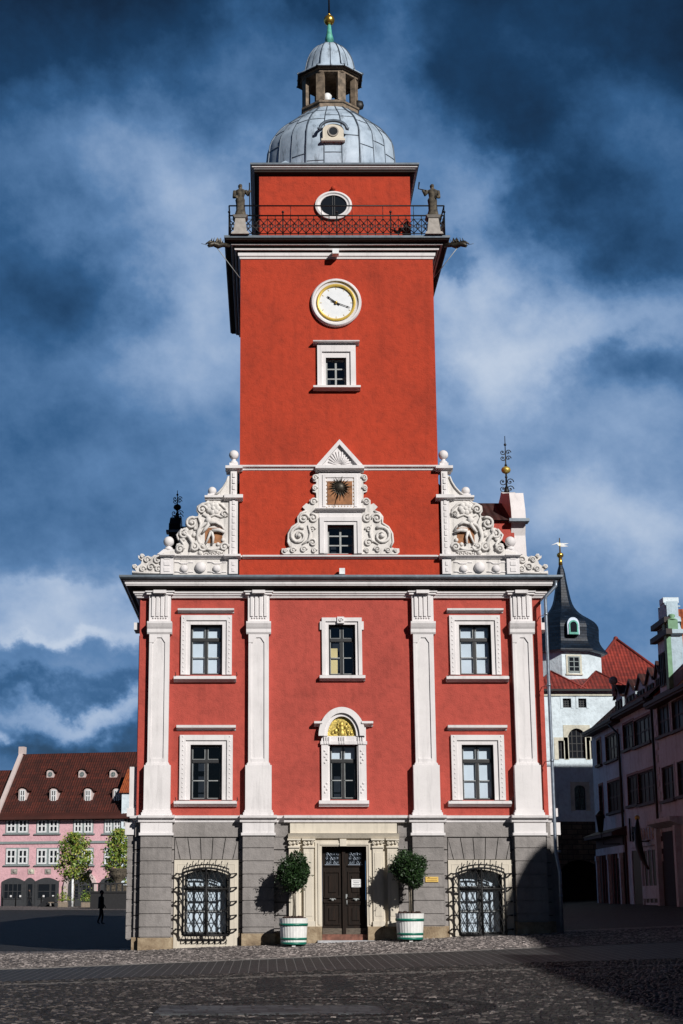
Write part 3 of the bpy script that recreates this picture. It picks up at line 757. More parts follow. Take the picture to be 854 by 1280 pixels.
# ground-floor windows with bulging iron grilles
def arch_open(q,rise=.16,n=14):
    a,b,c,d=q; pts=[]
    for i in range(n+1):
        t=i/n; pts.append((a+(b-a)*t, d-rise+rise*(1-(2*t-1)**2)))
    return pts
for gi,(q,o) in enumerate(zip(gws,gfr)):
    o=[o[0],o[1],gz((o[0]+o[1])/2,0)-.35,o[3]]
    w=sash(th,q,.05,'full')
    m=MB(); pts=arch_open(q)
    m.box(o[0],q[0],-.10,.3,o[2],o[3]); m.box(q[1],o[1],-.10,.3,o[2],o[3]); m.box(q[0],q[1],-.10,.3,o[2],q[2])
    for (p0,p1) in zip(pts,pts[1:]):
        b0=len(m.v); m.v+=[Vector(v_) for v_ in ((p0[0],-.10,p0[1]),(p1[0],-.10,p1[1]),(p1[0],-.10,o[3]),(p0[0],-.10,o[3]),(p0[0],.3,p0[1]),(p1[0],.3,p1[1]),(p1[0],.3,o[3]),(p0[0],.3,o[3]))]
        for f_ in ((0,1,2,3),(0,4,5,1),(3,2,6,7)): m._f([b0+k for k in f_])
    # thin incised border
    m.box(o[0]+.10,o[0]+.12,-.108,-.10,o[2]+.4,o[3]-.12); m.box(o[1]-.12,o[1]-.10,-.108,-.10,o[2]+.4,o[3]-.12); m.box(o[0]+.12,o[1]-.12,-.108,-.10,o[3]-.14,o[3]-.12)
    m.build('stone_surround',M['cream'],w)
    m=MB(); yb=-.34; r=.013
    a,b,c,d=q; a-=.04; b+=.04; c-=.02; top=d+.02
    ed=lambda t: d-.10+.14*(1-(2*t-1)**2)
    ar_=[(a+(b-a)*i/12,yb,ed(i/12)) for i in range(13)]
    m.tube(ar_,.03,5); m.tube([(x_,yb-.01,z_+.10) for x_,_,z_ in ar_],.022,5)
    m.tube([(a,yb,c),(a,yb,d-.1)],.034,5); m.tube([(b,yb,c),(b,yb,d-.1)],.034,5); m.tube([(a,yb,c),(b,yb,c)],.034,5)
    m.tube([((a+b)/2,yb-.005,c),((a+b)/2,yb-.005,d+.02)],.034,5); m.tube([(a,yb,c+(d-c)*.70),(b,yb,c+(d-c)*.70)],.034,5)
    m.tube([(a,yb,c+(d-c)*.38),(b,yb,c+(d-c)*.38)],.014,5)
    nb=7; rows_=[(c,c+(d-c)*.38,2),(c+(d-c)*.38,c+(d-c)*.70,1.5),(c+(d-c)*.70,d-.02,1.5)]
    for (z0,z1,per) in rows_:
        for half in (0,1):
            xa=a+(b-a)*half/2; wd=(b-a)/2
            nn=4
            for k in range(nn):
                for sg in (-1,1):
                    pts=[]; ns=12
                    for j in range(ns+1):
                        t=j/ns; ph=(t*per)%1.0; tri=abs(2*ph-1)
                        x_=xa+wd*(k+.5)/nn+sg*wd/nn*.5*(1-tri)
                        pts.append((x_,yb+.004*sg,z0+(z1-z0)*t))
                    m.tube(pts,.012,4)
    for k in range(8):
        x_=a+(b-a)*(k+.5)/8
        m.tube([(x_,yb,c),(x_,yb-.02,c-.10),(x_+.02,yb+.1,c-.16),(x_,-.10,c-.17),(x_,-.12,c-.26)],.017,4)
        m.tube([(x_,yb,ed((k+.5)/8)),(x_+.02,yb+.02,ed((k+.5)/8)+.20),(x_+.04,yb+.1,ed((k+.5)/8)+.26)],.016,4)
    for k in range(5):
        z_=c+.12+(d-c-.3)*k/4
        for (xe,sg) in ((a,-1),(b,1)):
            m.tube([(xe,yb,z_-.10),(xe+sg*.06,yb,z_+.04),(xe+sg*.22,yb+.06,z_+.06)],.020,4); m.tube([(xe,yb,z_+.04),(xe+sg*.22,yb+.06,z_+.06),(xe+sg*.22,-.1,z_+.04)],.026,4)
    m.build('grille',M['iron'],w)

# -- portal
zs_,ze_=FZ(1173),FZ(1060)
m=MB(); zg=gz(XC,0)
dL,dR=door[0],door[1]; zt=door[3]
m.box(dfr[0]+.02,dfr[1]-.02,-.16,0,FZ(1042),FZ(1027.5)); m.prof_x([(.16,FZ(1049)),(.20,FZ(1048)),(.28,FZ(1043)),(.30,FZ(1042))],dfr[0]-.04,dfr[1]+.04,0)
m.box(dfr[0]+.06,dfr[1]-.06,-.10,0,zt,FZ(1049)); m.box(XC-.10,XC+.10,-.2,-.1,zt,FZ(1049))
m.box(dL-.20,dL,-.14,.35,zg+.45,zt); m.box(dR,dR+.20,-.14,.35,zg+.45,zt); m.box(dL-.20,dR+.20,-.14,-.10,zt,zt+.16)
m.box(dL-.12,dL-.06,-.17,-.14,zg+.5,zt+.04); m.box(dR+.06,dR+.12,-.17,-.14,zg+.5,zt+.04); m.box(dL-.12,dR+.12,-.17,-.14,zt+.04,zt+.09)
m.box(dfr[0],dL-.20,-.08,0,zg+.45,zt+.1); m.box(dR+.20,dfr[1],-.08,0,zg+.45,zt+.1)
for s in (-1,1):
    for k in (0,1):
        x=XC+s*(dx(386,1100)+k*.44) 
        m.box(x-.155,x+.155,-.2,-.08,zg+.45,ze_); m.box(x-.10,x+.10,-.215,-.2,zg+.75,ze_-.15); m.box(x-.18,x+.18,-.24,-.08,zg+.45,zg+.6)
        m.box(x-.18,x+.18,-.25,-.05,ze_,ze_+.05); m.box(x-.20,x+.20,-.28,-.05,ze_+.22,ze_+.27); m.box(x-.14,x+.14,-.2,-.05,ze_+.05,ze_+.22)
        for sg in (-1,1): m.volute(x+sg*.12,ze_+.15,.06,-.24,.02,1.2,0,sg)
        m.sphere((x,-.24,ze_+.14),.05,8)
p=m.build('portal',M['cream'],th)
m=MB()
for s in (-1,1):
    x0=XC+s*(dx(395,1100)-.06 if False else 0); 
m.box(dfr[0]-.02,dL-.01,-.27,0,zg-.4,zg+.45); m.box(dR+.01,dfr[1]+.02,-.27,0,zg-.4,zg+.45)
split_build(m,'base_stone',M['sand'],p,lambda c:c.x>XC)
m=MB(); m.box(dL,dR,-.02,.3,zg-.3,zg+.22); m.build('upper_step',M['redstep'],p)
m=MB(); m.box(dL-.15,dR+.2,-.42,-.02,zg-.3,zg+.05); m.build('threshold',M['palestep'],p)
dz0=zg+.22; mid=(dL+dR)/2
m=MB(); m.box(mid-.05,mid+.05,.13,.28,dz0,zt-.0); m.box(dL,dR,.12,.3,zt-.09,zt); 
for s,(u0,u1) in ((-1,(dL+.02,mid-.05)),(1,(mid+.05,dR-.02))):
    leaf=MB(); H=zt-.09-dz0; y=.2
    leaf.box(u0,u1,y,y+.08,dz0,dz0+H)
    def panel(z0,z1):
        leaf.box(u0+.07,u1-.07,y-.035,y,dz0+H*z0,dz0+H*z0+.035); leaf.box(u0+.07,u1-.07,y-.035,y,dz0+H*z1-.035,dz0+H*z1)
        leaf.box(u0+.07,u0+.105,y-.03,y,dz0+H*z0+.035,dz0+H*z1-.035); leaf.box(u1-.105,u1-.07,y-.03,y,dz0+H*z0+.035,dz0+H*z1-.035)
        cx=(u0+u1)/2; wx=(u1-u0)/2-.19; zc=(dz0+H*z0+dz0+H*z1)/2; hzz=H*(z1-z0)/2-.13
        leaf.prism([(cx-wx,zc-hzz),(cx+wx,zc-hzz),(cx+wx,zc+hzz),(cx-wx,zc+hzz)],y-.03,y)
    panel(.11,.36); panel(.44,.74); leaf.box(u0+.04,u1-.04,y-.05,y,dz0+H*.37,dz0+H*.385); leaf.box(u0+.04,u1-.04,y-.05,y,dz0+H*.425,dz0+H*.44)
    leaf.box(u0+.06,u1-.06,y-.05,y,dz0+H*.80,dz0+H*.815)
    d_=leaf.build('door_leaf',M['oak'],th)
    m2=MB(); m2.box(u0+.10,u1-.10,y-.012,y-.002,dz0+H*.82,dz0+H*.97); m2.build('pane',M['farglass'],d_)
    m2=MB()
    for k in range(4):
        for j in range(3): m2.volute(u0+.15+(u1-u0-.3)*k/3,dz0+H*(.845+.05*j),.05,y-.03,.009,1.2,k+j,1 if (k+j)%2 else -1)
    m2.box(u0+.08,u1-.08,y-.04,y-.012,dz0+H*.815,dz0+H*.825)
    m2.build('ornamental_grating',M['pipe'],d_)
    m2=MB(); cx=(u0+u1)/2; zz=dz0+H*.405
    m2.sphere((cx,y-.05,zz),.045,8); m2.tube([(cx-.10,y-.05,zz+.01),(cx-.05,y-.07,zz+.03),(cx,y-.07,zz-.02),(cx+.05,y-.07,zz+.03),(cx+.10,y-.05,zz+.01)],.016,6)
    m2.build('knob',M['palebar'],d_)
    m2=MB(); m2.box(u0,u1,y-.02,y,dz0,dz0+H*.07); m2.build('kickboard',M['kick'],d_)
    if s>0:
        m2=MB(); m2.box(u0+.0,u0+.05,y-.03,y,dz0+H*.42,dz0+H*.47); m2.tube([(u0+.03,y-.06,dz0+H*.40),(u0+.03,y-.07,dz0+H*.36),(u0+.03,y-.03,dz0+H*.34)],.016,6); m2.build('handle',M['palebar'],d_)
m.build('door_frame',M['oak'],p)
m=MB(); q=rect(439.5,452,1099,1109,.15); m.box(q[0],q[1],.145,.15,q[2],q[3]); nt=m.build('notice',M['paper'],origin=None,label='white printed notice sheet fixed to the right dark oak door leaf',cat='notice')
m=MB()
for k in range(4): z_=q[3]-.05-.05*k; m.box(q[0]+.04+.02*(k%2),q[1]-.04-.03*(k%2),.1425,.1445,z_-.008,z_+.008)
m.build('printed_lines',M['ink'],nt)
m=MB(); q=rect(532,548,1096,1102.5,-.30); m.box(q[0],q[1],-.315,-.285,q[2],q[3]); yp=m.build('sign_plate',M['yellow'],label='small yellow sign plate on grey pilaster base right of the door',cat='sign')
m=MB()
for k in range(2):
    z_=q[3]-.05-.06*k; x_=q[0]+.04
    while x_<q[1]-.05: m.box(x_,x_+.012,-.319,-.3155,z_-.015,z_+.015); x_+=.026
m.build('lettering',M['lettering'],yp)
# -- downpipe at the right corner
m=MB(); X1=BX1+.03
px_=F(684,760,-.1)[0]
PXp,PYp=BX1+.08,-.46
m.tube([(BX1+.42,-.5,CZ[4]-.02),(BX1+.42,-.5,CZ[4]-.18),(PXp+.02,PYp,CZ[4]-.5),(PXp,PYp,CZ[4]-.62),(PXp,PYp,BB[0]-.9),(PXp+.10,PYp,BB[0]-1.5),(PXp+.10,PYp,gz(BX1,0)-.05)],.052,10)
for z_ in (3.2,1.9): m.tube([(PXp+.10,PYp,z_),(PXp+.10,PYp,z_+.07)],.066,10)
for z_ in (5.9,8.2,10.4): m.tube([(PXp,PYp,z_),(PXp,PYp,z_+.07)],.066,10); m.tube([(PXp,PYp,z_+.03),(BX1-.05,-.02,z_+.03)],.012,5)
m.build('downpipe',M['pipe'],th)
# -- roof of the long body
zR0=CZ[6]+.05; ridge=zR0+6.2
m=MB(); ov=.3
L=math.hypot(HW+.3,ridge-zR0)
m.face([(BX0-.3,BD,zR0),(BX0-.3,.45,zR0),(XC,.45,ridge),(XC,BD,ridge)],[(0,0),(BD,0),(BD,L),(0,L)])
m.face([(BX1+.3,.45,zR0),(BX1+.3,BD,zR0),(XC,BD,ridge),(XC,.45,ridge)],[(0,0),(BD,0),(BD,L),(0,L)])
m.build('roof',M['tile_brown'],th)
m=MB(); m.face([(BX0,BD,zR0),(XC,BD,ridge),(BX1,BD,zR0)]); m.build('rear_gable_wall',M['red_body'],th)

# ------------------------------------------------------------ TOWER
TH_=3.17; TX0,TX1=XC-TH_,XC+TH_; TD=8.1
zT0=CZ[6]; zT1=FZ(324)
tw=rect(407.4,433,447.5,484); tg=rect(409.5,442.3,657,692.5)
zTT=FZ(296,-.5)
m=MB(); fa(m,TX0,TX1,zT0-.2,zTT,0,.3,[tw,tg])
m.face([(TX0,0,zT0),(TX0,TD,zT0),(TX0,TD,zTT),(TX0,0,zTT)][::-1]); m.face([(TX1,0,zT0),(TX1,TD,zT0),(TX1,TD,zTT),(TX1,0,zTT)])
m.face([(TX0,TD,zT0),(TX1,TD,zT0),(TX1,TD,zTT),(TX0,TD,zTT)][::-1])
m.build('tower_wall',M['red_tower'],th)
w=sash(th,tw,0,'dark',True)
o=rect(396.7,444.7,432,484); m=MB(); frame_mb(m,[o[0],o[1],tw[2],o[3]],tw,-.10,.14,.06); m.build('architrave',M['white'],w)
q=rect(391.2,449,428.3,432.2); m=MB(); m.prof_x([(.05,q[2]),(.12,q[2]+.05),(.24,q[2]+.07),(.25,q[3])],q[0],q[1],0); m.build('lintel_cornice',M['white'],w)
q=rect(391.5,450.5,484.4,489); m=MB(); m.prof_x([(.08,q[2]),(.16,q[2]+.05),(.25,q[2]+.06),(.25,q[3])],q[0],q[1],0); m.build('sill',M['white'],w)
# string courses
m=MB()
z_=FZ(588.5); m.sweep_rect([(0,z_),(.03,z_+.02),(.04,z_+.08),(.12,z_+.11),(.13,z_+.16),(0,z_+.19)],TX0,TX1,0,TD,False); m.build('string_course',M['white'],th)
# tower cornice
K=[FZ(324),FZ(322),FZ(315.6,-.08),FZ(312.4,-.18),FZ(310.4,-.2),FZ(305.9,-.3),FZ(304.6,-.32),FZ(299,-.50),FZ(297,-.52),FZ(294,-.54)]
m=MB(); m.sweep_rect([(0,K[0]),(.03,K[0]),(.04,K[0]+.06),(.08,K[0]+.09),(.09,K[2]),(0,K[2]+.02)],TX0,TX1,0,TD,False)
m.sweep_rect([(.12,K[3]-.01),(.19,K[3]),(.20,K[4]),(.1,K[4]+.01)],TX0,TX1,0,TD,False)
m.sweep_rect([(.24,K[5]-.01),(.31,K[5]),(.32,K[6]),(.2,K[6]+.01)],TX0,TX1,0,TD,False)
m.build('tower_cornice',M['white'],th)
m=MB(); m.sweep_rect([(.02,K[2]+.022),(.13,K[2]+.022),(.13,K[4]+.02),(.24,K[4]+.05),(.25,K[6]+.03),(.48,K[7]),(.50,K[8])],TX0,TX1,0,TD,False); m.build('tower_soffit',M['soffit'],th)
m=MB(); m.sweep_rect([(.49,K[8]),(.53,K[8]),(.54,K[9]),(-1.5,K[9]+.03)],TX0,TX1,0,TD,True); m.build('platform_edge',M['zincedge'],th)
m=MB(); q=rect(415.5,423.5,312.5,318.5,-.3); m.box(q[0],q[1],-.42,-.12,q[2],q[3]); m.build('floodlight',M['white_bar'],th)
# clock
cx,cz=F(420.2,379.3); rr=F(451.8,379)[0]-cx; rz=(FZ(350)-FZ(408.5))/2
m=MB(); m.ring_xz(cx,cz,[(rr,0),(rr,-.10),(rr-.04,-.15),(rr-.09,-.15),(rr-.11,-.09),(rr*.76,-.06),(rr*.76,0)],56); ck=m.build('clock',M['white'],th)
m=MB(); m.disc_xz(cx,cz,rr*.75,rr*.75,-.05,-.02,48); m.build('dial',M['dial'],ck)
m=MB(); m.ring_xz(cx,cz,[(rr*.77,-.05),(rr*.77,-.11),(rr*.73,-.125),(rr*.68,-.11),(rr*.665,-.05)],56); m.build('gilt_ring',M['giltpaint'],ck)
m=MB()
for k in range(12):
    a_=k*math.pi/6; c_,s_=math.cos(a_),math.sin(a_)
    m.tube([(cx+c_*rr*.57,-.055,cz+s_*rr*.57),(cx+c_*rr*.64,-.055,cz+s_*rr*.64)],.010,4)
    m.build('hour_mark',M['giltpaint'],ck); m=MB()
for (px_,py_,r_) in ((408.7,371.3,.026),(438,385.6,.018)):
    X_,Z_=F(px_,py_); m=MB(); vx,vz=X_-cx,Z_-cz
    m.tube([(cx-vx*.35,-.085,cz-vz*.35),(cx-vx*.2,-.085,cz-vz*.2),(cx,-.085,cz),(cx+vx*.7,-.085,cz+vz*.7),(cx+vx*.78,-.085,cz+vz*.78),(cx+vx,-.085,cz+vz)],[r_*.9,r_*.5,r_*.9,r_*.6,r_*1.1,r_*.2],6,.4); m.build('clock_hand',M['iron'],ck)
m=MB(); m.sphere((cx,-.1,cz),.05,8); m.build('hub',M['gold'],ck)

# railing
def rail_run(m, p0, p1, z0, zt, posts=True):
    p0=Vector(p0); p1=Vector(p1); L_=(p1-p0).length; n=max(2,int(round(L_/.25)))
    dirv=(p1-p0)/L_
    up=Vector((0,0,1)); P=lambda t,z: (p0+dirv*t).to_3d()+up*z if False else Vector((p0.x+dirv.x*t,p0.y+dirv.y*t,z))
    zr=z0+.74
    m.tube([P(0,zt),P(L_,zt)],.026,5); m.tube([P(0,zr),P(L_,zr)],.026,5); m.tube([P(0,z0+.10),P(L_,z0+.10)],.018,5); m.tube([P(0,zr-.12),P(L_,zr-.12)],.010,4)
    for k in range(n+1):
        t=L_*k/n; m.tube([P(t,z0),P(t,zr)],.016,4)
    for k in range(n):
        t0=L_*k/n; t1=L_*(k+1)/n; mm=(t0+t1)/2; zz0=z0+.12; zz1=zr-.12; zm=(zz0+zz1)/2
        m.tube([P(t0,zz0),P(mm,zm-.1),P(t1,zm),P(mm,zm+.1),P(t0,zz1)],.018,4); m.tube([P(t1,zz0),P(mm,zm-.1),P(t0,zm),P(mm,zm+.1),P(t1,zz1)],.018,4)
        m.tube([P(mm-.05,zm),P(mm,zm+.08),P(mm+.05,zm),P(mm,zm-.08),P(mm-.05,zm)],.018,4)
    for k in range(0,n+1,max(2,n//4)):
        t=L_*k/n; m.tube([P(t,z0),P(t,zr+.10)],.022,5); q=P(t,zr+.13); m.sphere(tuple(q),.045,8)
    for k in range(0,n+1,max(2,n//6)):
        t=L_*k/n; m.tube([P(t,zr),P(t,zt)],.013,4)
zp=K[9]+.02; ro=.38; rt=FZ(257,-.4)
m=MB(); rail_run(m,(TX0-ro,-ro,0),(TX1+ro,-ro,0),zp,rt)
r1=m.build('platform_railing',M['iron'],th)
for xx in (TX0-ro,TX1+ro):
    m=MB(); rail_run(m,(xx,-ro,0),(xx,TD+ro,0),zp,rt); m.build('platform_railing',M['iron'],th)
m=MB(); rail_run(m,(TX0-ro,TD+ro,0),(TX1+ro,TD+ro,0),zp,rt); m.build('platform_railing',M['iron'],th)
# upper stage
SY0=.95; SY1=SY0+6.0; q=rect(322,511,220,290,SY0); SX0=XC-(q[1]-q[0])/2; SX1=XC+(q[1]-q[0])/2
zs1=FZ(219,SY0)
m=MB(); m.box(SX0,SX1,SY0,SY1,zp-.1,zs1+.4); m.build('upper_stage_wall',M['red_tower'],th)
H=[FZ(220,SY0),FZ(217,SY0-.1),FZ(213,SY0-.18),FZ(208,SY0-.25),FZ(205.5,SY0-.3),FZ(203,SY0-.32)]
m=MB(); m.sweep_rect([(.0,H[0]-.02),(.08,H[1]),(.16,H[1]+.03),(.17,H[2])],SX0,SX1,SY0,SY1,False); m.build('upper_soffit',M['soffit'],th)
m=MB(); m.sweep_rect([(.12,H[2]+.03),(.18,H[2]+.05),(.19,H[3]-.04),(.24,H[3]-.02),(.25,H[3]+.01)],SX0,SX1,SY0,SY1,False); m.build('upper_cornice',M['white'],th)
m=MB(); m.sweep_rect([(.24,H[3]+.02),(.30,H[4]),(.31,H[5]),(-.6,H[5]+.05)],SX0,SX1,SY0,SY1,True); m.build('upper_gutter',M['zincedge'],th)
# oval window
ox,oz=F(417,257.8,SY0); oa=F(440,257,SY0)[0]-ox; ob_=(FZ(240.6,SY0)-FZ(275.5,SY0))/2
m=MB(); k=1/oa
m.ring_xz(ox,oz,[(oa,SY0),(oa,SY0-.10),(oa-.07,SY0-.12),(oa-.12,SY0-.08),(oa-.17,SY0-.08),(oa-.18,SY0-.02)],48,1,ob_/oa); ow=m.build('oval_window',M['white'],th)
m=MB(); m.disc_xz(ox,oz,oa-.17,(oa-.17)*ob_/oa,SY0-.035,SY0-.01,40); m.build('pane',M['farglass'],ow)
m=MB(); 
for xx in (-.035,.035): m.box(ox+xx-.012,ox+xx+.012,SY0-.06,SY0-.035,oz-(oa-.2)*ob_/oa,oz+(oa-.2)*ob_/oa)
m.box(ox-oa+.2,ox-.05,SY0-.055,SY0-.035,oz-.012,oz+.012); m.box(ox+.05,ox+oa-.2,SY0-.055,SY0-.035,oz-.012,oz+.012)
m.build('glazing_bar',M['darkwood'],ow)
m=MB(); m.sphere((ox,SY0-.1,oz+ob_+.10),.09,8); m.build('knob',M['red_tower'],ow)
# dome
DY=(SY0+SY1)/2+.1; s35=(DY+50)*math.cos(TH)
def ZD(py): return FZ(py,DY)
zd0=H[5]+.03
prof=[(2.50,zd0),(2.44,zd0+.3),(2.36,ZD(196)),(2.20,ZD(187)),(2.00,ZD(177)),(1.77,ZD(169)),(1.53,ZD(163)),(1.30,ZD(157)),(1.15,ZD(152.5)),(1.0,FZ(131.5,DY-1.0)-.02)]
# smooth the profile
def smooth(pr,k=3):
    for _ in range(k):
        o=[pr[0]]
        for a_,b_ in zip(pr,pr[1:]): o+=[(a_[0]*.75+b_[0]*.25,a_[1]*.75+b_[1]*.25),(a_[0]*.25+b_[0]*.75,a_[1]*.25+b_[1]*.75)]
        o.append(pr[-1]); pr=o
    return pr
ps=smooth(prof,2)
PH=math.pi/8
def octr(a, n=8, ph=PH):      # radius factor giving softened octagonal plan
    t=((a-ph)%(2*math.pi/n))-math.pi/n
    return .55+.45*math.cos(math.pi/n)/math.cos(t)*1.03
def lathe_oct(m, pr, cx, cy, n=48, sm=True, sharp=0.0):
    b=len(m.v)
    for (r,z) in pr:
        for k in range(n):
            a=2*math.pi*k/n+PH; f=octr(a)*(1-sharp)+sharp*math.cos(math.pi/8)/math.cos(((a-PH)%(math.pi/4))-math.pi/8); m.v.append(Vector((cx+r*f*math.cos(a),cy+r*f*math.sin(a),z)))
    for i in range(len(pr)-1):
        for k in range(n):
            j=(k+1)%n; m._f([b+i*n+k,b+i*n+j,b+(i+1)*n+j,b+(i+1)*n+k],None,True)
    m._f([b+(len(pr)-1)*n+k for k in range(n)])
m=MB(); lathe_oct(m,ps,XC,DY)
# broaches at the corners
for sx in (-1,1):
    for sy in (-1,1):
        cx_,cy_=XC+sx*2.5,DY+sy*2.6
        m.face([(cx_,cy_,zd0-.01),(XC+sx*2.52,DY+sy*.6,zd0),(XC+sx*1.55,DY+sy*1.55,zd0+1.0)]); m.face([(cx_,cy_,zd0-.01),(XC+sx*.7,DY+sy*2.56,zd0),(XC+sx*1.55,DY+sy*1.55,zd0+1.0)])
dome=m.build('dome',M['zinc'],th)
m=MB(); rnd=random.Random(3)
for k in range(24):
    a=2*math.pi*(k+.0)/24+PH; f=octr(a); main=(k%3==0)
    m.tube([(XC+(r+.012)*f*math.cos(a),DY+(r+.012)*f*math.sin(a),z) for (r,z) in ps[::2]+[ps[-1]]],.032 if main else .019,4)
    for j in (rnd.uniform(.12,.25),rnd.uniform(.4,.5),rnd.uniform(.62,.75)):
        i=int(j*(len(ps)-1)); r,z=ps[i]; pts=[]
        for q_ in range(4):
            aa=a+2*math.pi/24*q_/3; ff=octr(aa); pts.append((XC+(r+.008)*ff*math.cos(aa),DY+(r+.008)*ff*math.sin(aa),z))
        m.tube(pts,.014,4)
m.build('standing_seam',M['seam'],dome)
# dormer in the dome
q=rect(400.5,426.5,162,182,DY-2.1); cxd=XC; z0=q[2]; z1=q[3]; yd=DY-2.45
hw_=(q[1]-q[0])/2
m=MB()
pts=[(cxd-hw_,z0+.08),(cxd+hw_,z0+.08),(cxd+hw_,z0+.42)]+[(cxd+hw_*math.cos(math.pi*i/12),z0+.42+.24*math.sin(math.pi*i/12)) for i in range(1,12)]+[(cxd-hw_,z0+.42)]
m.prism(pts,yd,yd+1.3); m.box(cxd-hw_-.05,cxd+hw_+.05,yd-.06,yd+.3,z0,z0+.08)
dd=m.build('dome_dormer',M['cream'],dome)
m=MB()
arc=[(cxd+(hw_+.10)*math.cos(math.pi*i/12),yd-.06,z0+.44+.30*math.sin(math.pi*i/12)) for i in range(13)]
arc=[(cxd+hw_+.18,yd-.06,z0+.42)]+arc+[(cxd-hw_-.18,yd-.06,z0+.42)]
m.tube(arc,.06,5); 
for off in (.3,.8,1.2): m.tube([(x_,yd+off,z_) for x_,_,z_ in arc],.05,5)
m.build('dormer_hood',M['seam'],dd)
m=MB(); m.disc_xz(cxd,z0+.36,.15,.15,yd-.02,yd-.003,20); m.build('pane',M['dark_room'],dd)
m=MB(); m.ring_xz(cxd,z0+.36,[(.19,yd),(.19,yd-.04),(.15,yd-.04),(.15,yd)],24); m.build('round_frame',M['concrete'],dd)
# lantern
OCT=8
def octv(r,z,cx=XC,cy=None,ph=PH): cy=DY if cy is None else cy; return [Vector((cx+r*math.cos(2*math.pi*k/8+ph),cy+r*math.sin(2*math.pi*k/8+ph),z)) for k in range(8)]
LR=1.08; zl0=FZ(131.5,DY-1.0)-.12; zl1=FZ(124,DY-1.0); zl2=FZ(87,DY-.95)
m=MB(); m.lathe([(LR+.0,zl0),(LR+.0,zl1-.14),(LR+.05,zl1-.12),(LR+.05,zl1-.05),(LR-.02,zl1-.06),(LR-.02,zl1)],XC,DY,8,PH,sm=False)
lt=m.build('lantern',M['lantern'],th)
for k in range(8):
    m=MB(); a=2*math.pi*k/8+PH; v_=Vector((math.cos(a),math.sin(a),0)); t_=Vector((-v_.y,v_.x,0))
    c_=Vector((XC,DY,0))+v_*(LR-.16)
    w_=.15
    pts=[c_+v_*.11+t_*w_, c_+v_*.11-t_*w_, c_-v_*.08-t_*w_*.8, c_-v_*.08+t_*w_*.8]
    b0=len(m.v)
    for zz in (zl1,zl2):
        for p_ in pts: m.v.append(Vector((p_.x,p_.y,zz)))
    for q_ in ((0,1,5,4),(1,2,6,5),(2,3,7,6),(3,0,4,7)): m._f([b0+i for i in q_])
    m.build('lantern_post',M['lantern'],lt)
m=MB(); m.lathe([(LR-.04,zl2-.12),(LR+.0,zl2-.1),(LR+.02,zl2),(LR+.1,zl2+.02)],XC,DY,8,PH,sm=False); m.build('lantern_beam',M['lantern'],lt)
zb_=FZ(80,DY-1.15)
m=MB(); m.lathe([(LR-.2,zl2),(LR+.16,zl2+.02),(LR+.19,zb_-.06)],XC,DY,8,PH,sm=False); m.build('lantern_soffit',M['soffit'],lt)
m=MB(); zt2=FZ(55.5,DY)
pr2=smooth([(LR+.20,zb_-.06),(LR+.21,zb_),(.97,zb_+.1),(.93,zb_+.45),(.80,zb_+.85),(.52,zt2-.18),(.13,zt2)],2)
lathe_oct(m,pr2,XC,DY,32,sharp=1.0); cap=m.build('lantern_dome',M['zinc'],lt)
m=MB()
for k in range(16):
    a=2*math.pi*k/16+PH; f=math.cos(math.pi/8)/math.cos(((a-PH+1e-6)%(math.pi/4))-math.pi/8); m.tube([(XC+(r+.01)*f*math.cos(a),DY+(r+.01)*f*math.sin(a),z) for r,z in pr2[::2]+[pr2[-1]]],.024 if k%2==0 else .016,4)
m.build('standing_seam',M['seam'],cap)
m=MB(); m.lathe([(.17,zt2-.02),(.15,zt2+.15),(.17,zt2+.17),(.10,zt2+.45),(.06,FZ(31,DY))],XC,DY,12); m.build('spire_base',M['patina'],lt)
m=MB(); zb3=FZ(25.5,DY); m.sphere((XC,DY,zb3),.205,16,1,1); m.lathe([(.08,zb3+.19),(.05,zb3+.26),(.02,zb3+.3)],XC,DY,8); m.build('gilt_ball',M['gold'],lt)
m=MB(); m.tube([(XC,DY,zb3+.2),(XC,DY,zb3+2.6)],[.035,.02],6); m.build('finial_rod',M['iron'],lt)
m=MB(); m.lathe([(.0,zl1+.02),(.14,zl1+.03),(.13,zl1+.1),(.16,zl1+.28),(.10,zl1+.36),(.0,zl1+.38)],XC-.12,DY-.7,12); m.build('lantern_lamp',M['white_bar'],lt)
m=MB(); m.lathe([(.17,zl1+.35),(.42,zl1+.15),(.55,zl1-.25),(.60,zl1-.30)],XC+.2,DY+.1,14); m.build('bell',M['bronze'],lt)
m=MB(); vv=Vector((1.15,-.25,0)); m.lathe([(.02,zl1-.1),(.16,zl1-.05),(.2,zl1+.1),(.16,zl1+.25),(.02,zl1+.3)],XC+1.02,DY-.35,12,sy=.5); m.build('siren_horn',M['iron'],lt)

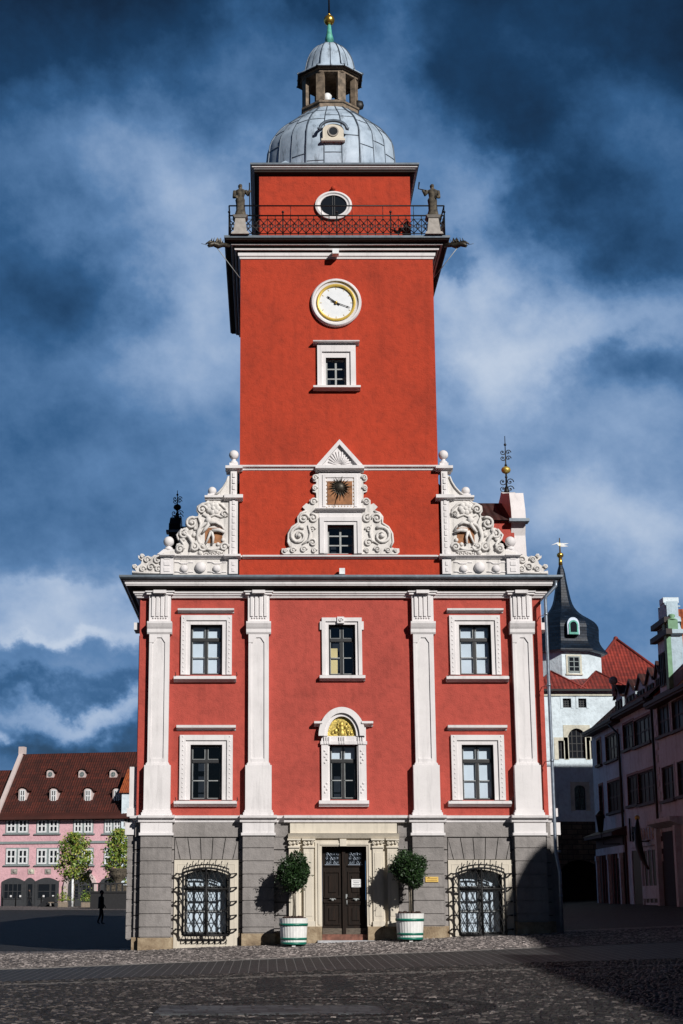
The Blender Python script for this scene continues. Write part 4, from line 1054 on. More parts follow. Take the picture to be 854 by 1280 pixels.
# -- statues
def statue(x, y, z0, h, label, arm):
    rt_=empty('statue',(x,y,z0),label,'statue','stone figures at the corners of the tower platform')
    m=MB(); m.frustum(x,y,z0,z0+.10,.30,.30,.26,.26); m.frustum(x,y,z0+.10,z0+.62,.22,.22,.16,.16); m.frustum(x,y,z0+.62,z0+.70,.19,.19,.25,.25)
    m.build('pedestal',M['concrete'],rt_)
    zb=z0+.70; k=h
    sec=[(0,.19,.16,0),(.06,.20,.17,0),(.22,.155,.14,.01),(.40,.15,.13,.0),(.52,.165,.12,-.01),(.60,.12,.10,0),(.70,.15,.11,.01),(.80,.185,.10,.01),(.84,.10,.08,.01),(.865,.05,.05,0),(.90,.065,.07,-.01),(.95,.075,.085,-.01),(.985,.055,.06,0),(1.0,.01,.01,0)]
    m=MB(); n=14; b=len(m.v)
    for (t,a,c,o_) in sec:
        for i in range(n):
            an=2*math.pi*i/n; fold=1+(.10*math.sin(5*an) if t<.5 else 0)
            m.v.append(Vector((x+o_+a*.82*k*fold*math.cos(an),y+c*k*fold*math.sin(an),zb+t*k)))
    for i in range(len(sec)-1):
        for j in range(n):
            q_=(j+1)%n; m._f([b+i*n+j,b+i*n+q_,b+(i+1)*n+q_,b+(i+1)*n+j],None,True)
    for sg in (-1,1):
        sh_=Vector((x+sg*.15*k,y,zb+.79*k))
        if sg==arm: el=Vector((x+sg*.21*k,y-.05,zb+.66*k)); ha=Vector((x+sg*.27*k,y-.12,zb+.78*k))
        else: el=Vector((x+sg*.18*k,y-.02,zb+.60*k)); ha=Vector((x+sg*.08*k,y-.16,zb+.56*k))
        m.tube([sh_,(sh_+el)/2,el,(el+ha)/2,ha],[.06*k,.055*k,.045*k,.04*k,.045*k],8)
    m.sphere((x,y-.07*k,zb+.925*k),.018*k,6)
    m.build('figure',M['statue_stone'],rt_)
    m=MB()
    ha=(x+arm*.27*k,y-.12,zb+.78*k)
    if arm>0: m.tube([(ha[0],ha[1],zb+.0),(ha[0]-.02,ha[1],zb+1.0*k)],.02,6)
    else: m.tube([(ha[0]-.12,ha[1],ha[2]+.28),(ha[0]-.15,ha[1],ha[2]+.05),(ha[0]+.1,ha[1],ha[2]-.02)],.025,6); 
    m.build('attribute',M['iron'],rt_)
    # bracing rods back to the parapet
    return rt_
xs_l,_=F(300.5,285,-.3); xs_r=2*XC-xs_l
hz_=1.18
statue(xs_l,-.33,zp,hz_,'weathered standing stone figure with staff on the left corner of the tower platform',1)
statue(xs_r,-.33,zp,hz_,'weathered standing stone figure with raised arm on the right corner of the tower platform',-1)
# -- gargoyles
for s in (-1,1):
    m=MB(); X0=XC+s*(TH_+.50); Z0=K[7]-.12; Y0=-.35
    ax=Vector((s*.86,-.40,.02)).normalized()
    def G(t,u=0,v=0): p_=Vector((X0,Y0,Z0))+ax*t; return (p_.x-u*ax.y*0+0,p_.y,p_.z+v)
    m.tube([G(-.15,0,-.02),G(.1,0,-.03),G(.25,0,-.10),G(.42,0,-.06),G(.55,0,-.12),G(.62,0,-.18)],[.06,.08,.10,.09,.075,.03],8)
    m.tube([G(.42,0,-.02),G(.55,0,-.02),G(.70,0,-.12)],[.06,.05,.015],6); m.tube([G(.45,0,-.14),G(.6,0,-.22)],[.04,.012],6)
    for k in range(7): t=.02+.08*k; m.tube([G(t,0,.03),G(t-.03,0,.14+.03*(k%2))],[.03,.004],4)
    m.face([G(.1,0,0),G(.3,0,-.02),G(.16,0,.22)]); m.face([G(.16,0,0),G(.38,0,-.02),G(.28,0,.2)])
    m.tube([G(.6,0,-.15),G(.85,0,-.14)],.008,4)
    gg=m.build('gargoyle',M['bronze'],th)
    m=MB(); e=G(.35,0,-.12); m.tube([e,(XC+s*(TH_+.02),-.02,Z0-1.05)],.014,5); m.build('stay_rod',M['palebar'],gg)

# -- gables either side of the tower
def SX(px,py,s,Y=-.05):    # from left side pixels to either side
    X,Z=F(px,py,Y); return (X if s<0 else 2*XC-X, Z)
def zz3(zx,zy): return (140+zx/3.882, 540+zy/3.882)
def outl(pts, s, conv, Y=-.05): return [SX(*conv(*p),s,Y) for p in pts]
for s in (-1,1):
    p0=[(597,597),(597,335),(470,335),(456,345),(440,348),(416,362),(414,384),(424,398),(420,412),(398,416),(372,428),(360,448),(364,466),(352,470),(330,482),(315,500),(322,520),(338,538),(318,546),(312,560),(300,575),(250,586),(250,597)]
    m=MB(); o=outl(p0,s,zz3); m.prism(o,-.06,.38)
    up=outl([(597,335),(597,190),(566,215),(556,242),(540,268),(520,290),(500,305),(470,306),(470,335)],s,zz3); m.prism(up,-.04,.38)
    at=outl([(245,608),(597,608),(597,693),(245,693)],s,zz3); m.prism(at,-.05,.38)
    g=m.build('scrolled_gable',M['white_relief'],th)
    m=MB()      # rims and ledges
    def T(pts,r,y=-.08,conv=zz3,fl=1.0,n=5): m.tube([(x_,y,z_) for x_,z_ in outl(pts,s,conv,-.08)],r,n,fl)
    T(p0[2:20],.035); T([(566,215),(556,242),(540,268),(520,290),(500,305)],.03)
    def V(zx,zy,r,t=.045,tr=1.5,a0=0,d=1,y=-.12):
        x_,z_=SX(*zz3(zx,zy),s); m.volute(x_,z_,r/3.882/39.5,y,t,tr,a0 if s<0 else math.pi-a0,d*(-s))
    def B(zx,zy,r,sy=.6,sz=1.0,y=-.09):
        x_,z_=SX(*zz3(zx,zy),s); m.sphere((x_,y,z_),r/3.882/39.5,10,sy,sz)
    V(438,378,24); V(388,444,30,.05,1.6,1); V(352,496,24,.045,1.4,2); V(440,556,24,.045,1.3,0,-1); V(330,570,20); V(400,560,22,.05,1.5,2,-1)
    V(545,560,22); V(545,400,18,.035,1.2); 
    for k in range(7):
        a=2*math.pi*k/7; B(492+22*math.cos(a),372+18*math.sin(a),15,.6)
    B(492,372,13,.9); T([(455,360),(470,345),(500,340),(530,350),(555,375),(558,410)],.045); T([(440,400),(470,415),(500,400),(530,412),(556,405)],.045)
    # large scroll ring with seated figure
    ring=[(485+70*math.cos(a/16*2*math.pi),505+68*math.sin(a/16*2*math.pi)) for a in range(2,16)]
    T(ring,[.03+.035*math.sin(i/13*3.14) for i in range(14)],-.10)
    T([(462,425),(470,450),(455,470),(440,490)],[.05,.07,.06,.04],-.12); B(470,430,17,.8,1.1,-.12); T([(475,445),(505,440),(530,455)],[.06,.05,.035],-.13)
    T([(485,480),(520,478),(548,488)],[.06,.07,.05],-.14); T([(482,482),(492,512),(490,545)],[.055,.045,.035],-.14); T([(482,482),(470,510),(455,545)],[.05,.04,.035],-.13)
    T([(345,490),(375,510),(392,540),(380,575)],[.04,.07,.07,.04],-.12); T([(330,520),(350,548),(345,575)],[.03,.05,.04],-.12); B(362,478,12); B(345,520,12); B(400,500,11); B(415,535,12); B(375,460,10); B(405,470,9)
    T([(420,415),(432,445),(425,480),(418,520)],[.03,.05,.05,.03],-.11)
    T([(470,585),(500,575),(540,582)],.04); B(515,545,9); B(540,525,10); B(430,585,12)
    for k in range(10): B(450+9*k,590-3*(k%2),4)
    m.build('relief_carving',M['white_relief'],g)
    m=MB(); x0,z0=SX(*zz3(452,465),s); x1,z1=SX(*zz3(536,540),s); m.box(min(x0,x1),max(x0,x1),-.067,-.061,z1,z0); m.build('ochre_field',M['terracotta'],g)
    # pilaster strip with slabs
    m=MB(); xa=SX(*zz3(571,400),s)[0]; xb=SX(*zz3(611,400),s)[0]; xa,xb=min(xa,xb),max(xa,xb)
    zA,zB_,zC_=FZ(694,-.1),FZ(623,-.1),FZ(588,-.1)
    m.box(xa,xb,-.12,.3,zA,zB_); m.box(xa+.03,xb-.03,-.11,.3,zB_,zC_); m.box(xa-.01,xb+.01,-.14,.3,FZ(717.5,-.1),FZ(697,-.1))
    for (za,zb2) in ((zA,zB_),(zB_+.05,zC_)):
        n=int((zb2-za)/.20)
        for k in range(n): z_=za+.04+k*.20; m.box(xa+.09,xb-.09,-.145,-.11,z_,z_+.15)
    for k in range(3): z_=FZ(717,-.1)+.06+k*.2; m.box(xa+.09,xb-.09,-.16,-.13,z_,z_+.12)
    xo=SX(*zz3(268,650),s)[0]; m.box(xo-.20,xo+.20,-.14,.3,FZ(717.5,-.1),FZ(697,-.1)); 
    for k in range(3): z_=FZ(717,-.1)+.06+k*.2; m.box(xo-.09,xo+.09,-.16,-.13,z_,z_+.12)
    split_build(m,'pilaster_strip',M['white'],g,lambda c:abs(c.x-XC)>4.6)
    m=MB()
    def LEDGE(zx0,zx1,zy0,zy1,o_=.24):
        a_,zt_=SX(*zz3(zx0,zy0),s,-.2); b_,zb2=SX(*zz3(zx1,zy1),s,-.2); a_,b_=min(a_,b_),max(a_,b_); m.prof_x([(.10,zb2),(o_*.6,zb2+.04),(o_,zb2+.07),(o_,zt_)],a_,b_,.0); m.box(a_+.02,b_-.02,0,.36,zb2,zt_-.01)
    LEDGE(551,634,163,186); LEDGE(545,636,304,330,.26); LEDGE(450,545,306,326,.2); LEDGE(232,305,594,610,.28); LEDGE(305,545,597,610,.2); LEDGE(545,625,594,614,.28)
    x_,z_=SX(*zz3(300,165),s)
    m.box(min(XC+s*(TH_-.1),XC+s*(TH_+.1)),max(XC+s*(TH_-.1),XC+s*(TH_+.1)),-.1,.0,FZ(697),FZ(695))
    split_build(m,'ledge',M['white'],g,lambda c:(round(c.z*.8),abs(c.x-XC)<3.6))
    for (zx,zy,r_,ped) in ((592,112,24,154),(487,287,21,304),(276,533,26,572)):
        m=MB(); x_,z_=SX(*zz3(zx,zy),s,0.1); _,zp_=SX(*zz3(zx,ped),s,.1); r=r_/3.882/39.2
        m.sphere((x_,.1,z_),r,18); m.lathe([(r*.8,zp_-.02),(r*.75,zp_+.06),(r*.4,zp_+.1),(r*.38,z_-r*.85)],x_,.1,12)
        if r_==26: m.prism([(x_-.36,FZ(693)),(x_+.36,FZ(693)),(x_+.15,zp_),(x_-.15,zp_)],-.02,.3)
        else: m.box(x_-.14,x_+.14,-.04,.24,zp_-.10,zp_)
        m.build('ball_finial',M['white'],g)
    # attic panel bosses and straps
    m=MB()
    for (zx,zy,r_) in ((350,664,19),(430,658,27),(508,664,19)):
        x_,z_=SX(*zz3(zx,zy),s); m.sphere((x_,-.07,z_),r_/3.882/39,14,.75)
    def T2(pts,r): m.tube([(x_,-.06,z_) for x_,z_ in outl(pts,s,zz3,-.06)],r,4)
    for zy in (632,678):
        T2([(305,zy),(325,zy),(335,zy+6),(365,zy+6),(372,zy),(395,zy)],.02); T2([(555,zy),(535,zy),(525,zy+6),(495,zy+6),(488,zy),(465,zy)],.02)
    m.build('boss',M['white'],g)
    # creeping scroll at the outer corner
    ot=[(97,690),(98,672),(118,676),(112,664),(97,655),(100,643),(116,640),(124,650),(140,640),(146,622),(128,610),(127,598),(136,602),(140,590),(152,590),(160,606),(175,600),(192,606),(206,596),(226,598),(240,616),(246,640),(246,690)]
    m=MB(); m.prism(outl(ot,s,zz3),-.04,.26)
    def V2(zx,zy,r,t=.035,tr=1.4,a0=0,d=1): x_,z_=SX(*zz3(zx,zy),s); m.volute(x_,z_,r/3.882/39.5,-.07,t,tr,a0 if s<0 else math.pi-a0,d*(-s))
    V2(222,622,22,.04); V2(190,655,20); V2(150,665,16); V2(225,665,17); V2(110,655,10,.025); V2(170,620,16); V2(148,604,9,.025)
    m.tube([(x_,-.06,z_) for x_,z_ in outl([(100,684),(245,684)],s,zz3)],.035,5)
    m.build('corner_scroll',M['white_relief'],g)
# attic string across
m=MB(); z_=FZ(699); m.prof_x([(.02,z_),(.05,z_+.03),(.13,z_+.06),(.14,z_+.11)],TX0+.1,TX1-.1,0); m.build('attic_string',M['white'],th)

# -- centre gable with sundial
def c4(zx,zy): return (340+zx/4.744,530+zy/4.744)
def C4(zx,zy,Y=-.1): return F(*c4(zx,zy),Y)
cgx=C4(403,400)[0]
def hw4(w): return w/2/4.744/39.4
def Z4(zy,Y=-.1): return FZ(530+zy/4.744,Y)
m=MB(); hb=hw4(250)
m.box(cgx-hb,tg[0],-.10,.0,Z4(770),Z4(523)); m.box(tg[1],cgx+hb,-.10,0,Z4(770),Z4(523)); m.box(tg[0],tg[1],-.10,0,tg[3],Z4(523))
frame_mb(m,[tg[0]-.25,tg[1]+.25,tg[2],tg[3]+.25],tg,-.16,.12,.04)
m.box(cgx-hb,cgx+hb,-.10,0,Z4(500),Z4(290)); 
for a_,b_ in ((-hw4(205),-hw4(170)),(hw4(170),hw4(205))): m.box(cgx+a_,cgx+b_,-.13,-.10,Z4(490),Z4(300))
m.box(cgx-hw4(170),cgx+hw4(170),-.13,-.10,Z4(318),Z4(300))
cgb=m.build('centre_gable',M['white'],th)
m=MB()
for (w_,a_,b_,o_) in ((290,285,253,.3),(300,523,505,.28)):
    m.prof_x([(.10,Z4(a_)),(.16,Z4(a_)+.05),(o_,Z4(a_)+.08),(o_,Z4(b_))],cgx-hw4(w_),cgx+hw4(w_),0)
zb4=Z4(252); zt4=Z4(97); hp=hw4(280)
m.prism([(cgx-hp,zb4),(cgx+hp,zb4),(cgx,zt4)],-.12,0)
for s in (-1,1):
    m.prism([(cgx+s*hp,zb4),(cgx+s*(hp-.17),zb4),(cgx,zt4-.17),(cgx,zt4)],-.24,-.12)
for k in range(11):
    a=math.pi*(.09+.82*k/10); L_=.40+.06*math.sin(a); m.tube([(cgx+.06*math.cos(a),-.125,zb4+.03+.05*math.sin(a)),(cgx+L_*.9*math.cos(a),-.13,zb4+.03+L_*math.sin(a))],[.012,.032],5)
split_build(m,'pediment',M['white'],cgb,lambda c:c.z>Z4(400))
m=MB(); xa,xb=cgx-hw4(148),cgx+hw4(148); m.box(xa,xb,-.125,-.101,Z4(478),Z4(340)); m.build('sundial_panel',M['terracotta'],cgb)
m=MB(); zc_=Z4(378); 
m.sphere((cgx,-.16,zc_),hw4(60),12,.6)
for k in range(20):
    a=2*math.pi*k/20+.1; L_=hw4(60)+ (.17 if k%2 else .22); m.tube([(cgx+hw4(50)*math.cos(a),-.15,zc_+hw4(50)*math.sin(a)),(cgx+L_*math.cos(a),-.17,zc_+L_*math.sin(a))],[.03,.004],5)
m.tube([(cgx,-.2,zc_),(cgx-.02,-.42,Z4(470))],.012,5)
for (x_,z_) in ((-.04,.03),(.04,.03)): m.sphere((cgx+x_,-.215,zc_+z_),.014,6)
m.build('sun_face',M['bronze'],cgb)
m=MB()
for k in range(9): 
    z_=Z4(300+22*k+20); 
    for s in (-1,1): m.box(cgx+s*(hw4(148)+.03)-.012,cgx+s*(hw4(148)+.03)+.012,-.1045,-.101,z_-.02,z_+.02)
for k in range(8): x_=cgx-hw4(130)+hw4(260)*k/7; m.box(x_-.01,x_+.012,-.1045,-.101,Z4(492),Z4(484))
m.build('hour_marking',M['lettering'],cgb)
sash(cgb,tg,-.0,'dark',True)
for s in (-1,1):
    def c4s(zx,zy): 
        x_,z_=C4(zx,zy,-.08); return (x_ if s<0 else 2*cgx-x_, z_)
    ol=[(282,296),(258,298),(240,308),(236,325),(246,340),(264,342),(262,356),(244,362),(238,380),(242,402),(262,408),(264,440),(240,440),(222,452),(222,478),(204,470),(180,492),(204,516),(172,528),(154,552),(156,588),(120,612),(98,650),(94,700),(108,730),(84,738),(58,738),(56,760),(70,772),(282,772)]
    m=MB(); m.prism([c4s(*p) for p in ol],-.09,0)
    def V4(zx,zy,r,t=.035,tr=1.5,a0=0,d=1): x_,z_=c4s(zx,zy); m.volute(x_,z_,r/4.744/39.4,-.12,t,tr,a0 if s<0 else math.pi-a0,d*(-s))
    V4(256,320,18,.03); V4(254,382,16,.03); V4(247,462,22,.035); V4(188,562,32,.045); V4(243,560,28,.045,1.5,2,-1); V4(160,664,56,.055,1.6,1); V4(125,750,18,.03); V4(188,745,20,.035); V4(240,705,26,.04,1.4,3,-1); V4(80,752,12,.025); V4(238,625,20,.03); V4(250,752,16,.03)
    m.tube([(*[c4s(*p)[0]],-.10,c4s(*p)[1]) for p in [(204,516),(172,528),(154,552),(156,588),(120,612),(98,650),(94,700),(108,730)]],.035,5)
    m.tube([(c4s(*p)[0],-.12,c4s(*p)[1]) for p in [(215,600),(230,650),(220,690),(180,715)]],[.03,.05,.045,.02],5)
    m.build('side_scroll',M['white_relief'],cgb)
m=MB(); q=rect(424,431,714,719,-.1); m.box(q[0],q[1],-.3,-.1,q[2],q[3]+.06); m.build('wall_lamp',M['white_bar'],th)

# -- side dormer gables on the roof
def side_dormer(s, Y0, Y1, zr, ze, lab, dark, zf):
    Xw=BX1 if s>0 else BX0
    ym=(Y0+Y1)/2; inn=XC
    m=MB(); z0=CZ[6]
    xin=Xw-s*5.0
    m.box(min(Xw-s*.2,xin),max(Xw-s*.2,xin),Y0+.15,Y1-.15,z0-.3,ze)
    d=m.build('side_gable',M['red_body'] if not dark else M['slate'],th)
    m=MB(); L_=math.hypot(ym-Y0,zr-ze)
    for ya in (Y0,Y1):
        m.face([(Xw-s*.2,ya,ze),(xin,ya,ze),(xin,ym,zr),(Xw-s*.2,ym,zr)],[(0,0),(5,0),(5,L_),(0,L_)])
    m.build('gable_roof',M['tile_dark'] if not dark else M['slate'],d)
    m=MB()
    pts=[(Y0-.1,z0),(Y0-.1,z0+.5),(Y0+.0,z0+1.0),(Y0+.18,ze-.5),(Y0+.05,ze-.1),(Y0-.05,ze+.05),(Y0+.0,ze+.35),(Y0+.3,zr-.1),(ym-.4,zr+.25),(ym,zr+.4)]
    pts=pts+[(2*ym-y,z) for (y,z) in pts[::-1][1:]]
    m.prism_yz(pts,Xw-s*.30,Xw+s*.18); m.build('gable_plate',M['white'] if not dark else M['slate'],d)
    m=MB(); m.box(min(Xw-s*.4,Xw+s*.28),max(Xw-s*.4,Xw+s*.28),Y0-.2,Y0+.3,ze-.08,ze+.02); m.build('gable_gutter',M['zincedge'],d)
    m=MB(); zt=zr+.3; Hh=zf-zt; x=Xw-s*.1
    m.tube([(x,ym,zt),(x,ym,zf)],[.04,.012],6); m.lathe([(.12,zt),(.06,zt+.3)],x,ym,8)
    for t in (.10,.22,.62,.72):
        r=.13 if t<.3 else .10
        for sg in (-1,1):
            m.volute(x+sg*r,zt+Hh*t,r,ym,.018,1.3,0,sg)
    for t in (.3,.5,.85): m.sphere((x,ym,zt+Hh*t),.05,8)
    f=m.build('iron_finial',M['iron'],d)
    m=MB(); m.sphere((x,ym,zt+Hh*.42),.17,12,1,.8); m.build('finial_ball',M['goldrelief'] if not dark else M['iron'],f)
side_dormer(1,3.3,7.6,FZ(629,5.45)-.0,FZ(650,3.3),'',False,FZ(545,5.45))
side_dormer(-1,16.5,18.9,FZ(658,17.7),FZ(664,16.5),'',True,FZ(613,17.7))

# ================================================================ potted trees
def potted_tree(x,y,label):
    z0=gz(x,y)+.012
    rt_=empty('potted_tree',(x,y,z0),label,'potted tree','clipped laurel trees in white tubs beside the door')
    m=MB(); n=28; H=.80; r0,r1=.36,.425
    b=len(m.v); pr=[(r0,.05),(r0+.01,.07),(r1-.008,H-.05),(r1,H),(r1-.04,H),(r1-.06,H-.10)]
    for (r,z) in pr:
        for k in range(n*2):
            a=2*math.pi*k/(n*2); rr_=r-(.007 if k%2 else 0); m.v.append(Vector((x+rr_*math.cos(a),y+rr_*math.sin(a),z0+z)))
    for i in range(len(pr)-1):
        for k in range(n*2):
            j=(k+1)%(n*2); m._f([b+i*n*2+k,b+i*n*2+j,b+(i+1)*n*2+j,b+(i+1)*n*2+k])
    m.lathe([(.01,z0+.05),(r0,z0+.05)],x,y,20)
    tb=m.build('tub',M['tub'],rt_)
    for (z,t) in ((.09,.035),(.22,.030),(.62,.035)):
        m=MB(); r=r0+(r1-r0)*z/H+.006; m.lathe([(r-.01,z0+z-t),(r+.008,z0+z-t),(r+.011,z0+z+t),(r-.01,z0+z+t)],x,y,40); m.build('hoop',M['greenband'],tb)
    m=MB()
    for k in range(3): a=k*2.1-1.57; m.box(x+.28*math.cos(a)-.05,x+.28*math.cos(a)+.05,y+.28*math.sin(a)-.05,y+.28*math.sin(a)+.05,z0,z0+.05)
    m.build('foot',M['tub'],tb)
    m=MB(); m.lathe([(.36,z0+H-.12),(.25,z0+H-.05),(.05,z0+H-.02)],x,y,20)
    for k in range(70): a=random.random()*6.28; r=random.random()*.36; m.sphere((x+r*math.cos(a),y+r*math.sin(a),z0+H-.03+random.random()*.05),.03+random.random()*.03,5)
    m.build('soil',M['soil'],rt_)
    zc=z0+H+1.26; 
    m=MB(); m.tube([(x,y,z0+H-.1),(x+.01,y,z0+H+.4),(x-.01,y,z0+H+.85),(x,y,zc)],[.035,.03,.028,.02],8)
    for k in range(9):
        a=k*2.4; m.tube([(x,y,zc-.35+.03*k),(x+.25*math.cos(a),y+.25*math.sin(a),zc-.2+.06*k),(x+.42*math.cos(a),y+.42*math.sin(a),zc-.15+.06*k)],[.015,.01,.005],5)
    m.tube([(x+.06,y-.05,z0+H-.1),(x+.05,y-.05,z0+H+1.0)],.018,6)
    m.build('trunk',M['trunk'],rt_)
    m=MB(); rn=random.Random(int(x*100))
    lobes=[(Vector((rn.gauss(0,1),rn.gauss(0,1),rn.gauss(0,1))).normalized(),rn.uniform(-.05,.11)) for _ in range(30)]
    for k in range(7500):
        d=Vector((rn.gauss(0,1),rn.gauss(0,1),rn.gauss(0,1))).normalized()
        rad=.49+sum(a*max(0,d.dot(l)-.8)/.2 for l,a in lobes)-.06+(rn.random()<.05)*rn.uniform(.02,.13)
        rad*=rn.random()**.30
        c=Vector((x,y,zc))+Vector((d.x*rad,d.y*rad,d.z*rad*1.08))
        L_=rn.uniform(.06,.095); t=(d*.7+Vector((rn.gauss(0,.7),rn.gauss(0,.7),rn.gauss(.2,.7)))).normalized(); u=t.cross(Vector((rn.gauss(0,1),rn.gauss(0,1),rn.gauss(0,1)))).normalized()
        w_=L_*.5; nrm=t.cross(u)
        m.face([c-t*L_*.5,c+u*w_*.5+nrm*.004,c+t*L_*.6,c-u*w_*.5+nrm*.004])
    for k in range(46):      # young shoots standing out of the clipped ball
        d=Vector((rn.gauss(0,1),rn.gauss(0,1),rn.gauss(.3,1))).normalized(); base_=Vector((x,y,zc))+d*.44; L2=rn.uniform(.10,.22)
        side=d.cross(Vector((rn.gauss(0,1),rn.gauss(0,1),rn.gauss(0,1)))).normalized()
        for q in range(7):
            c=base_+d*L2*q/6+side*rn.uniform(-.02,.02); t=(d+side*(1 if q%2 else -1)*.9).normalized(); u=t.cross(Vector((rn.gauss(0,1),rn.gauss(0,1),rn.gauss(0,1)))).normalized(); L_=.07
            m.face([c,c+t*L_*.5+u*.016,c+t*L_,c+t*L_*.5-u*.016])
    m.build('crown',M['laurel'],rt_)
    return rt_
xa,_=F(367,1165,-1.1); xb,_=F(512.5,1160,-1.1)
potted_tree(xa,-1.1,'laurel ball tree in white tub with green hoops left of the dark oak door')
potted_tree(xb,-1.1,'laurel ball tree in white tub with green hoops right of the dark oak door')

# ================================================================ frames for the other houses
class Fr:
    def __init__(s,P0,u): s.P=Vector(P0); s.u=Vector(u).normalized(); s.d=Vector((-s.u.y,s.u.x,0))
    def xf(s,v): return s.P+s.u*v[0]+s.d*v[1]+Vector((0,0,v[2]-s.P.z if False else v[2]))
    def uz(s,px,py,off=0.0):
        p=hit(px,py,s.P+s.d*off,s.d); q=p-s.P; return q.dot(s.u),p.z
    def mb(s):
        P=Vector((s.P.x,s.P.y,0)); return MB(lambda v: P+s.u*v[0]+s.d*v[1]+Vector((0,0,v[2])))
def farwin(fr, parent, q, y=0.0, mat='white_bar', cols=2, rows=3, pane='farglass', sill=None, t=.06, bar=.035):
    a,b,c,d=q; m=fr.mb()
    m.box(a,a+t,y-.03,y+.05,c,d); m.box(b-t,b,y-.03,y+.05,c,d); m.box(a+t,b-t,y-.03,y+.05,c,c+t); m.box(a+t,b-t,y-.03,y+.05,d-t,d)
    for k in range(1,cols): x=a+(b-a)*k/cols; m.box(x-bar,x+bar,y-.02,y+.04,c+t,d-t)
    for k in range(1,rows):
        z=c+(d-c)*k/rows
        for j in range(cols): m.box(a+(b-a)*j/cols+bar+.001+(t-bar if j==0 else 0),a+(b-a)*(j+1)/cols-bar-.001-(t-bar if j==cols-1 else 0),y-.015,y+.035,z-bar*.8,z+bar*.8)
    w=m.build('window',M[mat],parent)
    m=fr.mb(); m.box(a+.02,b-.02,y+.01,y+.02,c+.02,d-.02); m.build('pane',M[pane],w)
    if sill:
        m=fr.mb(); m.box(a-.12,b+.12,y-.14,y+.02,c-.12,c-.01); m.build('sill',M[sill],w)
    return w

# ---- pink house
PA=hit(-25,1138,(0,147,0),Vector((0,1,0)))
al=R(13); pk=Fr((PA.x,PA.y,0),(math.cos(al),-math.sin(al),0))
def z6(zx,zy): return (zx/4.744,900+zy/4.744)
def PK(zx,zy,off=0): return pk.uz(*z6(zx,zy),off)
zgp=gz(PA.x,PA.y)-.6
ph=empty('pink_house',(PA.x,PA.y,zgp),'long pink house with steep brown tiled roof and grey arched shopfronts behind the square','building')
u1=PK(800,700)[0]+4; _,zeave=PK(360,572)
ugab=PK(0,500)[0]
m=pk.mb(); m.box(ugab-.3,u1,0,14,zgp,zeave+.1); m.build('wall',M['pink'],ph)
# archway void is modelled as dark recessed panel with moulded surround
hgt=PK(500,195,7)[1]; L_=math.hypot(7.4,hgt-zeave)
m=pk.mb(); m.face([(ugab,-.5,zeave-.1),(u1+.3,-.5,zeave-.1),(u1+.3,7,hgt),(ugab,7,hgt)],[(0,0),(u1-ugab,0),(u1-ugab,L_),(0,L_)])
m.face([(ugab,14.5,zeave),(u1+.3,14.5,zeave),(u1+.3,7,hgt),(ugab,7,hgt)],[(0,0),(u1-ugab,0),(u1-ugab,L_),(0,L_)])
roof=m.build('roof',M['tile_brown'],ph)
m=pk.mb(); m.prism_yz([(-.75,zeave-.35),(-.6,zeave-.0),(.4,zeave+.75),(1.0,zeave+1.2),(.2,zeave-.1)],ugab,u1+.2); m.build('eaves_flare',M['tile_brown'],roof)
m=pk.mb(); m.box(ugab,u1,-.55,.0,zeave-.42,zeave-.12); m.build('eaves_soffit',M['soffit'],ph)
m=pk.mb(); m.prism_yz([(-.5,zeave-.2),(7,hgt-.1),(14.5,zeave-.2),(14.5,zeave+.35),(7,hgt+.45),(-.5,zeave+.35)],ugab-.45,ugab+.05); m.build('gable_coping',M['pinkwhite'],ph)
m=pk.mb(); m.box(ugab-.5,ugab+.2,6.6,7.5,hgt,hgt+.9); m.build('chimney',M['pinkwhite'],roof)
m=pk.mb(); _,zb1=PK(400,718); _,zb0=PK(400,732); m.box(ugab,u1,-.12,0,zb0,zb1); m.build('band',M['greyband'],ph)
for (yt,yb) in ((590,668),(766,855)):
    for (xa_,xb_) in ((42,95),(112,164),(224,276),(294,346),(442,488),(502,548),(624,664),(676,718)):
        if yt>700: xa_-=2
        ua,z1=PK(xa_,yt); ub,z0=PK(xb_,yb)
        farwin(pk,ph,[ua,ub,z0,z1],-.06,'white_bar',2,2,'farglass',None,.19,.10)
    for (xa_,xb_) in ((38,168),(220,350),(438,552),(620,722)):
        ua,z1=PK(xa_,yt-8); ub,z0=PK(xb_,yb+4)
        m=pk.mb(); m.box(ua-.05,ub+.05,-.03,-.002,z0,z1); m.box(ua-.25,ub+.25,-.2,0,z0-.14,z0-.01); m.build('window_surround',M['greyband'],ph)
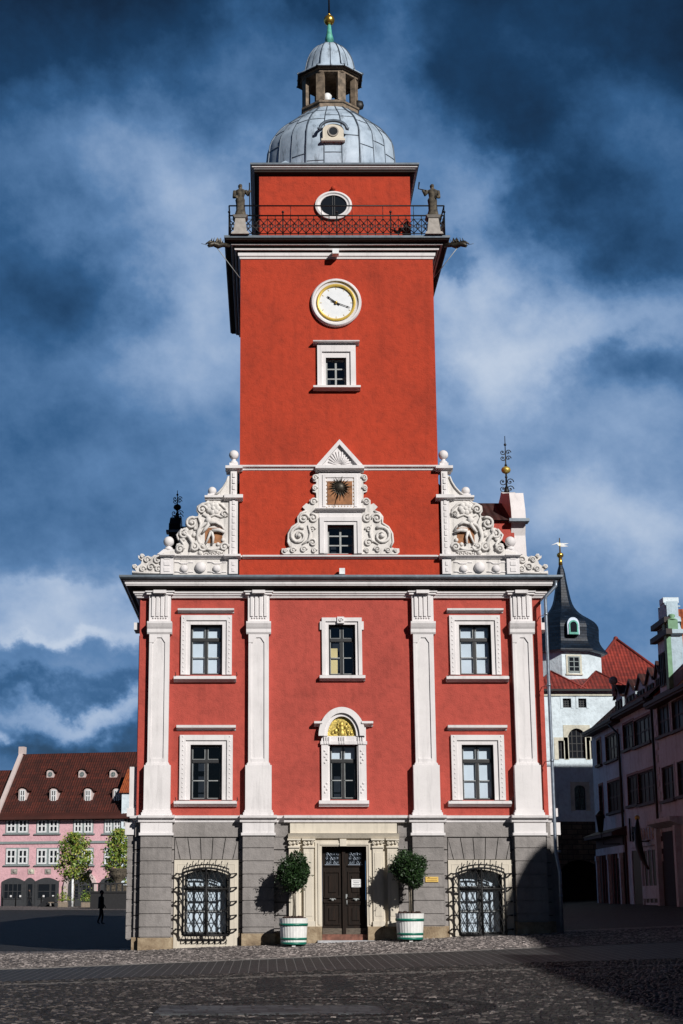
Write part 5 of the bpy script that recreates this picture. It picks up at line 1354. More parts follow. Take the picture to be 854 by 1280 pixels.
def dormer(zx,zy0,zy1,w,upper):
    offr=interp(PK(zx,zy1,3 if not upper else 4.5)[1],[(zeave,0),(hgt,7)])
    for _ in range(4): offr=interp(PK(zx,zy1,offr)[1],[(zeave,0),(hgt,7)])
    uc,z0=PK(zx,zy1,offr); _,z1=PK(zx,zy0,offr); hw=w/2
    hgh=z1-z0
    m=pk.mb(); yb=offr+hgh*1.25
    pts=[(uc-hw,z0-.1),(uc+hw,z0-.1),(uc+hw,z1-.35)]+[(uc+hw*math.cos(math.pi*i/8),z1-.35+.3*math.sin(math.pi*i/8)) for i in range(1,8)]+[(uc-hw,z1-.35)]
    m.prism(pts,offr,yb); d=m.build('dormer',M['pinkwhite'],roof)
    m=pk.mb(); arc=[(uc+(hw+.12)*math.cos(math.pi*i/8),z1-.35+.36*math.sin(math.pi*i/8)) for i in range(0,9)]
    arc=[(uc+hw+.3,z1-.42)]+arc+[(uc-hw-.3,z1-.42)]
    for (p,q) in zip(arc,arc[1:]): m.face([(p[0],offr-.2,p[1]+.05),(q[0],offr-.2,q[1]+.05),(q[0],yb,q[1]+.05),(p[0],yb,p[1]+.05)],[(0,0),(.4,0),(.4,1),(0,1)])
    m.build('dormer_roof',M['tile_brown'],d)
    m=pk.mb(); m.box(uc-hw-.1,uc+hw+.1,offr-.12,offr,z0-.3,z0-.08); m.build('flashing',M['zincedge'],d)
    ww=hw*.62
    if upper:
        m=pk.mb(); m.disc_xz(uc,(z0+z1)/2,ww*.9,ww*.9,offr-.03,offr-.002,16); w_=m.build('round_window',M['farglass'],d)
        m=pk.mb(); m.ring_xz(uc,(z0+z1)/2,[(ww*1.0,offr-.06),(ww*.75,offr-.06),(ww*.75,offr-.03)],16); m.box(uc-.05,uc+.05,offr-.06,offr-.03,(z0+z1)/2-ww*.75,(z0+z1)/2+ww*.75); m.box(uc-ww*.75,uc-.05,offr-.06,offr-.03,(z0+z1)/2-.05,(z0+z1)/2+.05); m.box(uc+.05,uc+ww*.75,offr-.06,offr-.03,(z0+z1)/2-.05,(z0+z1)/2+.05); m.build('round_frame',M['greyband'],w_)
    else: farwin(pk,d,[uc-ww,uc+ww,z0+.15,z1-.25],offr-.06,'white_bar',2,2,'farglass',None,.12,.07)
for zx in (133,318,522,693): dormer(zx,402,492,1.05,False)
for zx in (298,487,672): dormer(zx,293,350,.95,True)
# grey shopfronts
for (x0,x1_,xs_) in ((16,145,((28,132),)),(147,208,((165,198),)),(210,348,((228,300),(305,335)))):
    ua,zt_=PK(x0,935); ub,zb_2=PK(x1_,1090); zb_2-=.6
    m=pk.mb(); n=10; pts=[(ua,zb_2),(ub,zb_2),(ub,zt_-.45)]+[(ua+(ub-ua)*(1-i/n),zt_-.45+.45*math.sin(math.pi*i/n)) for i in range(1,n)]+[(ua,zt_-.45)]
    m.prism(pts,-.16,0); sf=m.build('shopfront',M['shopgrey'],ph)
    for (a_,b_) in xs_:
        uu,z1=PK(a_,970); vv,z0=PK(b_,1062)
        if x0==147: z0-=1.2
        farwin(pk,sf,[uu,vv,z0,z1],-.2,'shopgrey',4 if vv-uu>2 else 1,2,'farglass',None,.08,.04)
    m=pk.mb()
    for k in range(4):
        uu,z_=PK(x0+20+k*28,1040+5*(k%2)); 
        if uu<ub-.3: m.box(uu,uu+.22,-.24,-.22,z_-.1,z_+.12)
        if uu<ub-.3 and x0!=147 and k in (1,3): m.build('window_display',M['paper'],sf)
        m=pk.mb()
    
for zx in (86,186,286):
    uu,z1=PK(zx-16,882); vv,z0=PK(zx+18,912); m=pk.mb(); m.box(uu,vv,-.1,0,z0,z1); m.sphere(((uu+vv)/2,-.1,(z0+z1)/2),.22,8,.5); m.build('stone_plaque',M['concrete'] if zx!=186 else M['ochretrim'],ph)
# arched gateway (white moulding, dark inside) and second arch
for (x0,x1_,yt,yb,arcm) in ((385,575,888,1110,'pinkwhite'),(602,700,935,1110,'shopgrey')):
    ua,zt_=PK(x0,yt); ub,zb_2=PK(x1_,yb); r_=(ub-ua)/2; cxx=(ua+ub)/2; zc=zt_-r_
    if arcm=='shopgrey': zc=zt_-r_*.5
    m=pk.mb(); n=16
    inner=r_-.45; pts=[(cxx-inner,zb_2-.5),(cxx+inner,zb_2-.5)]+[(cxx+inner*math.cos(math.pi*i/n),zc+(inner if arcm!='shopgrey' else inner*.5)*math.sin(math.pi*i/n)) for i in range(n+1)]
    m.prism(pts,-.05,-.003); gt=m.build('gateway',M['shopgrey'],ph)
    m=pk.mb()
    kz=1 if arcm!='shopgrey' else .5
    for i in range(n):
        t0,t1=math.pi*i/n,math.pi*(i+1)/n
        P4=[(cxx+inner*math.cos(t0),zc+kz*inner*math.sin(t0)),(cxx+r_*math.cos(t0),zc+kz*r_*math.sin(t0)),(cxx+r_*math.cos(t1),zc+kz*r_*math.sin(t1)),(cxx+inner*math.cos(t1),zc+kz*inner*math.sin(t1))]
        m.prism(P4,-.35,0)
    m.box(cxx-r_,cxx-inner,-.35,0,zb_2-.5,zc); m.box(cxx+inner,cxx+r_,-.35,0,zb_2-.5,zc); m.build('gateway_surround',M[arcm],gt)
    for k in (-1,1): farwin(pk,gt,[cxx+k*inner*.45-.5,cxx+k*inner*.45+.5,zb_2+1.0,zc+.3],-.1,'shopgrey',2,4,'farglass',None,.08,.04)
m=pk.mb(); uu,z1=PK(572,895); m.tube([(uu-.5,0,z1),(uu-.5,-.9,z1+.1)],.05,6); m.lathe([(.02,z1+.2),(.35,z1),(.30,z1-.3),(.05,z1-.4)],uu-.5,-1.0,8); m.build('bracket_lamp',M['iron'],ph)
# neighbour to the left
nb=empty('neighbour_house',(PA.x-6,PA.y+1,zgp),'low brown roofed house at the left edge beside the pink house','building')
m=pk.mb(); _,ze2=PK(0,565); m.box(ugab-12,ugab-.5,.5,12,zgp,ze2); m.build('wall',M['pinkwhite'],nb)
hg2=PK(40,298,6)[1]; L_=math.hypot(6,hg2-ze2)
m=pk.mb(); m.face([(ugab-12,.1,ze2-.1),(ugab-.5,.1,ze2-.1),(ugab-.5,6,hg2),(ugab-12,6,hg2)],[(0,0),(12,0),(12,L_),(0,L_)]); m.face([(ugab-12,12.5,ze2-.1),(ugab-.5,12.5,ze2-.1),(ugab-.5,6,hg2),(ugab-12,6,hg2)],[(0,0),(12,0),(12,L_),(0,L_)]); m.build('roof',M['tile_brown'],nb)
# white corner house with tiled gable in front of pink house right end
wp=hit(152,1100,(0,142.8,0),Vector((0,1,0)))
wh=empty('white_corner_house',(wp.x,142.8,zgp),'narrow white house with small red tiled roof between pink house and town hall','building')
wf=Fr((wp.x,142.8,0),(1,0,0))
q0=wf.uz(152.5,990)[0]; m=wf.mb(); zt=wf.uz(0,990)[1]; m.box(q0,q0+9,0,6,zgp,zt); m.build('wall',M['white_wall'],wh)
m=wf.mb(); z1=wf.uz(0,961,3)[1]; L_=math.hypot(3,z1-zt); m.face([(q0-.3,-.3,zt-.1),(q0+9,-.3,zt-.1),(q0+9,3,z1),(q0+.4,3,z1)],[(0,0),(9,0),(9,L_),(0,L_)]); m.face([(q0-.3,6.3,zt-.1),(q0+9,6.3,zt-.1),(q0+9,3,z1),(q0+.4,3,z1)],[(0,0),(9,0),(9,L_),(0,L_)])
m.face([(q0-.3,-.3,zt-.1),(q0-.3,6.3,zt-.1),(q0+.4,3,z1)]); m.build('roof',M['tile_orange'],wh)
farwin(wf,wh,[q0+.3,q0+1.1,zt-4,zt-2.4],-.03,'white_bar',2,3)

# ---- street trees
def leafy_tree(px,pyb,pyt,Y,wpx,label):
    x,zt=F(px,pyt,Y); z0=gz(x,Y); sc_=(Y+50)/FPX; w=wpx*sc_/2
    rt_=empty('street_tree',(x,Y,z0),label,'tree','young trees in front of the pink house'); rn=random.Random(px)
    h=zt-z0; m=MB(); m.tube([(x,Y,z0),(x,Y,z0+h*.25),(x+.05,Y,z0+h*.6),(x,Y,z0+h*.95)],[.16,.13,.09,.02],8)
    br=[]
    for k in range(16):
        a=k*2.4; zz=z0+h*(.28+.6*k/16); rr_=w*(.9-.5*abs(k/16-.35)); e=Vector((x+rr_*math.cos(a),Y+rr_*math.sin(a),zz+rr_*.7)); br.append(e)
        m.tube([(x,Y,zz),(x+rr_*.5*math.cos(a),Y+rr_*.5*math.sin(a),zz+rr_*.25),e],[.05,.035,.01],5)
    m.build('trunk',M['trunk'],rt_)
    m=MB()
    for e in br+[Vector((x,Y,z0+h*.9)),Vector((x,Y,z0+h*.97)),Vector((x,Y,z0+h*.75)),Vector((x,Y,z0+h*.6)),Vector((x,Y,z0+h*.45))]:
        for k in range(150):
            c=e+Vector((rn.gauss(0,.36),rn.gauss(0,.36),rn.gauss(0,.34)))
            if c.z>zt: c.z=zt-rn.random()*.3
            L_=rn.uniform(.18,.30); t=Vector((rn.gauss(0,1),rn.gauss(0,1),rn.gauss(-.4,1))).normalized(); u=t.cross(Vector((rn.gauss(0,1),rn.gauss(0,1),rn.gauss(0,1)))).normalized()
            m.face([c-t*L_*.5,c+u*L_*.4,c+t*L_*.6,c-u*L_*.4])
    m.build('crown',M['maple'],rt_)
    return rt_
leafy_tree(94,1129,1041,128,36,'young green and yellow leaved tree with pale trunk before the pink gateway')
leafy_tree(151,1128,1036,122,30,'young leafy tree half hidden behind the town hall corner')
# tree guard tube (white trunk protection)
x,_=F(91,1100,127.5); m=MB(); z0=gz(x,127.5); m.lathe([(.15,z0),(.12,z0+2.9)],x,127.5,10); m.build('trunk_guard',M['white_bar'],origin=(x,127.5,z0),label='white trunk guard standing at the foot of the tree before the gateway',cat='tree guard')
# ---- urn on a pillar, low walls, bench, planters, bollards
def at(px,Y): x=(px-PPX)/FPX*((Y+50)*math.cos(TH)+0); return x,gz(x,Y)
x,z0=at(147,112); uz_=FZ(1093,112)
m=MB(); m.box(x-1.0,x+1.0,111,113,z0,z0+2.2); m.lathe([(.55,z0+2.2),(.5,z0+2.35),(.3,z0+2.5),(.7,z0+2.9),(.95,z0+3.3),(.8,z0+3.5),(1.1,z0+3.7),(1.0,z0+3.8)],x,112,16)
m.build('stone_urn',M['statue_stone'],origin=(x,112,z0),label='big weathered stone urn on a square pillar beside the town hall corner',cat='urn')
x0_,z0=at(113,108); x1_,_=at(170,108)
m=MB(); m.box(x0_,x1_,107.8,108.4,z0-.2,z0+1.5); m.box(x0_-.1,x1_+.1,107.7,108.5,z0+1.5,z0+1.65)
for k in range(8): xx=x0_+.2+(x1_-x0_-.4)*k/7; m.box(xx-.06,xx+.06,107.75,108.45,z0+1.65,z0+2.3)
m.box(x0_,x1_,107.9,108.3,z0+2.3,z0+2.42)
m.build('terrace_wall',M['terrace'],origin=(x0_,108,z0),label='dark terrace wall with balustrade below the stone urn',cat='wall')
bol=None
for px_ in (3,19.5,51.5):
    x,z0=at(px_,130)
    if bol is None:
        bol=empty('bollard',(x,130,z0),'','bollard','bollards before the shopfronts'); m=MB(); m.lathe([(.07,z0),(.06,z0+.9),(.09,z0+.92),(.09,z0+1.0),(.02,z0+1.08)],x,130,10); m.build('post',M['iron'],bol); b_=bol
    else: b_=copy_tree(bol); b_.location=(x,130,z0)
    b_['label']={3:'dark bollard at the far left edge of the square',19.5:'dark bollard left of the walking person by the shopfront',51.5:'dark bollard right of the shopfront beside the planter'}[px_]
x,z0=at(73,126)
bn=empty('bench',(x,126,z0),'low bench with pale seat slats near the small square tree','bench')
m=MB(); m.box(x-1.0,x+1.0,125.7,126.2,z0+.42,z0+.50); m.build('seat',M['woodpale'],bn)
for sx in (-.8,.8): m=MB(); m.box(x+sx-.06,x+sx+.06,125.75,126.15,z0,z0+.42); m.build('leg',M['concrete'],bn)
rn=random.Random(5)
def shrub(px_,Y,h,label):
    x,z0=at(px_,Y); pl=empty('planter',(x,Y,z0),label,'planter','shrub planters on the terrace')
    m=MB(); m.box(x-.5,x+.5,Y-.3,Y+.3,z0,z0+.5); m.build('box',M['woodpale'],pl)
    m=MB()
    for k in range(260):
        c=Vector((x+rn.gauss(0,.35),Y+rn.gauss(0,.25),z0+.6+abs(rn.gauss(0,h*.35)))); L_=.18; t=Vector((rn.gauss(0,1),rn.gauss(0,1),rn.gauss(0,1))).normalized(); u=t.cross(Vector((rn.gauss(0,1),.3,rn.gauss(0,1)))).normalized()
        m.face([c-t*L_*.5,c+u*L_*.4,c+t*L_*.6,c-u*L_*.4])
    m.build('shrub',M['maple'],pl)
shrub(79,124,1.6,'leafy shrub in wooden planter left of the pale tree trunk')
shrub(108,122,1.6,'leafy shrub in wooden planter before the gateway, right of the tree')
x,z0=at(66,127)
m=MB(); m.prism([(x-1.6,z0),(x+.2,z0),(x+.2,z0+1.1),(x-.6,z0+1.0)],126.6,127.4); m.build('covered_stall',M['coat'],origin=(x,127,z0),label='low dark tarpaulin covered heap beside the bench',cat='tarpaulin')

# ---- people
def person(px_,Y,label,stride,face):
    x,z0=at(px_,Y); z0+=.01
    rt_=empty('person',(x,Y,z0),label,'person')
    me=bpy.data.meshes.new('body'); H=1.76
    J={'pelvis':(0,0,.95),'belly':(0,0,1.12),'chest':(.02*face,0,1.35),'neck':(.02*face,0,1.50),'head0':(.03*face,-.0,1.60),'head1':(.035*face,0,1.68),
       'hl':(.0,-.09,.92),'kl':(stride*.22*face,-.09,.50),'al':(stride*.22*face-.05*face,-.09,.09),'tl':(stride*.22*face+.13*face,-.09,.04),
       'hr':(.0,.09,.92),'kr':(-stride*.08*face,.09,.50),'ar':(-stride*.35*face,.09,.12),'tr':(-stride*.35*face+.14*face,.09,.04),
       'sl':(.0,-.19,1.42),'el':(-.10*face*stride,-.24,1.14),'wl':(.08*face,-.24,.92),'fl':(.10*face,-.23,.83),
       'sr':(.0,.19,1.42),'er':(.06*face*stride,.24,1.14),'wr':(.20*face,.22,.94),'fr':(.24*face,.21,.86)}
    rad={'pelvis':.15,'belly':.14,'chest':.17,'neck':.06,'head0':.085,'head1':.07,'hl':.10,'kl':.065,'al':.045,'tl':.035,'hr':.10,'kr':.065,'ar':.045,'tr':.035,'sl':.07,'el':.05,'wl':.035,'fl':.03,'sr':.07,'er':.05,'wr':.035,'fr':.03}
    E=[('pelvis','belly'),('belly','chest'),('chest','neck'),('neck','head0'),('head0','head1'),('pelvis','hl'),('hl','kl'),('kl','al'),('al','tl'),('pelvis','hr'),('hr','kr'),('kr','ar'),('ar','tr'),('chest','sl'),('sl','el'),('el','wl'),('wl','fl'),('chest','sr'),('sr','er'),('er','wr'),('wr','fr')]
    ks=list(J); me.from_pydata([J[k] for k in ks],[(ks.index(a),ks.index(b)) for a,b in E],[]); me.materials.append(M['coat'])
    ob=bpy.data.objects.new('body',me); COL.objects.link(ob); ob.parent=rt_
    md=ob.modifiers.new('skin','SKIN'); sv=me.skin_vertices[0].data
    for i,k in enumerate(ks): sv[i].radius=(rad[k],rad[k]); sv[i].use_root=(k=='pelvis')
    ob.modifiers.new('sub','SUBSURF').levels=1; ob.modifiers['sub'].render_levels=2
    m=MB(); hx=.035*face; m.sphere((x+hx,Y,z0+1.68),.105,14,1,1.2); m.sphere((x+hx+.1*face,Y,z0+1.66),.02,6); m.sphere((x+hx,Y-.1,z0+1.67),.025,6); m.build('head',M['skin'],rt_)
    m=MB(); m.sphere((x+hx-.02*face,Y,z0+1.705),.108,14,1,1.05); m.build('hair',M['coat'],rt_)
    m=MB(); m.lathe([(.21,z0+.85),(.20,z0+1.1),(.19,z0+1.3),(.20,z0+1.42),(.08,z0+1.50)],x,Y,14,0,.8,1.05); m.build('jacket',M['coat'],rt_)
person(37,131,'distant person in dark jacket and trousers walking past the grey shopfront',1,-1)
person(126.5,40,'person in dark clothes standing in the deep shade left of the town hall',.5,1)

# ================================================================ white tower house (alley end)
WY=60.0
def z7(zx,zy): return (660+zx/4.4,660+zy/4.4)
def z8(zx,zy): return (660+zx/4.402,860+zy/4.402)
xw0,_=F(652,950,WY); xw1,_=F(770,950,WY); zgw=gz(15,WY)-.4
wt=empty('white_tower_house',((xw0+xw1)/2,WY,zgw),'pale blue white castle like house with dark slate onion spire behind the alley','building')
wfr=Fr((0,WY,0),(1,0,0))
ztop=FZ(860,WY)
gate=[F(701,1100,WY)[0],F(750,1100,WY)[0],zgw,FZ(1075,WY)]
zst=FZ(1027,WY)
def wh_rect(zx0,zx1,zy0,zy1,cv=z8): a=cv(zx0,zy0); b=cv(zx1,zy1); ym=(a[1]+b[1])/2; return [F(a[0],ym,WY)[0],F(b[0],ym,WY)[0],FZ(b[1],WY),FZ(a[1],WY)]
wins=[wh_rect(192,238,58,108),wh_rect(277,322,58,108),wh_rect(220,322,222,388),wh_rect(168,203,290,390),wh_rect(340,362,290,390),wh_rect(258,318,535,672)]
m=MB(); fa(m,xw0-2,xw1+6,zst,ztop,WY,WY+.4,wins)
m.face([(xw0-2,WY,zgw),(xw0-2,WY+12,zgw),(xw0-2,WY+12,ztop),(xw0-2,WY,ztop)]); m.face([(xw1+6,WY,zgw),(xw1+6,WY+12,zgw),(xw1+6,WY+12,ztop),(xw1+6,WY,ztop)])
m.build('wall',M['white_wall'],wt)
m=MB(); fa(m,xw0-2,xw1+6,zgw-.5,zst,WY-.06,WY+2.5,[gate]); 
m.build('stone_base',M['rubble'],wt)
m=MB(); m.box(gate[0],gate[1],WY+2.4,WY+2.5,zgw,gate[3]); g_=m.build('gate_passage',M['dark_room'],wt)
m=MB(); cxg=(gate[0]+gate[1])/2; rg=(gate[1]-gate[0])/2
for i in range(12):
    t0,t1=math.pi*i/12,math.pi*(i+1)/12
    m.prism([(cxg+rg*math.cos(t0),gate[3]-.9+.9*math.sin(t0)),(cxg+(rg+.35)*math.cos(t0),gate[3]-.9+1.2*math.sin(t0)),(cxg+(rg+.35)*math.cos(t1),gate[3]-.9+1.2*math.sin(t1)),(cxg+rg*math.cos(t1),gate[3]-.9+.9*math.sin(t1))],WY-.16,WY+.3)
    m.prism([(cxg+rg*math.cos(t0),gate[3]-.9+.9*math.sin(t0)),(cxg+rg*math.cos(t1),gate[3]-.9+.9*math.sin(t1)),(cxg+rg*math.cos(t1),gate[3]+.4),(cxg+rg*math.cos(t0),gate[3]+.4)],WY-.10,WY+.3)
m.build('gate_arch',M['rubble'],wt)
for i,q in enumerate(wins):
    w=farwin(wfr,wt,q,WY*0+.18,'darkwood',4 if i in(2,) else (3 if i<2 else 2),4 if i<3 else 2,'farglass',None,.07,.03)
    m=MB(); a,b,c,d=q; t=.16 if i<2 else .28
    m.box(a-t,a,WY-.03,WY+.05,c-.05,d+t*.8); m.box(b,b+t,WY-.03,WY+.05,c-.05,d+t*.8); m.box(a,b,WY-.03,WY+.05,d,d+t*.8)
    if i in (2,5):
        rr_=(b-a)/2; cx_=(a+b)/2; hh=.75 if i==2 else .25
        for k in range(10):
            t0,t1=math.pi*k/10,math.pi*(k+1)/10
            m.prism([(cx_+rr_*math.cos(t0),d-hh+hh*math.sin(t0)),(cx_+rr_*math.cos(t1),d-hh+hh*math.sin(t1)),(cx_+rr_*math.cos(t1),d+.02),(cx_+rr_*math.cos(t0),d+.02)],WY-.028,WY+.17)
    m.build('window_surround',M['white_wall'] if i<2 else M['ochretrim'],w)
m=MB(); z_=FZ(868,WY); m.box(xw0-2.1,xw1+6.1,WY-.10,WY,z_-.1,z_+.05); m.build('cornice_band',M['ochretrim'],wt)
# skirt roof
OXw,_=F(703,800,WY+4.5)
zsk=FZ(862,WY-.3); OY=WY+3.9
m=MB(); zr=FZ(846,WY+2.0); a,b=xw0-2.3,F(766,860,WY)[0]+.25
L_=math.hypot(2.3,zr-zsk)
m.face([(a,WY-.35,zsk),(b,WY-.35,zsk),(b-1.9,WY+2.0,zr),(a+1.9,WY+2.0,zr)],[(0,0),(b-a,0),(b-a-1.9,L_),(1.9,L_)])
m.face([(b,WY-.35,zsk),(b,WY+9,zsk),(b-1.9,WY+7,zr),(b-1.9,WY+2.0,zr)],[(0,0),(9,0),(7,L_),(2,L_)])
sk=m.build('skirt_roof',M['tile_red'],wt)
# raised tile peaks left and right of the drum
for pxp in (688.5,745):
    x_,z_=F(pxp,839.5,WY+1.9); m=MB(); L2=2.0
    m.face([(x_,WY-.30,zsk+.02),(x_+2.0,WY-.30,zsk+.02),(x_,WY+1.9,z_)],[(0,0),(2,0),(0,L2)]); m.face([(x_-1.6,WY-.28,zsk+.02),(x_,WY-.28,zsk+.02),(x_,WY+1.9,z_)],[(0,0),(1.6,0),(1.6,L2)])
    m.face([(x_+2.0,WY-.30,zsk+.02),(x_+2.0,WY+6,zsk+.3),(x_,WY+6,z_),(x_,WY+1.9,z_)],[(0,0),(6,0),(6,L2),(2,L2)])
    for ex in ((x_+2.0,WY-.30,zsk+.05),(x_-1.6,WY-.28,zsk+.05)): m.tube([ex,(x_,WY+1.9,z_+.03)],.07,5)
    m.build('roof_peak',M['tile_red'],sk)
m=MB(); m.box(a,b,WY-.42,WY-.30,zsk-.10,zsk+.04); m.build('gutter',M['iron'],sk)
# octagonal drum + onion spire
view=math.atan2(OXw,OY+50)      # azimuth to the tower from the camera
# vertex at -3.5 deg from direction to camera (towards picture left)
phv=-math.pi/2-view-R(3.5)
phv=-math.pi/2+(-view)+R(-4.5)
Ro=2.58
def Zo(zy): return FZ(660+zy/4.4,OY)
def oct_faces(m,pr,cx,cy,ph,smf=False):
    v0=0
    for i in range(len(pr)-1):
        (r0,z0),(r1,z1)=pr[i],pr[i+1]; L_=math.hypot(r1-r0,z1-z0)
        for k in range(8):
            a0=2*math.pi*k/8+ph; a1=a0+math.pi/4
            p=[(cx+r0*math.cos(a0),cy+r0*math.sin(a0),z0),(cx+r0*math.cos(a1),cy+r0*math.sin(a1),z0),(cx+r1*math.cos(a1),cy+r1*math.sin(a1),z1),(cx+r1*math.cos(a0),cy+r1*math.sin(a0),z1)]
            w0=r0*.765; w1=r1*.765; o_=k*3.1
            m.face(p,[(o_-w0/2,v0),(o_+w0/2,v0),(o_+w1/2,v0+L_),(o_-w1/2,v0+L_)])
        v0+=L_
m=MB(); oct_faces(m,[(Ro-.05,zr-1.0),(Ro-.05,Zo(695))],OXw,OY,phv); dm=m.build('drum',M['white_wall'],wt)
m=MB(); pr=[(Ro+.42,Zo(700)),(Ro+.40,Zo(693)),(Ro+.12,Zo(672)),(Ro-.12,Zo(640)),(Ro-.13,Zo(600)),(Ro-.10,Zo(560)),(Ro-.30,Zo(530)),(Ro-.75,Zo(505)),(Ro-1.30,Zo(480)),(Ro-1.68,Zo(450)),(Ro-1.93,Zo(410)),(Ro-2.08,Zo(350)),(Ro-2.22,Zo(290)),(.28,Zo(240)),(.10,Zo(200))]
oct_faces(m,smooth(pr,1),OXw,OY,phv); sp=m.build('onion_spire',M['slate'],wt)
m=MB(); m.lathe([(Ro+.35,Zo(706)),(Ro+.44,Zo(700))],OXw,OY,8,phv,sm=False); m.build('spire_eaves',M['seam'],sp)
m=MB(); m.tube([(OXw,OY,Zo(205)),(OXw,OY,Zo(165))],[.15,.12],10); m.lathe([(.14,Zo(163)),(.24,Zo(155)),(.24,Zo(145)),(.14,Zo(137))],OXw,OY,12); m.tube([(OXw,OY,Zo(140)),(OXw,OY,Zo(55))],[.06,.035],6); kn=m.build('gilt_finial',M['gold'],sp)
m=MB(); zv=Zo(95); m.prism([(OXw-.62,zv),(OXw-.2,zv+.10),(OXw-.1,zv-.05),(OXw+.15,zv-.12),(OXw+.62,zv-.08),(OXw+.3,zv+.02),(OXw+.66,zv+.14),(OXw+.1,zv+.16),(OXw-.15,zv+.22)],OY-.03,OY+.03); m.build('weather_vane',M['white_bar'],kn)
# drum window and spire dormer on the face right of the vertex
af=phv+math.pi/8; ap=(Ro-.05)*math.cos(math.pi/8)
fc=Vector((OXw+ap*math.cos(af),OY+ap*math.sin(af),0)); fu=Vector((-math.sin(af),math.cos(af),0))
dfm=Fr(fc-fu*.12,fu)
z0,z1=Zo(818),Zo(733)
farwin(dfm,dm,[-.42,.42,z0,z1],-.05,'greyband',2,3,'farglass',None,.08,.03)
m=dfm.mb(); m.box(-.56,-.42,-.05,0,z0-.1,z1+.12); m.box(.42,.56,-.05,0,z0-.1,z1+.12); m.box(-.42,.42,-.05,0,z1,z1+.12); m.box(-.6,.6,-.1,0,z0-.2,z0-.1); m.build('window_surround',M['ochretrim'],dm)
m=dfm.mb(); z0,z1=Zo(610),Zo(540); n=10
pts=[(-.43,z0-.1),(.43,z0-.1),(.43,z1-.25)]+[(.43*math.cos(math.pi*i/n),z1-.3+.5*math.sin(math.pi*i/n)) for i in range(n+1)]
m.prism(pts,-.28,.6); sd=m.build('spire_dormer',M['pipe'],sp)
m=dfm.mb(); 
m.box(-.34,-.24,-.34,-.28,z0,z1-.35); m.box(.24,.34,-.34,-.28,z0,z1-.35); m.box(-.34,.34,-.36,-.28,z0-.1,z0+.05)
for i in range(n):
    t0,t1=math.pi*i/n,math.pi*(i+1)/n; m.prism([(.24*math.cos(t0),z1-.35+.24*math.sin(t0)),(.34*math.cos(t0),z1-.35+.34*math.sin(t0)),(.34*math.cos(t1),z1-.35+.34*math.sin(t1)),(.24*math.cos(t1),z1-.35+.24*math.sin(t1))],-.34,-.28)
m.build('green_frame',M['patina'],sd)
m=dfm.mb(); m.prism([(-.23,z0+.05),(.23,z0+.05),(.23,z1-.35)]+[(.23*math.cos(math.pi*i/n),z1-.35+.23*math.sin(math.pi*i/n)) for i in range(n+1)],-.24,-.285); m.build('pane',M['farglass'],sd)

# red pyramid roof behind
RY=74.0
rx,rz=F(775,800,RY+4); rh=empty('red_roofed_house',(rx,RY,zgw),'white house with steep bright red pyramid tiled roof behind the alley houses','building')
zl=FZ(870,RY); xl,_=F(718,870,RY); xr=2*rx-xl
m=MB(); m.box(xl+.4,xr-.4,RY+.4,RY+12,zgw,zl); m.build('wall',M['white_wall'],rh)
m=MB(); apx=(rx,RY+5.5,rz+.35)
L_=math.hypot(5.5,rz-zl)
m.face([(xl,RY,zl),(xr,RY,zl),apx],[(0,0),(xr-xl,0),((xr-xl)/2,L_)]); m.face([(xr,RY,zl),(xr,RY+13,zl),apx],[(0,0),(13,0),(6,L_)]); m.face([(xr,RY+13,zl),(xl,RY+13,zl),apx],[(0,0),(10,0),(5,L_)]); m.face([(xl,RY+13,zl),(xl,RY,zl),apx],[(0,0),(13,0),(6,L_)])
rr1=m.build('roof',M['tile_red'],rh)
m=MB()
for cxx in (xl,xr): m.tube([(cxx,RY,zl+.02),apx],.13,6)
m.sphere(apx,.2,8); m.build('hip_ridge',M['tile_red'],rr1)

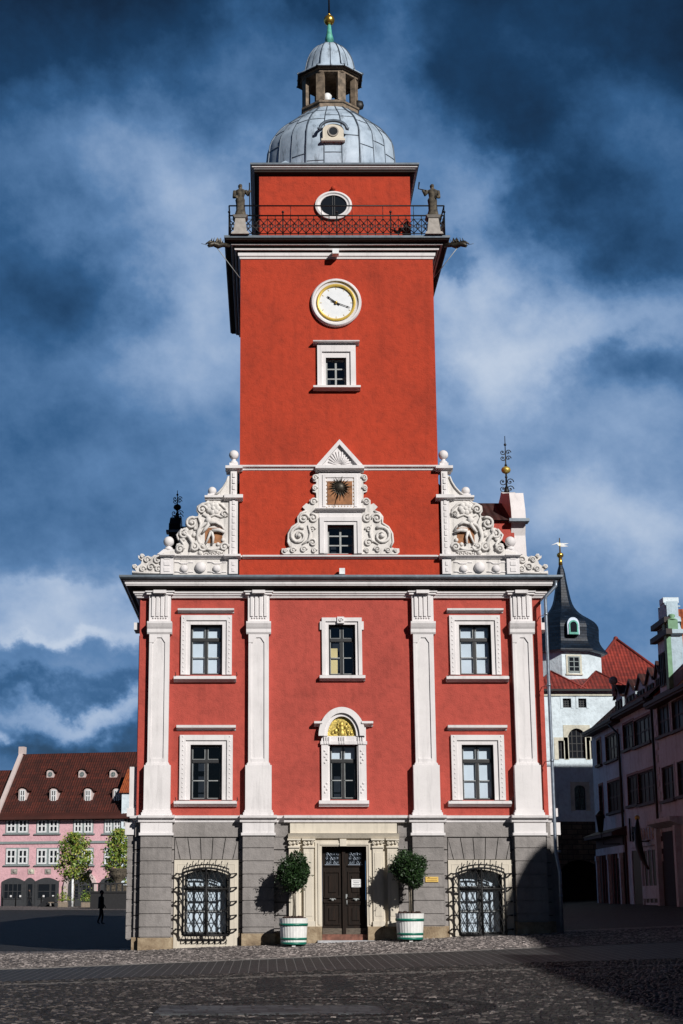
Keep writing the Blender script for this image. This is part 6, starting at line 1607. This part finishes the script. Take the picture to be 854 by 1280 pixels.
# ================================================================ right-hand street houses (face west, in their own shade)
HX=20.0
hf=Fr((HX,60,0),(0,-1,0))       # u grows towards the camera
def H8(zx,zy): return hf.uz(*z8(zx,zy))
def z9(zx,zy): return (740+zx/7.49,740+zy/7.49)
def H9(zx,zy,off=0): return hf.uz(*z9(zx,zy),off)
uA0=H8(355,400)[0]; uB0=H8(519,400)[0]; uC0=H8(712,400)[0]; uC1=H8(712,400)[0]+11.5
zeA=H8(345,243)[1]; zeC=H8(712,75)[1]
zgh=.6
def house(name,label,u0,u1,ze,zr,wall,wins,depth=9.0,frame='house_trim',red='redframe'):
    rt_=empty(name,(HX,60-u0,zgh),label,'building')
    qs=[]
    for (x0,y0,y1,x1) in wins:
        ua,z1=H8(x0,y0); _,z0=H8(x0,y1); ub,_=H8(x1,y0); qs.append([ua,ub,z0,z1])
    m=hf.mb(); fa(m,u0,u1,zgh-.6,ze,0,.25,qs); m.box(u0,u1,.5,depth,zgh-.6,ze)
    m.box(u0,u0+.3,.002,.5,zgh-.6,ze-.002); m.box(u1-.3,u1,.002,.5,zgh-.6,ze-.002)
    m.build('wall',M[wall],rt_)
    L_=math.hypot(depth/2+.4,zr-ze)
    m=hf.mb(); m.face([(u0,-.45,ze-.15),(u1,-.45,ze-.15),(u1,depth/2,zr),(u0,depth/2,zr)],[(0,0),(u1-u0,0),(u1-u0,L_),(0,L_)]); m.face([(u0,depth+.4,ze-.1),(u1,depth+.4,ze-.1),(u1,depth/2,zr),(u0,depth/2,zr)],[(0,0),(u1-u0,0),(u1-u0,L_),(0,L_)])
    for uu in (u0+.01,u1-.01): m.face([(uu,0,ze),(uu,depth,ze),(uu,depth/2,zr-.05)])
    rf=m.build('roof',M['tile_orange'],rt_)
    m=hf.mb(); m.box(u0,u1,-.5,0,ze-.32,ze-.15); m.box(u0,u1,-.58,-.48,ze-.22,ze-.05); m.build('eaves_gutter',M['house_trim'],rt_)
    for q in qs:
        n=max(1,int(round((q[1]-q[0])/.95)))
        w=farwin(hf,rt_,q,.08,frame,n,2,'shadeglass',None,.08,.05)
        m=hf.mb(); a,b,c,d=q; m.box(a-.12,a,-.04,.06,c,d+.14); m.box(b,b+.12,-.04,.06,c,d+.14); m.box(a,b,-.04,.06,d,d+.14); m.build('window_surround',M[red],w)
        m=hf.mb(); m.box(a-.2,b+.2,-.18,.04,c-.14,c); m.build('sill',M['house_trim'],w)
    return rt_,rf
zrid=zeA+4.2
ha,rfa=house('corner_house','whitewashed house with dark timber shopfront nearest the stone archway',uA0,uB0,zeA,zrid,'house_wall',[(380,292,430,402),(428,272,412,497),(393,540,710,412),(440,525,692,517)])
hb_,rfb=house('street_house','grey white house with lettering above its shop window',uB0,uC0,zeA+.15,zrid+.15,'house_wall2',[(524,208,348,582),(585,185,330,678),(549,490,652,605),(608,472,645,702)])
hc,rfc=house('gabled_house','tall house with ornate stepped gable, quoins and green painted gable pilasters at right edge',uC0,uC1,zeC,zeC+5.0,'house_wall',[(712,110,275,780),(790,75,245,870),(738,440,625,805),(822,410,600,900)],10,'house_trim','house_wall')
# quoins between
m=hf.mb()
for k in range(12): z_=zgh+3.2+k*.62; m.box(uC0-.02,uC0+(.45 if k%2 else .3),-.06,0,z_,z_+.36)
split_build(m,'quoin',M['house_wall2'],hc,lambda c:round(c.z,2))
# downpipe
m=hf.mb(); m.tube([(uB0-1.0,-.5,zeA-.3),(uB0-.1,-.12,zeA-1.0),(uB0-.1,-.12,zgh)],.07,8); m.build('downpipe',M['iron'],ha)
m=hf.mb(); m.tube([(uC0-.15,-.12,zeA-.3),(uC0-.15,-.12,zgh)],.07,8); m.build('downpipe',M['iron'],hb_)
# dormers
def hdormer(parent,z9x0,z9x1,yapex,yb,gable):
    off=.5; ua,zt_=H9(z9x0,yapex+60,off); ub,_=H9(z9x1,yapex+60,off); _,zb_2=H9((z9x0+z9x1)/2,yb,off); _,za=H9((z9x0+z9x1)/2,yapex,off)
    zb_2=max(zb_2,zeA-.3)
    m=hf.mb(); cx_=(ua+ub)/2; hw=(ub-ua)/2*.82
    m.box(cx_-hw,cx_+hw,off,off+4,zeA-.3,za-.62); m.prism([(cx_-hw,za-.62),(cx_+hw,za-.62),(cx_,za-.06)],off,off+4); d=m.build('dormer',M['house_wall2'],parent)
    m=hf.mb()
    for s in (-1,1): m.face([(cx_+s*(hw+.14),off-.12,za-.72),(cx_,off-.12,za),(cx_,off+4,za),(cx_+s*(hw+.14),off+4,za-.72)],[(0,0),(0,1),(4,1),(4,0)])
    m.prism([(cx_-hw-.18,za-.78),(cx_-hw-.02,za-.78),(cx_,za-.12),(cx_+hw+.02,za-.78),(cx_+hw+.18,za-.78),(cx_,za+.02)],off-.16,off-.02)
    m.build('dormer_roof',M['tile_dark'],d)
    z1=za-.9; z0=zeA+.2
    for s in (-1,1): farwin(hf,d,[cx_+s*hw*.45-hw*.36,cx_+s*hw*.45+hw*.36,z0,z1],off-.06,'house_trim',1,2,'shadeglass',None,.06,.04)
hdormer(rfa,212,290,868,1130,1); hdormer(rfa,318,412,815,1060,1); hdormer(rfb,415,505,765,1000,1); hdormer(rfb,508,592,705,940,1); hdormer(rfb,598,650,645,850,1)
x_=H9(200,830,.3); m=hf.mb(); m.sphere((x_[0],.3,x_[1]),.26,10); m.box(x_[0]-.08,x_[0]+.08,.2,.4,x_[1]-.9,x_[1]-.2); m.build('ball_finial',M['concrete'],rfa)
# ornate gable of the third house
g0=H9(650,700)[0]; g1=H9(778,700)[0]; gm=(g0+g1)/2
zg_=[zeC-.1,H9(700,432)[1],H9(690,318)[1],H9(690,58)[1]]
m=hf.mb(); w1=(g1-g0)/2
w2=w1*.80; w3=w1*.45
pts=[(-w1,zg_[0]),(-w1,zg_[1]-.1),(-w1-.25,zg_[1]),(-w1-.25,zg_[1]+.2),(-w1+.1,zg_[1]+.25),(-w2-.1,zg_[1]+.9),(-w2,zg_[2]-.1),(-w2-.25,zg_[2]),(-w2-.2,zg_[2]+.2),(-w2+.2,zg_[2]+.35),(-w3-.25,zg_[2]+1.1),(-w3,zg_[3]-.7),(-w3-.1,zg_[3]-.5),(-w3*.6,zg_[3]-.15),(0,zg_[3])]
pts=[(gm+x,z) for x,z in pts]+[(gm-x,z) for x,z in pts[::-1][1:]]
m.prism(pts,-.12,.45); gb=m.build('stepped_gable',M['house_wall'],hc)
m=hf.mb()
for (w_,z_) in ((w1+.35,zg_[1]),(w2+.35,zg_[2]),(w1+.35,zg_[0])): m.box(gm-w_,gm+w_,-.42,-.12,z_-.05,z_+.22)
split_build(m,'gable_cornice',M['house_trim'],gb,lambda c:round(c.z,1))
q=[g0+.5,g1-.5,zg_[0]+.5,zg_[1]-.5]; farwin(hf,gb,[gm-w1+.4,gm-.1,zg_[0]+.6,zg_[1]-.7],-.2,'house_trim',2,2,'shadeglass'); farwin(hf,gb,[gm+.1,gm+w1-.4,zg_[0]+.6,zg_[1]-.7],-.2,'house_trim',2,2,'shadeglass'); farwin(hf,gb,[gm-.7,gm+.7,zg_[1]+.35,zg_[2]-.15],-.2,'house_trim',3,1,'shadeglass')
m=hf.mb()
for s in (1,):
    for (w_,za,zb2) in ((w1,zg_[0],zg_[1]-.05),(w2,zg_[1]+.22,zg_[2]-.05)):
        x_=gm+s*(w_-.22); m.box(x_-.24,x_+.24,-.34,-.12,za,zb2)
    x_=gm+s*(w1+.02); z_=zg_[1]+.2; k_=(H9(770,190)[1]-z_); m.box(x_-.20,x_+.16,-.26,.22,z_,z_+k_*.62); m.lathe([(.24,z_+k_*.62),(.22,z_+k_*.68),(.10,z_+k_*.74),(.19,z_+k_*.86),(.15,z_+k_*.96),(.03,z_+k_)],x_-.02,-.02,12)
split_build(m,'gable_pilaster',M['greentrim'],gb,lambda c:c.x>gm)
m=hf.mb(); m.box(gm+w3-.05,gm+w3+.12,-.2,.6,zg_[2]+.9,zg_[3]-.5); m.box(gm-w3*.6,gm+w3*.7,-.16,.62,zg_[3]-.25,zg_[3]+.02); m.build('gable_capping',M['white_wall'],gb)
m=hf.mb(); 
L_=math.hypot(w1,zg_[3]-zg_[0]-1.2)
for s in (-1,1): m.face([(gm+s*(w1+.1),.4,zg_[0]+1.2),(gm+s*(w1+.1),7,zg_[0]+1.2),(gm,7,zg_[3]-.5),(gm,.4,zg_[3]-.5)],[(0,0),(6.6,0),(6.6,L_),(0,L_)])
m.box(gm-w1+.1,gm+w1-.1,.45,6.9,zg_[0]-.3,zg_[0]+1.25); m.build('cross_roof',M['tile_orange'],hc)
# house shops
ua,zc_=H8(385,815); ub,_=H8(545,800)
m=hf.mb(); m.prism_yz([(-.9,zc_-.1),(0,zc_+.25),(0,zc_-.1)],ua-.4,ub); m.box(ua,ub,-.85,-.0,zc_-.28,zc_-.10); cn=m.build('canopy',M['canopy'],ha)
m=hf.mb(); m.box(ua,ub-.15,-.12,0,zgh-.5,zc_-.28); m.build('shopfront',M['canopy'],ha)
m=hf.mb()
for zx in (405,468,535): uu,_=H8(zx,1000); m.box(uu-.14,uu+.14,-.30,-.12,zgh-.3,zc_-1.2); m.box(uu-.19,uu+.19,-.34,-.10,zc_-1.5,zc_-1.2)
m.box(ua+.1,ub-.2,-.2,-.12,zc_-1.2,zc_-.8)
m.build('shop_pilaster',M['house_wall2'],ha)
for (a_,b_) in ((420,455),(480,525)):
    q0_=H8(a_,905); q1_=H8(b_,1080); farwin(hf,ha,[q0_[0],q1_[0],zgh+.9,q0_[1]],-.16,'redframe',2,1)
for (a_,b_,zl_,zz) in ((578,632,.3,'door'),(645,735,1.2,'window')):
    qa=H8(a_,885); qb=H8(b_,885); w=farwin(hf,hb_,[qa[0],qb[0],qa[1]-(3.5 if zz=='door' else 2.9),qa[1]],-.08,'house_wall2',1 if zz=='door' else 4,1,'shadeglass',None,.12,.08)
m=hf.mb(); qa=H8(575,870); qb=H8(738,850); m.box(qa[0],qb[0],-.12,0,qa[1]-.12,qa[1]+.10); m.build('shop_cornice',M['house_wall2'],hb_)
qa=H8(648,1085); qb=H8(735,1085); m=hf.mb(); m.box(qa[0],qb[0],-.16,0,qa[1]-.7,qa[1]-.05); m.build('stall_riser',M['house_wall2'],hb_)
# lettering on the fascia (small flat letters)
def strokes(m,u,z,h,segs,y=-.10,r=.035):
    for (a,b,c,d) in segs: m.tube([(u+a*h,y,z+b*h),(u+c*h,y,z+d*h)],r,4)
LT={'B':[(0,0,0,1),(0,1,.45,.85),(.45,.85,0,.5),(0,.5,.5,.25),(.5,.25,0,0)],'H':[(0,0,0,1),(.5,0,.5,1),(0,.5,.5,.5)],'M':[(0,0,0,1),(0,1,.3,.4),(.3,.4,.6,1),(.6,1,.6,0)],
'I':[(0.1,0,.1,1)],'E':[(0,0,0,1),(0,1,.45,1),(0,.5,.4,.5),(0,0,.45,0)],'R':[(0,0,0,1),(0,1,.45,.8),(.45,.8,0,.5),(0,.5,.5,0)],'O':[(0,0,0,1),(0,1,.45,1),(.45,1,.45,0),(.45,0,0,0)],'A':[(0,0,.25,1),(.25,1,.5,0),(.1,.4,.4,.4)],'D':[(0,0,0,1),(0,1,.45,.7),(.45,.7,.45,.3),(.45,.3,0,0)]}
u_,z_=H8(572,845); m=hf.mb(); uu=u_
for i,ch in enumerate('IBHM'): strokes(m,uu,z_+(.0),1.25 if i==0 else .75,LT[ch],-.1,.06); uu+=.55 if i else .7
m.build('dark_lettering',M['iron'],hb_)
u_,z_=H8(635,838); m=hf.mb(); uu=u_
for ch in 'ADEEBO'[:5]: strokes(m,uu,z_,.6,LT[ch]); uu+=.66
m.build('pale_lettering',M['ochretrim'],hb_)
# crescent hanging sign
u_,z_=H8(650,720)
m=hf.mb(); pts=[]
for i in range(13):
    t=i/12; pts.append((u_+.2+1.9*t,-.5-.2*math.sin(3.14*t),z_-2.9*t+.9*t*t*.3-.5*math.sin(3.14*t)*.3))
m.tube(pts,[.05+.14*math.sin(3.14*(i/12)**.8) for i in range(13)],8,1.0); m.tube([(u_+.3,-.4,z_-1.2),(u_+2.4,-.4,z_-1.2)],.03,5); m.tube([(u_+.9,0,z_-1.2),(u_+.9,-.5,z_-1.2)],.04,5)
hs=m.build('hanging_sign',M['iron'],origin=(HX,60-u_,z_),label='dark curved horn shaped hanging sign above the lit shop window in the alley',cat='sign')
m=hf.mb(); m.sphere((u_+.15,-.5,z_+.05),.14,10); m.build('ball',M['goldrelief'],hs)
# wall lantern on corner house
u_,z_=H8(482,735); m=hf.mb(); m.tube([(u_+1.6,-.05,z_-1.3),(u_+.2,-.8,z_-1.3),(u_+.1,-.9,z_-.6)],.035,5); m.lathe([(.14,z_-.62),(.26,z_+.28),(.30,z_+.32),(.05,z_+.6)],u_+.1,-.9,6); m.build('wall_lantern',M['iron'],ha)
# portal of the gabled house
qa=H8(716,755); ua=qa[0]; m=hf.mb(); m.prof_x([(.1,qa[1]-.2),(.6,qa[1]),(.62,qa[1]+.2)],ua,ua+5.0,0); m.box(ua+.3,ua+.7,-.3,0,zgh-.3,qa[1]-.2); m.box(ua+4.2,ua+4.6,-.3,0,zgh-.3,qa[1]-.2); pr_=m.build('house_portal',M['house_wall2'],hc)
m=hf.mb(); m.box(ua+.7,ua+4.2,-.05,-.003,zgh-.3,qa[1]-.4); m.build('portal_door',M['dark_room'],pr_)
# off-frame houses along the same street side (they throw the shade on the right foreground)
oz=Fr((20.0,27,0),(0,-1,0))
for k,(u0,u1,ze,zr) in enumerate(((0,19,12.6,17.6),(19.3,40,12.9,18.0),(40.3,66,12.9,18.3),(66.3,96,13.2,19.6))):
    names=['cream rendered street house nearest the alley, outside the picture','grey rendered street house with wide eaves, second in the row outside the picture','pale street house with tall roof, third in the row outside the picture','plain street house closest to the camera, outside the picture']
    rt_=empty('terraced_house',(20.0,27-u0,.5),names[k],'building','houses continuing the street to the right')
    m=oz.mb(); m.box(u0,u1,0,10,-1,ze); m.build('wall',M['house_wall'],rt_)
    L_=math.hypot(5.4,zr-ze); m=oz.mb(); m.face([(u0,-.4,ze-.1),(u1,-.4,ze-.1),(u1,5,zr),(u0,5,zr)],[(0,0),(u1-u0,0),(u1-u0,L_),(0,L_)]); m.face([(u0,10.4,ze-.1),(u1,10.4,ze-.1),(u1,5,zr),(u0,5,zr)],[(0,0),(u1-u0,0),(u1-u0,L_),(0,L_)])
    for uu in (u0+.01,u1-.01): m.face([(uu,0,ze-.1),(uu,10,ze-.1),(uu,5,zr-.02)])
    m.build('roof',M['tile_orange'],rt_)
    for fz in (1.2,4.6,7.9):
        for j in range(4): uu=u0+1.4+j*(u1-u0-3.6)/3; farwin(oz,rt_,[uu,uu+1.1,fz+.6,fz+2.3],-.04,'white_bar',2,2,'farglass','concrete')
rt_=None

# round gable whose shade falls on the right-hand pilaster
ug=27+20.2
rt_=bpy.data.objects['terraced_house.002'] if 'terraced_house.002' in bpy.data.objects else None
m=oz.mb(); n=14; pts=[(ug-1.7,12.5),(ug+1.7,12.5),(ug+1.7,13.6)]+[(ug+1.7*math.cos(math.pi*i/n),13.6+1.6*math.sin(math.pi*i/n)) for i in range(1,n)]+[(ug-1.7,13.6)]
m.prism(pts,-.05,3.5); m.build('round_gable',M['house_wall2'],rt_)
# unseen tall building added to shade the lower wall of the white tower house
zsh=FZ(934,60.0); yr=38.0; zrt=zsh+.6*(60-yr)
tb=empty('tall_building',(36,yr,1.0),'tall pale building with steep roof behind the street houses, outside the picture','building')
m=MB(); m.box(27.5,46,yr-6,yr+1.0,0,zrt-4); m.build('wall',M['house_wall'],tb)
m=MB(); L_=math.hypot(4.5,5); xa_,xb_=27.0,46.5
m.face([(xa_,yr-6.5,zrt-4.5),(xb_,yr-6.5,zrt-4.5),(xb_,yr-2.0,zrt),(xa_,yr-2.0,zrt)],[(0,0),(19,0),(19,L_),(0,L_)]); m.face([(xa_,yr+1.5,zrt-4.5),(xb_,yr+1.5,zrt-4.5),(xb_,yr-2.0,zrt),(xa_,yr-2.0,zrt)],[(0,0),(19,0),(19,L_),(0,L_)])
for xx in (xa_+.3,xb_-.3): m.face([(xx,yr-6.3,zrt-4.5),(xx,yr+1.3,zrt-4.5),(xx,yr-2.0,zrt)])
m.build('roof',M['tile_orange'],tb)
tf=Fr((27.5,yr+1.0,0),(0,-1,0))
for fz in (3,7,11,15):
    for uu in (1.0,3.0,5.0): farwin(tf,tb,[uu,uu+1.0,fz,fz+1.8],-.04,'white_bar',2,2)
# ================================================================ sky, sun, camera
W=bpy.data.worlds.new('World'); sc.world=W; W.use_nodes=True; nt=W.node_tree; n=nt.nodes; l=nt.links
class WN(NT):
    def __init__(s): s.t=nt; s.n=n; s.l=l; s._tc=None
wn=WN(); bg=n['Background']
SUN=Vector((.60,-1.0,.60)).normalized()
el=math.asin(SUN.z); azs=math.atan2(SUN.x,SUN.y)
sky=n.new('ShaderNodeTexSky'); sky.sky_type='NISHITA'; sky.sun_disc=False; sky.sun_elevation=el; sky.sun_rotation=azs; sky.air_density=1.0; sky.dust_density=.4; sky.ozone_density=2.5
dirv=wn.tc('Generated')
sep=n.new('ShaderNodeSeparateXYZ'); l.new(dirv,sep.inputs[0])
az=wn.math('ARCTAN2',sep.outputs[0],sep.outputs[1]); eln=wn.math('ARCSINE',sep.outputs[2])
DEG=57.29578
azd=wn.math('MULTIPLY',az,DEG); eld=wn.math('MULTIPLY',eln,DEG)
cb=n.new('ShaderNodeCombineXYZ'); l.new(wn.math('MULTIPLY_ADD',eld,.05,wn.math('MULTIPLY',azd,.12)),cb.inputs[0]); l.new(wn.math('MULTIPLY_ADD',eld,.13,wn.math('MULTIPLY',azd,-.03)),cb.inputs[1])
wispy=wn.noise(.9,7,.55,cb.outputs[0],0)
warp1=wn.noise(1.5,9,.6,wn.mapping((1,1,1),(7.1,2.3,0),vec=cb.outputs[0]))
warp2=wn.noise(1.5,9,.6,wn.mapping((1,1,1),(1.7,9.3,4),vec=cb.outputs[0]))
fine=wn.noise(2.6,10,.62,wn.mapping((1,1,1),(3,5,2),vec=cb.outputs[0]),0)
azw=wn.math('ADD',azd,wn.math('MULTIPLY',wn.math('SUBTRACT',warp1,.5),7.0)); elw=wn.math('ADD',eld,wn.math('MULTIPLY',wn.math('SUBTRACT',warp2,.5),6.0))
def pd(px,py):
    d=ray(px,py).normalized(); return math.atan2(d.x,d.y)*DEG, math.asin(d.z)*DEG
base=wn.ramp(wn.math('DIVIDE',elw,50.0),[(0,.42),(.10,.50),(.22,.57),(.40,.52),(.52,.44),(.60,.32),(.68,.15),(1,.10)])
# unseen sky darkened to deepen the shade, kept bright to the west
away=wn.math('MULTIPLY',wn.math('SUBTRACT',wn.math('ABSOLUTE',wn.math('ADD',azd,38.0)),62.0),.03,clamp=True)
val=wn.math('SUBTRACT',base,wn.math('MULTIPLY',away,.36))
BL=[ # px, py, rx, ry (pixels), amount
 (30,30,170,90,-.10),(40,330,110,90,-.12),(60,400,90,60,-.08),(250,330,80,110,.20),(150,200,120,60,.12),(55,560,140,45,-.10),(90,670,150,50,-.10),(200,470,80,40,.05),
 (559,89,70,35,-.12),(642,166,60,42,-.20),(714,249,70,45,-.18),(826,309,70,40,-.16),(589,235,60,60,.12),(589,322,22,14,-.16),(605,380,90,80,.13),(740,405,110,45,.12),(785,463,100,26,-.17),(589,463,50,70,.10),(678,594,90,50,-.02),(800,540,80,30,.04),
 (640,80,90,40,.02),(760,120,80,50,.04),(700,640,90,40,.12),(810,670,80,40,.12),(640,480,60,60,.08),(330,60,60,50,.10),(480,60,50,60,.08),(840,30,120,70,-.14),(470,120,40,90,.07),
 (90,775,130,32,.20),(60,742,70,8,.06),(120,792,60,7,.08),(40,800,50,6,.08),(130,868,50,8,.10),(60,812,90,9,-.10),(110,800,60,8,.08),(60,846,120,12,-.16),(120,838,60,8,.05),(110,880,110,12,.16),(100,925,80,20,-.26),(18,912,18,8,.30),(25,870,40,8,-.06)]
for (px_,py_,rx_,ry_,am) in BL:
    a0,e0=pd(px_,py_); sx=rx_/FPX*DEG; sy=ry_/FPX*DEG
    u=wn.math('DIVIDE',wn.math('SUBTRACT',azw,a0),sx); v=wn.math('DIVIDE',wn.math('SUBTRACT',elw,e0),sy)
    r2=wn.math('ADD',wn.math('MULTIPLY',u,u),wn.math('MULTIPLY',v,v))
    g=wn.math('POWER',2.71828,wn.math('MULTIPLY',r2,-.6))
    val=wn.math('MULTIPLY_ADD',g,am,val)
val=wn.math('ADD',val,wn.math('MULTIPLY',wn.math('SUBTRACT',wispy,.5),.20))
val=wn.math('ADD',val,wn.math('MULTIPLY',wn.math('SUBTRACT',fine,.5),.27),clamp=True)
def lin(r,g_,b_): 
    f=lambda c:(c/255/12.92 if c<11 else ((c/255+.055)/1.055)**2.4); return (f(r),f(g_),f(b_))
cloud=wn.ramp(val,[(0,lin(4,8,16)),(.14,lin(11,30,50)),(.28,lin(26,62,98)),(.40,lin(54,96,141)),(.52,lin(94,132,177)),(.64,lin(140,167,203)),(.80,lin(188,203,224)),(1,lin(232,237,244))])
up=wn.mix(1.0,cloud,(10.0,10.0,10.0),'MULTIPLY')
# clear gaps show the plain sky, thickened to a deep blue by the heavy air
skyd=wn.mix(1.0,sky.outputs[0],(.20,.24,.30),'MULTIPLY')
fac=wn.ramp(val,[(.0,.72),(.30,.80),(.45,.90),(.7,1.0)])
out=wn.mix(fac,skyd,up)
n_below=wn.math('LESS_THAN',sep.outputs[2],-.02)
out=wn.mix(n_below,out,(.2,.2,.2))
l.new(out,bg.inputs[0]); bg.inputs[1].default_value=.1

sd_=bpy.data.lights.new('sun','SUN'); sd_.energy=4.5; sd_.angle=R(.53); sd_.color=(1.0,.965,.92)
so=bpy.data.objects.new('sun',sd_); COL.objects.link(so); so.rotation_euler=SUN.to_track_quat('Z','Y').to_euler(); so.location=(20,-40,40)
cd=bpy.data.cameras.new('camera'); co=bpy.data.objects.new('camera',cd); COL.objects.link(co); co.location=CAM; co.rotation_euler=(R(90)+TH,0,0)
cd.sensor_fit='VERTICAL'; cd.sensor_height=36; cd.sensor_width=24; cd.lens=FPX/1280*36; cd.shift_x=(427-PPX)/1280; cd.clip_end=3000; cd.clip_start=.1
sc.camera=co
sc.view_settings.view_transform='Standard'; sc.view_settings.look='None'; sc.view_settings.exposure=0; sc.view_settings.gamma=1
sc.cycles.max_bounces=5; sc.cycles.diffuse_bounces=3; sc.cycles.transparent_max_bounces=8
sc.cycles.caustics_reflective=False; sc.cycles.caustics_refractive=False
